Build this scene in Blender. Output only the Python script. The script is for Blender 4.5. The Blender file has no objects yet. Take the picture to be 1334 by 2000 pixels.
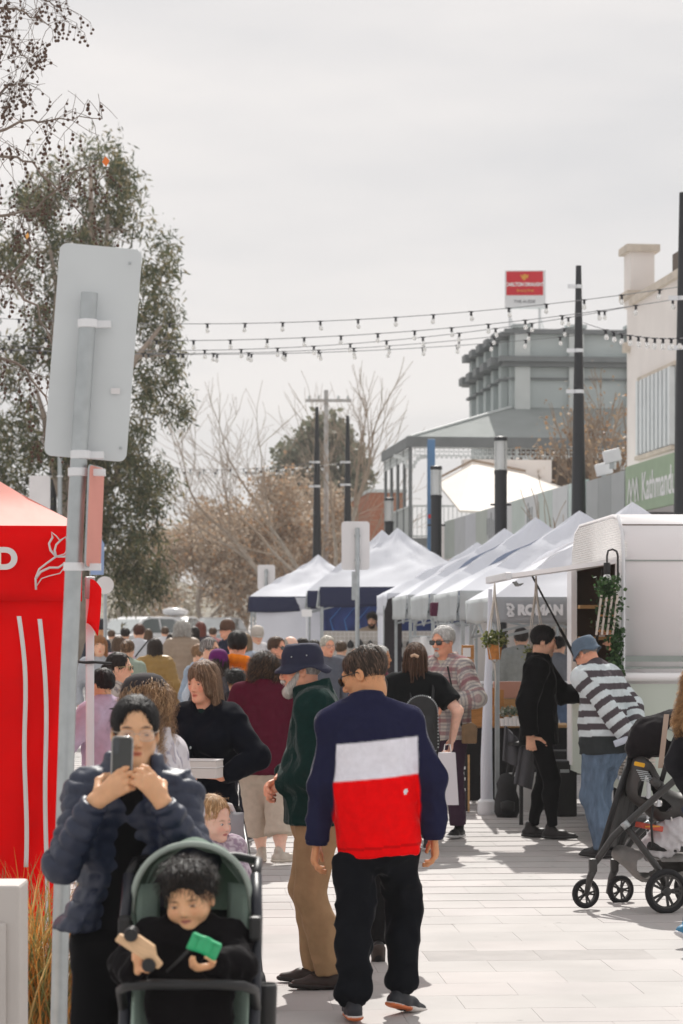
import bpy, bmesh, math, random
import numpy as np
from mathutils import Vector, Matrix
R_ = math.radians
scene = bpy.context.scene
# ---------------------------------------------------------------- camera
F = 85.0 / 36.0 * 2000.0          # focal length in photograph pixels
CX, HY, CAMZ = 667.0, 1240.0, 1.7
cam_data = bpy.data.cameras.new('camera')
cam_data.sensor_fit = 'VERTICAL'
cam_data.sensor_height = 36.0
cam_data.lens = 85.0
cam_data.shift_y = (HY - 1000.0) / 2000.0
cam_data.clip_end = 3000.0
cam_data.dof.use_dof = True
cam_data.dof.focus_distance = 13.5
cam_data.dof.aperture_fstop = 5.6
cam = bpy.data.objects.new('camera', cam_data)
scene.collection.objects.link(cam)
cam.location = (0, 0, CAMZ)
cam.rotation_euler = (R_(90), 0, 0)
scene.camera = cam
# ---------------------------------------------------------------- sky and sun
SUN_EL, SUN_AZ = 47.0, 2.0        # degrees; azimuth from +Y towards +X
world = bpy.data.worlds.new('World')
scene.world = world
world.use_nodes = True
nt = world.node_tree
nt.nodes.clear()
wo = nt.nodes.new('ShaderNodeOutputWorld')
sky = nt.nodes.new('ShaderNodeTexSky')
sky.sky_type = 'NISHITA'
sky.sun_disc = False
sky.sun_elevation = R_(SUN_EL)
sky.sun_rotation = R_(SUN_AZ)
b1 = nt.nodes.new('ShaderNodeBackground')
b1.inputs[1].default_value = 0.08
nt.links.new(sky.outputs[0], b1.inputs[0])
tc = nt.nodes.new('ShaderNodeTexCoord')
mp = nt.nodes.new('ShaderNodeMapping')
mp.inputs['Scale'].default_value = (1.0, 1.0, 4.0)
nz = nt.nodes.new('ShaderNodeTexNoise')
nz.inputs['Scale'].default_value = 3.4
nz.inputs['Detail'].default_value = 5.0
nz.inputs['Roughness'].default_value = 0.5
cr = nt.nodes.new('ShaderNodeValToRGB')
cr.color_ramp.elements[0].position = 0.40
cr.color_ramp.elements[0].color = (0.745, 0.735, 0.74, 1)
cr.color_ramp.elements[1].position = 0.66
cr.color_ramp.elements[1].color = (0.90, 0.865, 0.845, 1)
b2 = nt.nodes.new('ShaderNodeBackground')
b2.inputs[1].default_value = 0.95
mx = nt.nodes.new('ShaderNodeMixShader')
mx.inputs[0].default_value = 0.96      # a thin bright cloud veil over nearly the whole sky
nt.links.new(tc.outputs['Generated'], mp.inputs[0])
nt.links.new(mp.outputs[0], nz.inputs['Vector'])
nt.links.new(nz.outputs[0], cr.inputs[0])
nt.links.new(cr.outputs[0], b2.inputs[0])
nt.links.new(b1.outputs[0], mx.inputs[1])
nt.links.new(b2.outputs[0], mx.inputs[2])
nt.links.new(mx.outputs[0], wo.inputs[0])
sun_data = bpy.data.lights.new('sun', 'SUN')
sun_data.energy = 4.2
sun_data.angle = R_(0.6)
sun_data.color = (1.0, 0.96, 0.90)
sun = bpy.data.objects.new('sun', sun_data)
scene.collection.objects.link(sun)
sd = Vector((math.sin(R_(SUN_AZ)) * math.cos(R_(SUN_EL)), math.cos(R_(SUN_AZ)) * math.cos(R_(SUN_EL)), math.sin(R_(SUN_EL))))
sun.rotation_euler = sd.to_track_quat('Z', 'Y').to_euler()
sun.location = sd * 50
vs = scene.view_settings
vs.view_transform = 'Standard'
vs.look = 'None'
vs.exposure = 0.12
vs.gamma = 1.0
vs.use_curve_mapping = False
scene.cycles.max_bounces = 7
scene.cycles.diffuse_bounces = 5
scene.cycles.transparent_max_bounces = 6
scene.cycles.use_denoising = True
COL = scene.collection
rnd = random.Random(7)
nrs = np.random.RandomState(11)

# ---------------------------------------------------------------- helpers
def gz(d):
    t = max(0.0, d - 14.0)
    return 0.0125 * t * t / (t + 4.0)
def at(px, py, d):
    return Vector(((px - CX) * d / F, d, CAMZ - (py - HY) * d / F))
def gx(px, d):
    return Vector(((px - CX) * d / F, d, gz(d)))
def srgb(r, g, b):
    f = lambda c: ((c / 255.0) / 12.92 if c <= 10 else (((c / 255.0) + 0.055) / 1.055) ** 2.4)
    return (f(r), f(g), f(b))

_mats = {}
def mk(name, col, rough=0.7, var=0.12, vs_=6.0, bump=0.0, bs=80.0, metal=0.0, spec=0.35, attr=False, stretch=(1, 1, 1),
       emit=0.0, trans=0.0, alpha=1.0, sss=0.0, transl=0.0, sheen=0.0, wave=None, world=False, spots=0.0):
    if name in _mats:
        return _mats[name]
    m = bpy.data.materials.new(name)
    m.use_nodes = True
    t = m.node_tree
    n, l = t.nodes, t.links
    p = n['Principled BSDF']
    p.inputs['Roughness'].default_value = rough
    p.inputs['Metallic'].default_value = metal
    p.inputs['Specular IOR Level'].default_value = spec
    c = n.new('ShaderNodeTexCoord')
    mpn = n.new('ShaderNodeMapping')
    mpn.inputs['Scale'].default_value = stretch
    if world:
        gm = n.new('ShaderNodeNewGeometry')
        l.new(gm.outputs['Position'], mpn.inputs[0])
    else:
        l.new(c.outputs['Object'], mpn.inputs[0])
    no = n.new('ShaderNodeTexNoise')
    no.inputs['Scale'].default_value = vs_
    no.inputs['Detail'].default_value = 5
    l.new(mpn.outputs[0], no.inputs['Vector'])
    mr = n.new('ShaderNodeMapRange')
    mr.inputs['From Min'].default_value = 0.25
    mr.inputs['From Max'].default_value = 0.75
    mr.inputs['To Min'].default_value = 1 - var
    mr.inputs['To Max'].default_value = 1 + var
    l.new(no.outputs[0], mr.inputs[0])
    vm = n.new('ShaderNodeVectorMath')
    vm.operation = 'SCALE'
    if attr:
        a = n.new('ShaderNodeAttribute')
        a.attribute_name = 'Col'
        l.new(a.outputs['Color'], vm.inputs[0])
    else:
        vm.inputs[0].default_value = col[:3]
    l.new(mr.outputs[0], vm.inputs['Scale'])
    l.new(vm.outputs[0], p.inputs['Base Color'])
    if spots:
        vo = n.new('ShaderNodeTexVoronoi')
        vo.inputs['Scale'].default_value = 3.2
        l.new(mpn.outputs[0], vo.inputs['Vector'])
        n3 = n.new('ShaderNodeTexNoise')
        n3.inputs['Scale'].default_value = 26.0
        l.new(mpn.outputs[0], n3.inputs['Vector'])
        ad = n.new('ShaderNodeMath'); ad.operation = 'MULTIPLY_ADD'; ad.inputs[1].default_value = 0.10
        l.new(n3.outputs[0], ad.inputs[0]); l.new(vo.outputs['Distance'], ad.inputs[2])
        rm = n.new('ShaderNodeMapRange'); rm.inputs['From Min'].default_value = 0.095; rm.inputs['From Max'].default_value = 0.115; rm.inputs['To Min'].default_value = 1 - spots; rm.inputs['To Max'].default_value = 1.0
        l.new(ad.outputs[0], rm.inputs[0])
        v2 = n.new('ShaderNodeVectorMath'); v2.operation = 'SCALE'
        l.new(vm.outputs[0], v2.inputs[0]); l.new(rm.outputs[0], v2.inputs['Scale']); l.new(v2.outputs[0], p.inputs['Base Color'])
    if bump or wave:
        bn = n.new('ShaderNodeBump')
        bn.inputs['Strength'].default_value = bump or 0.3
        if wave:
            w = n.new('ShaderNodeTexWave')
            w.bands_direction = wave[0]
            w.inputs['Scale'].default_value = wave[1]
            bn.inputs['Distance'].default_value = wave[2]
            l.new(mpn.outputs[0], w.inputs['Vector'])
            l.new(w.outputs[1], bn.inputs['Height'])
        else:
            bn.inputs['Distance'].default_value = 0.01
            n2 = n.new('ShaderNodeTexNoise')
            n2.inputs['Scale'].default_value = bs
            n2.inputs['Detail'].default_value = 3
            l.new(mpn.outputs[0], n2.inputs['Vector'])
            l.new(n2.outputs[0], bn.inputs['Height'])
        l.new(bn.outputs[0], p.inputs['Normal'])
    if trans:
        p.inputs['Transmission Weight'].default_value = trans
        p.inputs['IOR'].default_value = 1.3
    if sss:
        p.inputs['Subsurface Weight'].default_value = sss
        p.inputs['Subsurface Radius'].default_value = (0.012, 0.005, 0.003)
        p.inputs['Subsurface Scale'].default_value = 1.0
    if sheen:
        p.inputs['Sheen Weight'].default_value = sheen
        p.inputs['Sheen Roughness'].default_value = 0.2
    if emit:
        p.inputs['Emission Color'].default_value = (*col[:3], 1)
        p.inputs['Emission Strength'].default_value = emit
    if alpha < 1:
        p.inputs['Alpha'].default_value = alpha
    if transl:
        tr = n.new('ShaderNodeBsdfTranslucent')
        l.new(vm.outputs[0], tr.inputs[0])
        ms = n.new('ShaderNodeMixShader')
        ms.inputs[0].default_value = transl
        o = n['Material Output']
        l.new(p.outputs[0], ms.inputs[1])
        l.new(tr.outputs[0], ms.inputs[2])
        l.new(ms.outputs[0], o.inputs[0])
    _mats[name] = m
    return m

def tag(o, label=None, cat=None, group=None, kind=None):
    if label: o['label'] = label
    if cat: o['category'] = cat
    if group: o['group'] = group
    if kind: o['kind'] = kind
    return o
def thing(name, label, cat, loc=(0, 0, 0), rz=0.0, group=None):
    o = bpy.data.objects.new(name, None)
    o.empty_display_size = 0.1
    COL.objects.link(o)
    o.location = loc
    o.rotation_euler = (0, 0, rz)
    return tag(o, label, cat, group)
def link(name, me, parent=None, mats=None):
    if mats:
        for m in (mats if isinstance(mats, (list, tuple)) else [mats]):
            me.materials.append(m)
    o = bpy.data.objects.new(name, me)
    COL.objects.link(o)
    if parent: o.parent = parent
    return o
def npmesh(name, V, Q, col=None, smooth=True):
    V = np.asarray(V, np.float32)
    Q = np.asarray(Q, np.int32)
    me = bpy.data.meshes.new(name)
    me.vertices.add(len(V))
    me.vertices.foreach_set('co', V.ravel())
    k = Q.shape[1]
    me.loops.add(Q.size)
    me.loops.foreach_set('vertex_index', Q.ravel())
    me.polygons.add(len(Q))
    me.polygons.foreach_set('loop_start', np.arange(len(Q), dtype=np.int32) * k)
    if smooth:
        me.polygons.foreach_set('use_smooth', np.ones(len(Q), bool))
    me.update(calc_edges=True)
    if col is not None:
        a = me.color_attributes.new('Col', 'FLOAT_COLOR', 'POINT')
        c4 = np.ones((len(V), 4), np.float32)
        c4[:, :3] = col
        a.data.foreach_set('color', c4.ravel())
    return me
class MB:
    def __init__(s): s.v = []; s.f = []; s.mi = []; s.m = 0
    def add(s, vs, fs):
        o = len(s.v)
        s.v += [tuple(x) for x in vs]
        for f in fs:
            s.f.append([i + o for i in f]); s.mi.append(s.m)
        return s
    def box(s, c, sz, rz=0.0, M=None):
        x, y, z = sz[0] / 2, sz[1] / 2, sz[2] / 2
        co = [Vector((a, b, d)) for d in (-z, z) for a, b in ((-x, -y), (x, -y), (x, y), (-x, y))]
        Mx = Matrix.Translation(Vector(c)) @ (M if M is not None else Matrix.Rotation(rz, 4, 'Z'))
        co = [Mx @ p for p in co]
        return s.add(co, [(3, 2, 1, 0), (4, 5, 6, 7), (0, 1, 5, 4), (1, 2, 6, 5), (2, 3, 7, 6), (3, 0, 4, 7)])
    def bar(s, a, b, w, t, up=(0, 0, 1)):
        a, b = Vector(a), Vector(b)
        d = b - a
        z = d.normalized()
        x = Vector(up).cross(z)
        if x.length < 1e-4: x = Vector((1, 0, 0)).cross(z)
        x.normalize(); y = z.cross(x)
        M = Matrix((x, y, z)).transposed().to_4x4()
        return s.box((a + b) / 2, (w, t, d.length), M=M)
    def tube(s, pts, r, n=8, cap=True, flat=1.0):
        pts = [Vector(p) for p in pts]
        rs = r if isinstance(r, (list, tuple)) else [r] * len(pts)
        vs, fs = [], []
        prev = None
        for i, p in enumerate(pts):
            d = (pts[min(i + 1, len(pts) - 1)] - pts[max(i - 1, 0)])
            d = d.normalized() if d.length > 1e-9 else Vector((0, 0, 1))
            if prev is None:
                u = d.orthogonal().normalized()
            else:
                u = prev - d * prev.dot(d)
                u = u.normalized() if u.length > 1e-6 else d.orthogonal().normalized()
            prev = u
            w = d.cross(u)
            for k in range(n):
                a = 2 * math.pi * k / n
                vs.append(p + u * math.cos(a) * rs[i] + w * math.sin(a) * rs[i] * flat)
        for i in range(len(pts) - 1):
            for k in range(n):
                fs.append((i * n + k, i * n + (k + 1) % n, (i + 1) * n + (k + 1) % n, (i + 1) * n + k))
        if cap:
            fs.append(tuple(range(n - 1, -1, -1)))
            fs.append(tuple((len(pts) - 1) * n + k for k in range(n)))
        return s.add(vs, fs)
    def lathe(s, prof, n=24, M=None, cap=True):
        vs, fs = [], []
        for r, z in prof:
            for k in range(n):
                a = 2 * math.pi * k / n
                p = Vector((r * math.cos(a), r * math.sin(a), z))
                vs.append(M @ p if M is not None else p)
        for i in range(len(prof) - 1):
            for k in range(n):
                fs.append((i * n + k, i * n + (k + 1) % n, (i + 1) * n + (k + 1) % n, (i + 1) * n + k))
        if cap:
            fs.append(tuple(range(n - 1, -1, -1)))
            fs.append(tuple((len(prof) - 1) * n + k for k in range(n)))
        return s.add(vs, fs)
    def prism(s, poly, M, t):
        """polygon in local xy (counter-clockwise), extruded 0..t along local z, placed by M"""
        n = len(poly)
        vs = [M @ Vector((x, y, 0)) for x, y in poly] + [M @ Vector((x, y, t)) for x, y in poly]
        fs = [tuple(range(n - 1, -1, -1)), tuple(range(n, 2 * n))] + [(i, (i + 1) % n, n + (i + 1) % n, n + i) for i in range(n)]
        return s.add(vs, fs)
    def sheet(s, fn, nu, nv, thick=0.0):
        vs = [fn(i / nu, j / nv) for i in range(nu + 1) for j in range(nv + 1)]
        fs = [(i * (nv + 1) + j, (i + 1) * (nv + 1) + j, (i + 1) * (nv + 1) + j + 1, i * (nv + 1) + j + 1) for i in range(nu) for j in range(nv)]
        return s.add(vs, fs)
    def mesh(s, name, smooth=False, bev=0.0, seg=2):
        me = bpy.data.meshes.new(name)
        me.from_pydata(s.v, [], s.f)
        me.polygons.foreach_set('material_index', s.mi)
        if bev:
            bm = bmesh.new(); bm.from_mesh(me)
            es = [e for e in bm.edges if len(e.link_faces) == 2 and e.calc_face_angle(0) > 0.5]
            bmesh.ops.bevel(bm, geom=es, offset=bev, segments=seg, affect='EDGES', profile=0.6)
            bm.to_mesh(me); bm.free()
        me.update()
        if smooth:
            me.polygons.foreach_set('use_smooth', [True] * len(me.polygons))
            if smooth != 'all':
                try: me.set_sharp_from_angle(angle=R_(38))
                except Exception: pass
        return me
    def build(s, name, mats, parent=None, smooth=False, bev=0.0, seg=2):
        return link(name, s.mesh(name, smooth, bev, seg), parent, mats)
def solid(o, t, off=0.0):
    m = o.modifiers.new('thickness', 'SOLIDIFY'); m.thickness = t; m.offset = off
    return o
def copy_tree(o, parent=None):
    c = o.copy(); COL.objects.link(c)
    if parent is not None: c.parent = parent
    for ch in list(o.children): copy_tree(ch, c)
    return c
def text(name, s, size, mat, parent, M, ext=0.002, bold=0.0, sx=1.0, align='CENTER'):
    cu = bpy.data.curves.new(name, 'FONT')
    cu.body = s; cu.size = size; cu.extrude = ext; cu.offset = bold
    cu.align_x = align; cu.align_y = 'CENTER'
    o = bpy.data.objects.new(name, cu); COL.objects.link(o)
    dg = bpy.context.evaluated_depsgraph_get()
    me = bpy.data.meshes.new_from_object(o.evaluated_get(dg))
    bpy.data.objects.remove(o)
    me.transform(M @ Matrix.Diagonal((sx, 1, 1, 1)))
    return link(name, me, parent, mat)
def frameM(o, x, y):
    """matrix with local x, y axes and z = x cross y, at o"""
    x = Vector(x).normalized(); y = Vector(y).normalized(); z = x.cross(y)
    M = Matrix((x, y, z)).transposed().to_4x4()
    M.translation = Vector(o)
    return M

# ---------------------------------------------------------------- common materials
M_black = mk('black_metal', srgb(30, 33, 38), 0.45, 0.1, metal=0.0, spec=0.5)
M_galv = mk('galvanised_steel', (0.42, 0.45, 0.46), 0.42, 0.12, 14, metal=0.65, spec=0.5, bump=0.05)
M_alu = mk('aluminium_sheet', (0.60, 0.63, 0.64), 0.5, 0.06, 3, metal=0.3, bump=0.03, bs=20)
M_alu2 = mk('dull_sign_back', (0.74, 0.72, 0.72), 0.55, 0.05, 3, metal=0.1)
M_white = mk('white_paint', (0.84, 0.83, 0.82), 0.4, 0.04)
M_whitep = mk('white_powder_coat', (0.74, 0.75, 0.77), 0.4, 0.05)
M_glass = mk('clear_glass', (0.9, 0.95, 0.95), 0.05, 0, trans=0.9, spec=0.5)
M_dglass = mk('dark_glass', (0.02, 0.025, 0.03), 0.06, 0.0, spec=0.8)
M_bulb = mk('bulb_glass', (0.9, 0.9, 0.88), 0.08, 0, trans=0.55, spec=0.6)
M_socket = mk('bulb_socket', (0.02, 0.02, 0.024), 0.5, 0.1)
M_cable = mk('festoon_cable', (0.16, 0.16, 0.17), 0.4, 0.05, spec=0.6)
M_rubber = mk('tyre_rubber', (0.018, 0.018, 0.02), 0.75, 0.15)
M_bplastic = mk('black_plastic', (0.02, 0.02, 0.021), 0.45, 0.1)
M_wood = mk('light_wood', (0.50, 0.30, 0.13), 0.55, 0.2, 9, stretch=(1, 6, 6))
M_timber = mk('orange_timber', (0.46, 0.21, 0.06), 0.5, 0.2, 9, stretch=(1, 6, 6))
M_bark = mk('grey_bark', (0.36, 0.31, 0.26), 0.9, 0.3, 6, bump=0.6, bs=20)
M_twig = mk('brown_twig', (0.33, 0.26, 0.20), 0.9, 0.25, 6)
M_dark = mk('dark_interior', (0.025, 0.023, 0.024), 0.8, 0.2)
# ================================================================ SETTING
M_conc = mk('pale_concrete', (0.44, 0.42, 0.41), 0.8, 0.10, 1.3, bump=0.15, bs=60)
M_asph = mk('asphalt', (0.075, 0.073, 0.072), 0.85, 0.2, 3, bump=0.2)
M_bed = mk('paver_bed', (0.42, 0.40, 0.385), 0.9, 0.15, 5)
PAV = [mk('paver_%d' % i, c, 0.72, 0.15, 1.3, bump=0.12, bs=110, world=True, spots=0.30) for i, c in enumerate(((0.435, 0.41, 0.40), (0.425, 0.405, 0.392), (0.445, 0.417, 0.405), (0.415, 0.397, 0.385)))]
M_pavd = mk('dark_paver', (0.36, 0.34, 0.33), 0.75, 0.10, 5)
def gsheet(name, x0, x1, d0, d1, dz, mat, parent=None, n=60, skew=0.0):
    b = MB()
    b.sheet(lambda u, v: (x0 + (x1 - x0) * v + skew * (d0 + (d1 - d0) * u), d0 + (d1 - d0) * u, gz(d0 + (d1 - d0) * u) + dz), n, 2)
    b.f = [f[::-1] for f in b.f]
    return b.build(name, mat, parent, smooth='all')
tag(gsheet('ground', -260, 260, -8, 900, -0.012, M_conc, n=220), kind='structure')
tag(gsheet('road', -9, 3.5, 58, 500, -0.006, M_asph, n=80, skew=-0.107), kind='structure')
pave = tag(gsheet('pavement', -9, 9, 4, 34, -0.004, M_bed, n=40), kind='structure')
SA = math.atan(0.067)
def paver_mesh():
    b = MB(); b.box((0, 0, -0.02), (0.5986, 0.3986, 0.04))
    return b.mesh('paver')
pm = [paver_mesh() for _ in range(5)]
for m_, mt in zip(pm, PAV + [M_pavd]): m_.materials.append(mt)
far_pav = MB()
cnt = 0
for j in range(-60, 60):
    for i in range(-22, 22):
        a = (i + (0.5 if j % 2 else 0.0)) * 0.6
        s_ = 16.0 + j * 0.4
        x = a * math.cos(SA) - s_ * math.sin(SA) + 1.0
        y = a * math.sin(SA) + s_ * math.cos(SA)
        if y < 9.0 or y > 33: continue
        vis = abs(x) < 0.143 * y + 0.35 and 10.5 < y < 21.2
        if vis and cnt < 300:
            dark = (j == -8 and i in (1, 2)) or (j == -6 and i in (-2,))
            o = bpy.data.objects.new('paver', pm[4] if dark else pm[rnd.randrange(4)])
            COL.objects.link(o); o.parent = pave
            o.location = (x, y, gz(y) + rnd.uniform(-0.0004, 0.0005))
            o.rotation_euler = (rnd.uniform(-.002, .002), rnd.uniform(-.0015, .0015), SA)
            cnt += 1
        elif abs(x) < 0.143 * y + 1.6:
            far_pav.m = rnd.randrange(4)
            far_pav.box((x, y, gz(y) - 0.02), (0.5986, 0.3986, 0.04), SA)
fp = far_pav.build('paver_field', PAV, pave); fp['kind'] = 'stuff'

# ---------------------------------------------------------------- hotel on the corner
BA = math.atan(0.107)
def along(px, d):      # point on the ground line for a building corner
    return Vector(((px - CX) * d / F, d, gz(d)))
M_grey = mk('grey_green_render', (0.44, 0.49, 0.49), 0.75, 0.08, 1.2, bump=0.05)
M_greyd = mk('dark_grey_trim', (0.19, 0.205, 0.21), 0.7, 0.1, 2)
M_greyl = mk('pale_grey_trim', (0.54, 0.575, 0.57), 0.7, 0.06, 2)
M_roof = mk('corrugated_iron', (0.36, 0.39, 0.385), 0.6, 0.08, 2, wave=('X', 13, 0.03), bump=0.6, metal=0.1)  # front slope darker than the side: shadow on it put into the colour
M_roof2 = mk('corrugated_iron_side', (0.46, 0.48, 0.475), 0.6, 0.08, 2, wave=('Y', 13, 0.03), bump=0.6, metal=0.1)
M_brick = mk('painted_brick', (0.30, 0.16, 0.11), 0.85, 0.25, 12)
hotel = thing('corner_hotel', 'grey two storey corner hotel with iron lace verandah and corrugated roof', 'building', (1.97, 70.0, gz(70)), BA)
zo = -gz(70)
EZ, WZ, TZ = 7.43 + zo, 8.55 + zo, 10.9 + zo
WX = .42
b = MB(); b.box((9.5 + WX, 6.3, TZ / 2), (13.0, 7.4, TZ)); b.build('wall', M_grey, hotel)
b = MB()
b.add([(0, 0, EZ), (16, 0, EZ), (16, 2.6, WZ), (3.0 + WX, 2.6, WZ)], [(0, 1, 2, 3)])
solid(b.build('roof', M_roof, hotel), 0.03)
b = MB(); b.add([(0, 0, EZ), (3.0 + WX, 2.6, WZ), (3.0 + WX, 8.0, WZ), (0, 6.0, EZ)], [(0, 1, 2, 3)])
solid(b.build('roof', M_roof2, hotel), 0.03)
b = MB(); b.bar((0, 0, EZ + .02), (3.0 + WX, 2.6, WZ + .03), 0.16, 0.05); b.build('hip_capping', M_greyl, hotel)
b = MB(); b.box((8, -0.03, EZ - 0.14), (16.2, 0.08, 0.30)); b.build('gutter', M_greyd, hotel)
b = MB(); b.box((-0.03, 3.05, EZ - 0.14), (0.08, 6.1, 0.30)); b.build('gutter', M_greyd, hotel)
b = MB(); b.box((8, 1.3, 4.4 + zo), (16, 2.6, 0.22)); b.box((1.5, 4.3, 4.4 + zo), (3, 3.4, 0.2)); b.build('balcony_floor', M_greyd, hotel)
lace_m = mk('white_iron_lace', (0.66, 0.70, 0.70), 0.6, 0.05)
def lace(x0, y0, x1, y1):
    b = MB(); L = math.hypot(x1 - x0, y1 - y0); n = int(L / 0.14); dx, dy = (x1 - x0) / L, (y1 - y0) / L
    def bx(s_, z, w, h): b.box((x0 + dx * s_, y0 + dy * s_, z), (w if dx else 0.02, w if dy else 0.02, h))
    bx(L / 2, EZ - 0.31, L, 0.03); bx(L / 2, EZ - 0.52, L, 0.025)
    for i in range(n):
        s_ = (i + .5) * L / n
        bx(s_, EZ - 0.415, 0.022, 0.19)
        bx(s_ + 0.07, EZ - 0.415, 0.05, 0.05)
        bx(s_ + 0.07, EZ - 0.575, 0.06, 0.07)
        bx(s_, EZ - 0.55, 0.03, 0.04)
    b.build('lace_frieze', lace_m, hotel)
lace(0.1, 0.03, 15.5, 0.03); lace(0.03, 0.1, 0.03, 6.0)
for x in (0.03, 3.15, 6.2, 9.3, 12.4):
    b = MB(); b.tube([(x, 0.05, 0), (x, 0.05, EZ - 0.28)], 0.055, 8)
    b.build('post', M_greyl if x > 1 else M_greyd, hotel, smooth=True)
    for s_ in (-1, 1):
        b = MB()
        for k in range(5):
            a0 = k * math.pi / 10; b.box((x + s_ * (0.08 + 0.36 * (1 - math.cos(a0 + .3))), 0.05, EZ - 0.56 - 0.40 * (1 - math.sin(a0 + .3))), (0.11, 0.025, 0.11))
        b.build('bracket', lace_m, hotel)
for y in (1.5, 3.0, 4.5, 5.95):
    b = MB(); b.tube([(0.05, y, 0), (0.05, y, EZ - 0.28)], 0.05, 8); b.build('post', M_greyd, hotel, smooth=True)
for (p0, p1) in (((0.1, 0.05), (15.5, 0.05)), ((0.05, 0.1), (0.05, 6.0))):
    b = MB(); n = int((p1[0] - p0[0] + p1[1] - p0[1]) / 0.13)
    for k in range(n):
        t = k / n; b.box((p0[0] + (p1[0] - p0[0]) * t, p0[1] + (p1[1] - p0[1]) * t, 4.97 + zo), (0.02, 0.02, 0.9))
    for zz in (4.56, 5.44): b.bar((*p0, zz + zo), (*p1, zz + zo), 0.05, 0.05)
    b.build('balustrade', M_greyl, hotel)
# parapet mouldings and pilasters, front face then street face
def hbox(name, x0, x1, y0, y1, z0, z1, m):
    b = MB(); b.box(((x0 + x1) / 2 + WX, (y0 + y1) / 2, (z0 + z1) / 2 + zo), (x1 - x0, y1 - y0, z1 - z0)); return b.build(name, m, hotel)
hbox('cornice', 2.62, 16, 2.22, 2.58, 9.92, 10.08, M_greyd)
hbox('cornice', 2.72, 16, 2.34, 2.582, 9.78, 9.92, M_greyd)
hbox('string_course', 2.80, 16, 2.50, 2.584, 9.40, 9.46, M_greyd)
hbox('coping', 2.8, 16, 2.40, 2.586, 10.78, 10.92, M_greyd)
for x in (3.35, 5.0, 6.8, 8.6, 10.4):
    hbox('pilaster', x - .23, x + .23, 2.44, 2.588, 8.5, 10.95, M_greyl)
    hbox('cap', x - .3, x + .3, 2.36, 2.8, 10.95, 11.06, M_grey)
for i, y in enumerate((3.2, 4.6, 6.0, 7.4, 8.8)):
    hbox('pilaster', 2.78, 2.99, y - .22, y + .22, 8.4, 10.9, M_grey)
    hbox('cap', 2.55, 2.985, y - .33, y + .33, 10.62, 10.84, M_greyd)
    hbox('cap', 2.45, 2.98, y - .36, y + .36, 9.86, 10.1, M_greyd)
    hbox('cap', 2.68, 2.975, y - .28, y + .28, 9.38, 9.46, M_greyd)
hbox('cornice', 2.66, 2.97, 2.6, 9.9, 9.9, 10.05, M_greyd)
hbox('coping', 2.72, 2.965, 2.6, 9.9, 10.72, 10.85, M_greyd)
for x in (4.2, 7.4, 10.4):
    hbox('window', x - .55, x + .55, 2.54, 2.592, 4.9, 6.7, M_dglass)
hbox('brick_band', 3.02, 15.9, 2.5, 2.594, 4.55, 7.3, mk('hotel_brown_brick', (0.20, 0.15, 0.12), 0.85, 0.2, 6))
# rooftop beer sign
rs = thing('rooftop_sign', 'red and white beer sign standing on posts on the hotel roof', 'sign', (5.10, 75.2, TZ + gz(70) + 0.01), BA)
M_signw = mk('sign_white', (0.72, 0.72, 0.73), 0.4, 0.04)
M_signr = mk('sign_red', srgb(200, 28, 44), 0.4, 0.05)
M_gold = mk('sign_gold', srgb(214, 150, 60), 0.4, 0.05)
M_ink = mk('sign_grey_ink', srgb(110, 108, 115), 0.5, 0.05)
M_pw = mk('print_white', (0.8, 0.8, 0.8), 0.5, 0.02)
sz0 = 0.95
SM = Matrix.Rotation(R_(-8), 4, 'Z')
b = MB(); b.box((0.62, 0, sz0 + 0.59), (1.26, 0.34, 1.18), M=SM); b.build('sign_box', M_signw, rs, bev=0.02)
def sface(x, y, z): return SM @ Vector((x - 0.62, y, z)) + Vector((0.62, 0, 0))
b = MB(); b.box(sface(0.60, -0.176, sz0 + 0.76), (1.14, 0.008, 0.74), M=SM); b.build('red_panel', M_signr, rs)
fx = SM.to_3x3() @ Vector((1, 0, 0))
text('lettering', 'CARLTON DRAUGHT', 0.155, M_pw, rs, frameM(sface(0.60, -0.186, sz0 + 0.72), fx, (0, 0, 1)), bold=0.006, sx=0.80)
text('lettering', 'Brewery Fresh', 0.11, M_gold, rs, frameM(sface(0.62, -0.186, sz0 + 0.53), fx, (0, 0, 1)), sx=0.8, bold=0.003)
text('lettering', 'THE AUSSIE', 0.13, M_ink, rs, frameM(sface(0.60, -0.176, sz0 + 0.19), fx, (0, 0, 1)), bold=0.001)
b = MB()
for dx, dz, r in ((-.06, 0, .05), (.06, .01, .05), (0, .04, .06), (-.02, -.05, .05), (.1, .05, .025), (-.12, .05, .025)):
    b.lathe([(0.001, 0), (r, .004), (r, .008), (0.001, .01)], 8, frameM(sface(0.60 + dx, -0.182, sz0 + 0.95 + dz), fx, (0, 0, 1)))
b.build('horse_emblem', M_gold, rs)
for x in (0.14, 1.08):
    b = MB(); b.tube([(x, 0, 0), (x, 0, sz0)], 0.045, 8); b.bar((x, 0, 0.75), (x + .35, .5, 0), 0.03, 0.03); b.build('leg', M_signw, rs, smooth=True)

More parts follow.
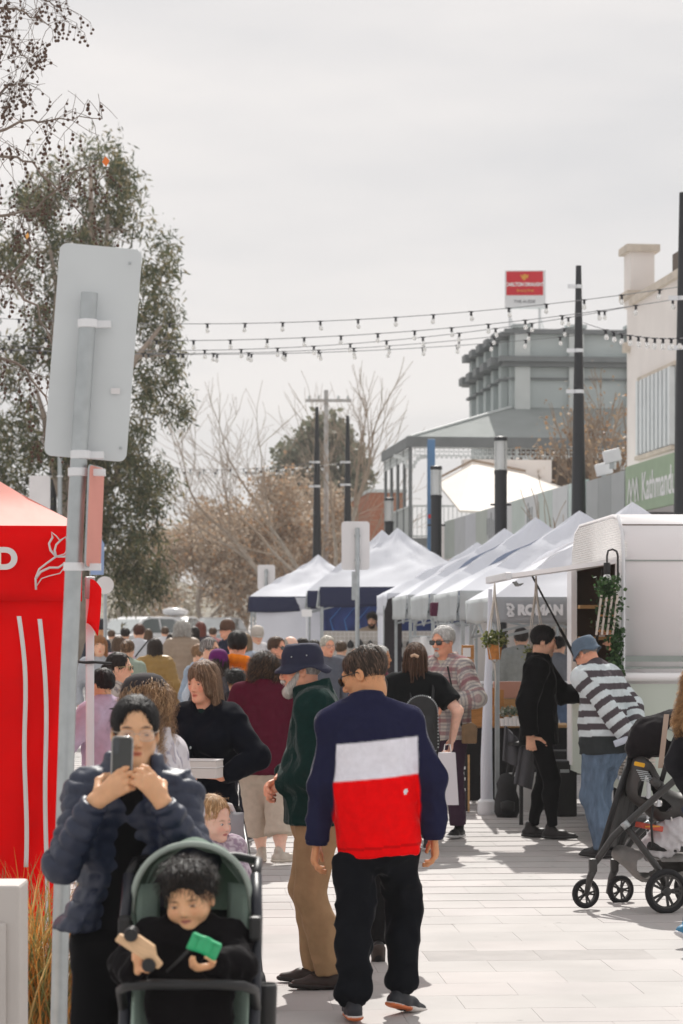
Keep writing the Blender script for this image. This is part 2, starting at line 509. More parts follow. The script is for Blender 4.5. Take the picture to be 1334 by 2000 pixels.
# ---------------------------------------------------------------- cream building with louvres
M_cream = mk('cream_render', (0.80, 0.75, 0.715), 0.85, 0.07, 1.0, bump=0.05)
M_cream2 = mk('weathered_coping', (0.60, 0.53, 0.45), 0.85, 0.2, 4)
M_oldb = mk('old_brown_brick', (0.16, 0.135, 0.115), 0.9, 0.25, 5)
cb = thing('cream_building', 'tall cream rendered shop building with corner pillar and louvred window', 'building', (6.14, 52.0, gz(52)), BA)
zc = -gz(52)
def cbox(name, x0, x1, y0, y1, z0, z1, m, bev=0):
    b = MB(); b.box(((x0 + x1) / 2, (y0 + y1) / 2, (z0 + z1) / 2 + zc), (x1 - x0, y1 - y0, z1 - z0)); return b.build(name, m, cb, bev=bev)
cbox('wall', 0, 7, -14, 0, -zc, 8.7, M_cream)
cbox('coping', -.10, .25, -14, -.62, 8.7, 8.85, M_cream2)
cbox('pillar', -.06, .46, -.60, .02, 8.7, 9.85, M_cream)
cbox('pillar_cap', -.16, .56, -.70, .12, 9.85, 10.0, M_cream2)
cbox('pillar_band', -.15, .55, -.69, .11, 8.86, 9.02, M_cream2)
cbox('brick_parapet', .7, 6, -9, -1.2, 8.7, 9.7, M_oldb)
cbox('corbel', -.13, -.002, -.35, -.1, 7.75, 7.95, M_cream2)
cbox('window_head', -.06, -.002, -4.4, -1.2, 7.02, 7.10, M_cream2)
cbox('window_recess', -.02, -.001, -4.3, -1.3, 5.45, 7.0, mk('window_grey', (0.30, 0.33, 0.34), 0.4, 0.1))
for k in range(9):
    cbox('louvre', -.13, -.022, -4.3 + k * .345, -4.3 + k * .345 + .16, 5.46, 7.0, mk('louvre_white', (0.68, 0.71, 0.72), 0.4, 0.08, 3))
cbox('window_sill', -.12, -.002, -4.4, -1.2, 5.36, 5.44, M_cream2)

# ---------------------------------------------------------------- shop awnings along the right side of the street
def fasx(d): return 4.9 - 0.112 * (d - 41.8)
def awning(label, d0, d1, m, z0=3.78, z1=4.6, panels=0):
    t = thing('shop_awning', label, 'awning', (fasx(d0), d0, gz(d0)), math.atan(0.112), 'shop awnings along the street')
    L = (d1 - d0) * math.sqrt(1 + .112 ** 2) - 0.03
    z = -gz(d0)
    if panels:
        for k in range(panels):
            b = MB(); b.box((0.04, (k + .5) * L / panels, (z0 + z1) / 2 + z), (0.08, L / panels - .02, z1 - z0)); b.build('panel', m if isinstance(m, (list, tuple)) and False else (m[k % len(m)] if isinstance(m, list) else m), t, bev=.006)
    else:
        b = MB(); b.box((0.04, L / 2, (z0 + z1) / 2 + z), (0.08, L, z1 - z0)); b.build('fascia', m, t, bev=.006)
    b = MB(); b.box((1.30, L / 2, z1 + z - .10), (2.42, L - .02, 0.08)); b.build('roof_sheet', M_greyl, t)
    b = MB(); b.box((1.30, L / 2, z0 + z + .07), (2.42, L - .02, 0.06)); b.build('soffit', M_whitep, t)
    return t, L, z
M_kgreen = mk('sign_green', srgb(150, 170, 142), 0.5, 0.08, 3)
t, L, z = awning('green shop awning sign with white mountain logo and lettering', 36.0, 41.8, M_kgreen)
Mx = frameM((-0.006, L - 0.75, 4.16 + z), (0, -1, 0), (0, 0, 1))
text('lettering', 'Kathmandu', 0.66, M_pw, t, frameM((-0.006, L - 1.22, 4.16 + z), (0, -1, 0), (0, 0, 1)), align='LEFT', bold=.008, sx=.75)
b = MB()
for (x0, x1, xm) in ((.0, .28, .14), (.22, .60, .41), (.54, .80, .67)):
    b.bar((-.012, L - .22 - x0, 3.96 + z), (-.012, L - .22 - xm, 4.36 + z), .045, .01, up=(1, 0, 0)); b.bar((-.012, L - .22 - xm, 4.36 + z), (-.012, L - .22 - x1, 3.96 + z), .045, .01, up=(1, 0, 0))
b.build('mountain_logo', M_pw, t)
gp = [mk('panel_grey', (0.36, 0.38, 0.385), 0.5, 0.06, 2), mk('panel_grey2', (0.30, 0.32, 0.325), 0.5, 0.06, 2)]
awning('grey panelled shop awning beside the green sign', 41.85, 45.0, gp, 3.7, 4.55, 3)
awning('short pale green glazed awning past the grey panels', 45.05, 46.6, mk('pale_green_glass', (0.36, 0.46, 0.44), 0.2, 0.1, 2), 3.75, 4.6)
t, L, z = awning('long white shop awning with bold dark letter strokes', 46.65, 54.0, [mk('awning_white', (0.55, 0.57, 0.58), 0.5, 0.08, 1.5), mk('awning_mint', (0.45, 0.52, 0.49), 0.5, 0.08, 1.5)], 3.7, 4.6, 5)
for k_, (dy, z0_, z1_, w_) in enumerate(((0, 3.98, 4.34, .12), (.22, 3.90, 4.36, .14), (.48, 3.98, 4.36, .07), (.06, 4.38, 4.46, .07))):
    b = MB(); b.box((-.004, L - 3.3 - dy, (z0_ + z1_) / 2 + z), (.006, w_, z1_ - z0_)); b.build('letter_stroke', M_greyd, t)
t, L, z = awning('far grey and green shop awning with dark upright stripes', 54.05, 62.0, [mk('awning_grey', (0.42, 0.44, 0.46), 0.5, 0.08, 1.5), mk('awning_greyg', (0.36, 0.40, 0.37), 0.5, 0.08, 1.5), mk('awning_greyb', (0.46, 0.48, 0.52), 0.5, 0.08, 1.5)], 3.65, 4.6, 5)
for k_ in range(6):
    b = MB(); b.box((-.004, .25 + .26 * k_, 4.12 + z + .06 * (k_ % 2)), (.006, .10, .62 - .12 * (k_ % 3))); b.build('dark_stripe', M_greyd, t)
for d0, d1, m, lab in ((36.0, 45.5, M_cream2, 'low shopfront behind the green and grey awnings'), (45.6, 62.0, M_greyl, 'low shopfront behind the white awnings')):
    t = thing('shopfront', lab, 'shop', (fasx(d0) + 2.55, d0, gz(d0)), math.atan(.112))
    L = d1 - d0
    b = MB(); b.box((1.5, L / 2, 2.2), (2.4, L, 4.4)); b.build('wall', m, t)
    n = int(L / 2.4)
    for k in range(n):
        b = MB(); b.box((0.27, (k + .5) * L / n, 1.5), (0.06, L / n - .3, 2.3)); b.build('window', M_dglass, t)
# small flood lights sitting on the awnings
for i, (px, py, d) in enumerate(((1163, 918, 44.0), (1178, 893, 41.5))):
    p = at(px, py, d); t = thing('flood_light', ['white flood light on the grey awning roof', 'small white flood light beside the louvred window'][i], 'lamp', (p.x + .15, p.y, p.z - .16))
    b = MB(); b.box((0, 0, .18), (.30, .14, .22), M=Matrix.Rotation(R_(-14), 4, 'Y')); b.build('lamp_body', M_whitep, t, bev=.02)
    b = MB(); b.box((0, 0, .03), (.08, .06, .14)); b.build('bracket', M_galv, t)

# pale gabled shop between hotel and awnings
gs = thing('gabled_shop', 'low white gabled shop with pale parapet in front of the hotel', 'shop', (2.62, 63.2, gz(63)), BA)
zg = -gz(63)
M_bw = mk('bright_white_render', (0.76, 0.71, 0.65), 0.7, 0.04, 1)
b = MB(); b.box((1.7, -.8, 2.3 + zg), (3.3, 4.4, 4.6)); b.build('wall', M_cream, gs)
b = MB(); b.add([(0, -3.0, 4.78 + zg), (3.6, -3.2, 4.62 + zg), (3.6, 1.5, 5.62 + zg), (2.4, 1.5, 6.02 + zg), (1.05, 1.5, 6.28 + zg), (0.1, 1.5, 5.75 + zg)], [(0, 1, 4, 5), (1, 2, 3, 4)]); solid(b.build('roof', M_bw, gs), .06)
b = MB(); b.box((2.05, 1.9, 6.12 + zg), (2.4, 0.4, 0.60)); b.build('parapet', M_cream, gs)
b = MB(); b.bar((0.05, 1.48, 5.85 + zg), (1.05, 1.48, 6.38 + zg), .05, .06); b.bar((1.05, 1.48, 6.38 + zg), (2.5, 1.48, 6.10 + zg), .05, .06); b.build('ridge_board', mk('brown_board', (0.33, 0.25, 0.19), 0.8, 0.2, 6), gs)
py_ = thing('sign_pylon', 'blue sign pylon at the corner of the hotel verandah', 'sign', gx(842, 62.6))
b = MB(); b.box((0, 0, 3.1), (0.20, 0.3, 6.2)); b.build('panel', mk('pylon_blue', srgb(86, 122, 160), 0.5, 0.06, 2), py_, bev=.02)
b = MB(); b.box((-.04, -.155, 4.2), (0.08, 0.006, 0.1)); b.build('red_mark', M_signr, py_)
bw = thing('brick_building', 'low red brick building beyond the lamp posts', 'building', gx(722, 92), BA)
b = MB(); b.box((.7, 3, 3.1), (1.4, 6, 6.2)); b.build('wall', mk('red_brick', (0.36, 0.15, 0.09), 0.85, 0.2, 10), bw)
b = MB(); b.box((.7, 3, 6.25), (1.5, 6.1, .12)); b.build('coping', M_greyl, bw)

# ---------------------------------------------------------------- poles, lamps
def pole(label, px, d, top, bands):
    p = gx(px, d); t = thing('light_pole', label, 'pole', p, 0, 'tall black light poles')
    zt = CAMZ + (HY - top) * d / F - p.z
    b = MB(); b.tube([(0, 0, 0), (0, 0, .3), (0, 0, zt * .55), (0, 0, zt)], [.17, .155, .11, .045], 14); b.build('shaft', M_black, t, smooth=True)
    b = MB(); b.lathe([(0.02, 0), (.25, 0), (.25, .03), (.18, .05)], 16); b.build('base_plate', M_black, t)
    for y in bands:
        z = CAMZ + (HY - y) * d / F - p.z
        r = .155 + (0.045 - .155) * z / zt
        b = MB(); b.lathe([(r + .012, -.03), (r + .016, -.02), (r + .016, .02), (r + .012, .03)], 14, Matrix.Translation((0, 0, z))); b.box((-r - .07, -.05, z), (.13, .06, .06)); b.build('clamp_band', M_whitep, t)
    return t
pole('tall black light pole at the right edge before the cream building', 1333, 34, 376, (583, 680))
pole('tall tapered black pole in front of the grey awnings', 1130, 40, 519, (560, 685, 765))
pole('slim black pole behind the far tent peaks, taller of the pair', 619, 64.7, 795, (903, 950))
pole('slim black pole directly above the white sign on a post', 679, 67, 812, (903, 947))
pole('black pole showing below the big metal sign', 103, 60, 757, (931,))
gp_ = thing('steel_pole', 'thin grey steel pole beside the black pole on the left', 'pole', gx(117, 58))
b = MB(); b.tube([(0, 0, 0), (0, 0, 6.2)], .055, 10); b.build('shaft', M_galv, gp_, smooth=True)
b = MB(); b.lathe([(.07, -.02), (.085, 0), (.07, .02)], 12, Matrix.Translation((0, 0, 5.0))); b.build('collar', M_whitep, gp_)
ls = thing('parking_sign', 'pale sign plate peeking over the red tent roof', 'sign', gx(78, 48))
b = MB(); b.tube([(0, 0, 0), (0, 0, 4.3)], .03, 8); b.build('post', M_galv, ls, smooth=True)
def rrect(w, h, r, n=5):
    pts = []
    for cx, cy, a0 in ((w / 2 - r, h / 2 - r, 0), (-w / 2 + r, h / 2 - r, 90), (-w / 2 + r, -h / 2 + r, 180), (w / 2 - r, -h / 2 + r, 270)):
        for k in range(n + 1):
            a = R_(a0 + 90 * k / n); pts.append((cx + r * math.cos(a), cy + r * math.sin(a)))
    return pts
b = MB(); b.prism(rrect(.42, .7, .06), frameM((0.0, -.035, 4.13), (1, 0, 0), (0, 0, 1)), .004); b.build('plate', M_alu2, ls)
def lamp(label, px, d, top):
    p = gx(px, d); t = thing('street_lamp', label, 'lamp post', p, 0, 'street lamps with glass cylinder heads')
    zt = CAMZ + (HY - top) * d / F - p.z
    b = MB(); b.tube([(0, 0, 0), (0, 0, zt - .66)], .115, 14); b.lathe([(.115, zt - .7), (.125, zt - .66), (.125, zt - .62), (.05, zt - .615)], 14); b.build('column', M_black, t, smooth=True)
    b = MB(); b.lathe([(.118, zt - .61), (.118, zt - .08)], 16); b.build('glass_cylinder', mk('lamp_glass', (0.72, 0.74, 0.73), 0.25, 0.03, alpha=0.6), t, smooth=True)
    b = MB(); b.lathe([(.04, zt - .61), (.045, zt - .3), (.04, zt - .08)], 10); b.build('lamp_core', M_whitep, t, smooth=True)
    b = MB(); b.lathe([(.03, zt - .085), (.125, zt - .08), (.125, zt - .01), (.11, zt), (.02, zt)], 16); b.build('cap', M_black, t, smooth=True)
    b = MB()
    for a in range(4): b.box((.112 * math.cos(a * 1.571 + .6), .112 * math.sin(a * 1.571 + .6), zt - .34), (.012, .012, .54))
    b.build('cage_rod', M_black, t)
    b = MB(); b.tube([(-.19, 0, zt - 1.25), (.19, 0, zt - 1.25)], .02, 6); b.build('banner_peg', M_black, t)
lamp('nearest black street lamp with glass cylinder head, before the gabled shop', 978, 44.5, 853)
lamp('middle black street lamp with glass head beside the blue pylon', 852, 51, 910)
lamp('farthest black street lamp with glass head by the hotel verandah', 760, 63, 972)
def post_sign(label, px, d, top, plate, post_top, extra=None, mat=None):
    p = gx(px, d); k = d / F; t = thing('street_sign', label, 'sign', p)
    zz = lambda y: CAMZ + (HY - y) * k - p.z
    b = MB(); b.tube([(0, 0, 0), (0, 0, zz(post_top))], .033, 10); b.build('post', M_galv, t, smooth=True)
    x0, y0, x1, y1 = plate
    b = MB(); b.prism(rrect((x1 - x0) * k, (y1 - y0) * k, .05), frameM((((x0 + x1) / 2 - px) * k, .045, zz((y0 + y1) / 2)), (1, 0, 0), (0, 0, 1)), .005); b.build('plate', mat or M_alu2, t)
    b = MB(); b.box((0, .03, zz(y0 + (y1 - y0) * .3)), (.09, .05, .03)); b.box((0, .03, zz(y0 + (y1 - y0) * .8)), (.09, .05, .03)); b.build('clamp', M_galv, t)
    if extra:
        x0, y0, x1, y1 = extra
        b = MB(); b.box((((x0 + x1) / 2 - px) * k, .03, zz((y0 + y1) / 2)), ((x1 - x0) * k, .09, (y1 - y0) * k)); b.build('side_plate', M_galv, t, bev=.008)
post_sign('blank back of a white street sign in front of the navy tent', 698, 36, 1017, (667, 1018, 722, 1113), 1031, (687, 1116, 700, 1172))
post_sign('smaller blank sign back beyond the far tent roof', 520, 52, 1103, (503, 1103, 537, 1152), 1112)

# ---------------------------------------------------------------- festoon lights across the street
def bulb_meshes():
    b = MB(); b.lathe([(.001, .0), (.019, .0), (.024, -.02), (.024, -.06), (.034, -.075), (.001, -.08)], 10); s_ = b.mesh('bulb_socket', smooth=True)
    s_.materials.append(M_socket)
    b = MB(); b.lathe([(.018, -.078), (.03, -.10), (.043, -.135), (.04, -.17), (.02, -.19), (.001, -.195)], 12); g = b.mesh('bulb', smooth='all')
    g.materials.append(M_bulb)
    b = MB(); b.box((0, 0, .0), (.11, .025, .02)); b.box((0, 0, -.01), (.05, .03, .03)); c = b.mesh('cable_clip'); c.materials.append(M_socket)
    return s_, g, c
BS = bulb_meshes()
def festoon(label, pts, d0, d1, first, step, bulbs=True):
    """pts: three pixels the cable passes; the cable is one parabola in space"""
    (xa, ya), (xb, yb), (xc, yc) = pts
    A = np.array([[xa * xa, xa, 1], [xb * xb, xb, 1], [xc * xc, xc, 1.0]])
    co = np.linalg.solve(A, np.array([ya, yb, yc], float))
    yf = lambda x: co[0] * x * x + co[1] * x + co[2]
    df = lambda x: d0 + (d1 - d0) * (x - xa) / (xc - xa)
    base = at(xa, yf(xa), d0)
    t = thing('festoon_string', label, 'string lights', base, 0, 'festoon light strings over the street')
    n = 48
    P = [at(xa + (xc - xa) * i / n, yf(xa + (xc - xa) * i / n), df(xa + (xc - xa) * i / n)) - base for i in range(n + 1)]
    b = MB(); b.tube(P, .0055, 6); b.build('cable', M_cable, t, smooth=True)
    x = first
    while x < xc - 6 and bulbs:
        p = at(x, yf(x), df(x)) - base
        for nm, me in zip(('bulb_socket', 'bulb', 'cable_clip'), BS):
            o = bpy.data.objects.new(nm, me); COL.objects.link(o); o.parent = t; o.location = p; o.scale = (.72, .72, .72)
            if nm == 'bulb': o.rotation_euler = (rnd.uniform(-.1, .1), rnd.uniform(-.12, .12), 0)
        x += step
festoon('topmost festoon light string, ending at the right edge pole', [(-220, 605), (550, 630), (1328, 560)], 37, 34, 37, 73.6)
festoon('second festoon string from the top across the street', [(-220, 640), (530, 662), (1328, 583)], 37.4, 34, 18, 72)
festoon('middle festoon string of the five across the street', [(-220, 652), (560, 679), (1240, 597)], 38, 37, 45, 71)
festoon('fourth festoon string, sagging lowest at the left', [(-220, 664), (420, 690), (1128, 638)], 39, 40, 6, 68.5)
festoon('lowest festoon string of the five, fixed to the tapered pole', [(-220, 668), (440, 692), (1130, 655)], 39.6, 40, 22, 67)
festoon('festoon string by the right pole above the grey awnings', [(1140, 630), (1230, 655), (1340, 660)], 33, 30, 1183, 16)
festoon('far festoon string from the left pole to the slim poles', [(104, 885), (330, 915), (619, 903)], 60, 64.7, 112, 26)
festoon('second far festoon string just below the first one', [(104, 897), (360, 922), (679, 903)], 60, 67, 120, 30)

# ---------------------------------------------------------------- trees
def leafmesh(name, C, size, asp, droop, cols, seed, parent, mat):
    r = np.random.RandomState(seed); n = len(C)
    d = r.normal(size=(n, 3)); d[:, 2] -= droop; d /= np.linalg.norm(d, axis=1, keepdims=True)
    q = r.normal(size=(n, 3)); w = np.cross(d, q); w /= np.linalg.norm(w, axis=1, keepdims=True) + 1e-9
    L = size * r.uniform(.6, 1.3, (n, 1)); W = L * asp
    V = np.stack([C, C + d * L * .5 + w * W, C + d * L, C + d * L * .5 - w * W], 1).reshape(-1, 3)
    Q = np.arange(n * 4).reshape(n, 4)
    cc = np.asarray(cols)[r.randint(0, len(cols), n)] * r.uniform(.75, 1.25, (n, 1))
    return link(name, npmesh(name, V, Q, np.repeat(cc, 4, 0), smooth=False), parent, mat)
M_leaf = mk('leaf', (1, 1, 1), 0.55, 0.05, attr=True, transl=0.35, spec=0.4)
def grow(p, d, L, r, lev, out, rs, spread=.5, up=.15, tips=None, nmin=2, nmax=3, wig=.18):
    n = 4; pts = [Vector(p)]; dd = Vector(d).normalized()
    for i in range(n):
        dd = (dd + Vector((rs.uniform(-wig, wig), rs.uniform(-wig, wig), rs.uniform(-wig, wig) + up * .3))).normalized()
        pts.append(pts[-1] + dd * L / n)
    r1 = r * .62
    out.append((pts, [r + (r1 - r) * i / n for i in range(n + 1)], lev))
    if lev <= 0:
        if tips is not None: tips.append(pts[-1]); tips.append(pts[2])
        return
    for k in range(rs.randint(nmin, nmax)):
        a = rs.uniform(0, 6.283); o_ = dd.orthogonal().normalized(); o_ = Matrix.Rotation(a, 3, dd) @ o_
        nd = (dd + o_ * rs.uniform(.5, 1.2) * spread * 1.6 + Vector((0, 0, up))).normalized()
        grow(pts[rs.randint(2, 4)], nd, L * rs.uniform(.6, .85), r1 * rs.uniform(.6, .9), lev - 1, out, rs, spread, up, tips, nmin, nmax, wig)
    grow(pts[-1], dd, L * .8, r1, lev - 1, out, rs, spread, up, tips, nmin, nmax, wig)
def limbs(out, minr=0.0):
    b = MB()
    for pts, rs_, lev in out: b.tube(pts, [max(x, minr) for x in rs_], 6 if lev > 2 else (4 if lev > 0 else 3), cap=False)
    return b
def split_tree(t, out, trunk_lev, mt, mb_, minr):
    limbs([o for o in out if o[2] >= trunk_lev], minr).build('trunk', mt, t, smooth='all')
    limbs([o for o in out if o[2] < trunk_lev], minr).build('crown', mb_, t, smooth='all')
# big gum tree on the left
gum = thing('gum_tree', 'tall dense green gum tree on the left behind the metal sign', 'tree', gx(150, 60))
rs_ = random.Random(3)
b0 = gx(150, 60); out = []
for px, py in ((200, 420), (90, 480), (300, 640), (60, 760), (270, 900), (190, 330)):
    tgt = at(px, py, 60 + rs_.uniform(-1.5, 1.5)) - b0
    fork = Vector((rs_.uniform(-.15, .15), rs_.uniform(-.2, .2), rs_.uniform(2.2, 4.5)))
    pts = [Vector((0, 0, 0)), fork * .5, fork]
    for k in range(1, 6):
        pts.append(fork.lerp(tgt, k / 5) + Vector((rs_.uniform(-.2, .2), rs_.uniform(-.2, .2), .4 * math.sin(k / 5 * 3.1))))
    out.append((pts, [.34, .30, .24, .2, .16, .12, .08, .04], 5))
    for k in range(9):
        grow(pts[rs_.randint(3, 6)], (rs_.uniform(-1, 1), rs_.uniform(-1, 1), rs_.uniform(-.3, .8)), .6, .03, 1, out, rs_)
limbs(out, .012).build('trunk', mk('gum_bark', (0.34, 0.28, 0.23), 0.9, 0.3, 3), gum, smooth='all')
BL = [(195, 320, 75, 55), (150, 420, 85, 60), (80, 370, 80, 50), (245, 400, 42, 60), (50, 500, 70, 60), (300, 560, 45, 70), (325, 500, 28, 32), (200, 520, 70, 80), (130, 620, 80, 90),
      (35, 690, 60, 60), (300, 690, 55, 70), (345, 780, 26, 55), (285, 800, 42, 60), (70, 830, 65, 60), (20, 890, 60, 50), (240, 930, 75, 70), (285, 1020, 45, 75), (260, 1110, 60, 60), (180, 860, 90, 90), (130, 990, 80, 70), (330, 615, 22, 60),
      (300, 930, 40, 60), (310, 1120, 26, 45), (-60, 450, 70, 80), (-70, 640, 80, 90), (-60, 850, 80, 90), (210, 1050, 60, 90)]
C = []
for (px, py, rx, ry) in BL:
    c0 = at(px, py, 60) - b0; k = 60 / F
    ncl = max(4, int(rx * ry / 330))
    for q in range(ncl):
        v = nrs.normal(size=3); v /= np.linalg.norm(v); v *= nrs.uniform(.25, 1) ** .5
        cc = np.array([c0.x + v[0] * rx * k, c0.y + v[1] * rx * k * 1.2 + nrs.uniform(-1, 1), c0.z + v[2] * ry * k])
        n = int(nrs.uniform(60, 190)); sg_ = nrs.uniform(.6, 1.15); pt = nrs.normal(size=(n, 3)) * np.array([.17, .25, .20]) * sg_; pt[:, 2] -= np.abs(nrs.normal(size=n)) * .22
        C.append(cc + pt)
C = np.concatenate(C)
leafmesh('crown', C, .21, .11, .9, [(.105, .12, .055), (.075, .09, .045), (.16, .15, .07), (.06, .075, .04), (.24, .20, .105)], 5, gum, M_leaf)
# plane tree with seed balls, its trunk just outside the left edge
pt_ = thing('plane_tree', 'bare plane tree branches hung with small round seed balls, top left', 'tree', gx(-330, 20))
b0 = gx(-330, 20); out = []; tips = []
rs_ = random.Random(21)
out.append(([Vector((0, 0, 0)), Vector((.02, 0, 1.4)), Vector((.1, .05, 3.0)), Vector((.2, 0, 4.6)), Vector((.3, .1, 6.6))], [.2, .17, .15, .12, .07], 5))
hang = []
paths = [[(-300, 700), (-150, 380), (-30, 262), (60, 236), (115, 230), (200, 232)], [(-290, 600), (-140, 210), (-20, 62), (20, 75), (48, 112), (60, 130)], [(-290, 640), (-120, 330), (0, 305), (60, 318), (150, 400), (210, 520)],
         [(-300, 820), (-120, 520), (-20, 420), (70, 410), (140, 340), (190, 322)], [(-300, 520), (-150, 60), (-30, 5), (30, 15), (60, 32), (100, 50)], [(-300, 900), (-130, 640), (-10, 560), (60, 500), (40, 420), (80, 350)],
         [(-300, 760), (-120, 540), (0, 530), (70, 600), (110, 690), (90, 760)], [(-300, 480), (-140, -10), (-20, -30), (40, -20), (90, 0), (120, 20)], [(-300, 600), (-120, 250), (-10, 205), (10, 170), (20, 165), (50, 166)],
         [(-300, 850), (-130, 700), (-10, 690), (50, 720), (100, 800), (80, 860)]]
for path in paths:
    dpt = 20 + rs_.uniform(-.8, .8)
    P = [at(px, py, dpt + rs_.uniform(-.15, .15)) - b0 for px, py in path]
    Q = []
    for i in range(len(P) - 1):
        for k in range(4): Q.append(P[i].lerp(P[i + 1], k / 4) + Vector((rs_.uniform(-.02, .02), rs_.uniform(-.03, .03), rs_.uniform(-.02, .02))))
    Q.append(P[-1]); n = len(Q)
    out.append((Q, [.022 * (1 - i / n) ** 1.5 + .0035 for i in range(n)], 4))
    for i in range(4, n, 1):
        for rep in range(2):
            q = Q[i]; d = Vector((rs_.uniform(-.5, 1), rs_.uniform(-.6, .6), rs_.uniform(-.7, .7))).normalized()
            L = rs_.uniform(.12, .32); tw = [q]
            for k in range(3):
                d = (d + Vector((rs_.uniform(-.4, .4), rs_.uniform(-.3, .3), rs_.uniform(-.35, .25)))).normalized(); tw.append(tw[-1] + d * L / 3)
            out.append((tw, [.0032, .0028, .0024, .002], 0)); hang += [tw[-1], tw[-2]]
            if rs_.random() < .5:
                d2 = Vector((rs_.uniform(-1, 1), rs_.uniform(-.6, .6), rs_.uniform(-1, .5))).normalized(); tw2 = [tw[2], tw[2] + d2 * .1, tw[2] + d2 * .19 + Vector((0, 0, -.02))]
                out.append((tw2, [.0026, .0023, .002], 0)); hang.append(tw2[-1])
limbs([o for o in out if o[2] >= 4]).build('trunk', mk('plane_bark', (.22, .18, .15), .9, .3, 6), pt_, smooth='all')
o = limbs([o for o in out if o[2] < 4]).build('twigs', mk('plane_twig', (.15, .11, .085), .9, .3, 6), pt_); o['kind'] = 'stuff'
bb = MB()
ico = [(0, 0, 1)] + [(.894 * math.cos(a * 1.2566), .894 * math.sin(a * 1.2566), .447) for a in range(5)] + [(.894 * math.cos(a * 1.2566 + .628), .894 * math.sin(a * 1.2566 + .628), -.447) for a in range(5)] + [(0, 0, -1)]
icf = [(0, 1 + i, 1 + (i + 1) % 5) for i in range(5)] + [(1 + i, 6 + i, 1 + (i + 1) % 5) for i in range(5)] + [(1 + (i + 1) % 5, 6 + i, 6 + (i + 1) % 5) for i in range(5)] + [(11, 6 + (i + 1) % 5, 6 + i) for i in range(5)]
for h in hang:
    if rs_.random() < .5:
        for k in range(rs_.randint(1, 4)):
            c = h + Vector((rs_.uniform(-.03, .03), rs_.uniform(-.03, .03), -.035 - .036 * k)); r = rs_.uniform(.011, .0165)
            bb.add([c + Vector(v) * r for v in ico], icf)
            bb.tube([h, c], .0012, 3, cap=False)
o = bb.build('seed_balls', mk('seed_ball', (0.10, 0.062, 0.045), 0.9, 0.3, 30), pt_, smooth='all'); o['kind'] = 'stuff'
for q_, xy in enumerate(((22, 232), (206, 305), (52, 468))): leafmesh('autumn_leaf', np.array([at(*xy, 19.95) - b0]), .075, .42, .3, [(.55, .14, .03), (.6, .3, .08)], 3 + q_, pt_, M_leaf)
# bare and brown trees down the street
def bare(label, px, d, top, seed, lean=(0, 0, 1), spread=.5, levs=6, r=.2, leaf=0, lcol=None, lsize=.16, minr=.012, up=.12, wd=1.0):
    p = gx(px, d); t = thing('bare_tree', label, 'tree', p, 0, 'bare trees down the street')
    H = CAMZ + (HY - top) * d / F - p.z
    out = []; tips = []; rr = random.Random(seed)
    grow((0, 0, 0), lean, H * .26, r, levs, out, rr, spread, up, tips, 2, 2)
    mxz = max(q.z for o in out for q in o[0]); s_ = H / mxz
    out = [([Vector((q.x * s_ * wd, q.y * s_, q.z * s_)) for q in o[0]], o[1], o[2]) for o in out]
    split_tree(t, out, levs - 1, M_bark, M_twig, minr)
    if leaf:
        T = np.array([(q.x * s_ * wd, q.y * s_, q.z * s_) for q in tips]); rn = np.random.RandomState(seed)
        C = T[rn.randint(0, len(T), leaf)] + rn.normal(size=(leaf, 3)) * .28
        leafmesh('dry_leaves', C, lsize, .4, .3, lcol or [(.34, .21, .12), (.42, .28, .17), (.28, .17, .10), (.46, .34, .22)], seed, t, M_leaf)
    return t
bare('tall bare tree rising behind the slim black poles', 655, 85, 690, 5, spread=.42, r=.2, levs=5, minr=.008)
bare('bare tree leaning left over the street', 688, 88, 742, 12, lean=(-.42, 0, 1), spread=.5, r=.15, wd=1.25, levs=5, minr=.008)
bare('bare spreading tree left of the tall bare tree', 590, 92, 735, 31, lean=(-.2, 0, 1), spread=.5, r=.15, wd=1.2, levs=5, minr=.008)
bare('bare tree with a few brown leaves beside the tapered pole', 1190, 66, 715, 8, spread=.30, r=.10, leaf=1100, lsize=.11, wd=.6)
bare('leafless young sapling in front of the white awning', 1068, 43.2, 930, 4, spread=.25, levs=3, r=.03, minr=.008)
bare('leafless young sapling beside the tapered pole', 1092, 43.0, 965, 14, spread=.22, levs=3, r=.03, minr=.008)
TAN = [(.42, .33, .245), (.48, .39, .30), (.36, .27, .19), (.50, .42, .33), (.46, .29, .17)]
for i, (px, d, top, wd, n, lab) in enumerate(((400, 105, 985, 1.5, 9000, 'brown leaved tree at the end of the street, leftmost of the row'), (480, 112, 950, 1.4, 9000, 'brown leaved tree just left of the small sign back'),
        (560, 100, 935, 1.2, 8000, 'brown leaved tree behind the far tent peak'), (640, 108, 915, 1.2, 9000, 'brown leaved tree between the slim black poles'), (715, 104, 955, 1.0, 7000, 'brown leaved tree beside the brick building'), (345, 125, 1010, 1.3, 6000, 'pale distant tree over the white car'))):
    bare(lab, px, d, top, 40 + i, spread=.62, levs=5, r=.16, leaf=n, lcol=TAN if i != 5 else [(.42, .36, .29), (.36, .32, .24)], lsize=.17, minr=.02, up=.05, wd=wd)
dg = thing('evergreen_tree', 'distant rounded grey green tree behind the bare trees', 'tree', gx(630, 140))
b0 = gx(630, 140); k = 140 / F; C = []
for q in range(200):
    v = nrs.normal(size=3); v /= np.linalg.norm(v); v *= nrs.uniform(.3, 1) ** .5
    c0 = at(628, 950, 140) - b0
    C.append(np.array([c0.x + v[0] * 86 * k, c0.y + v[1] * 80 * k, c0.z + v[2] * 125 * k]) + nrs.normal(size=(120, 3)) * .4)
leafmesh('crown', np.concatenate(C), .42, .3, .5, [(.16, .165, .11), (.21, .205, .145), (.13, .14, .09)], 9, dg, M_leaf)
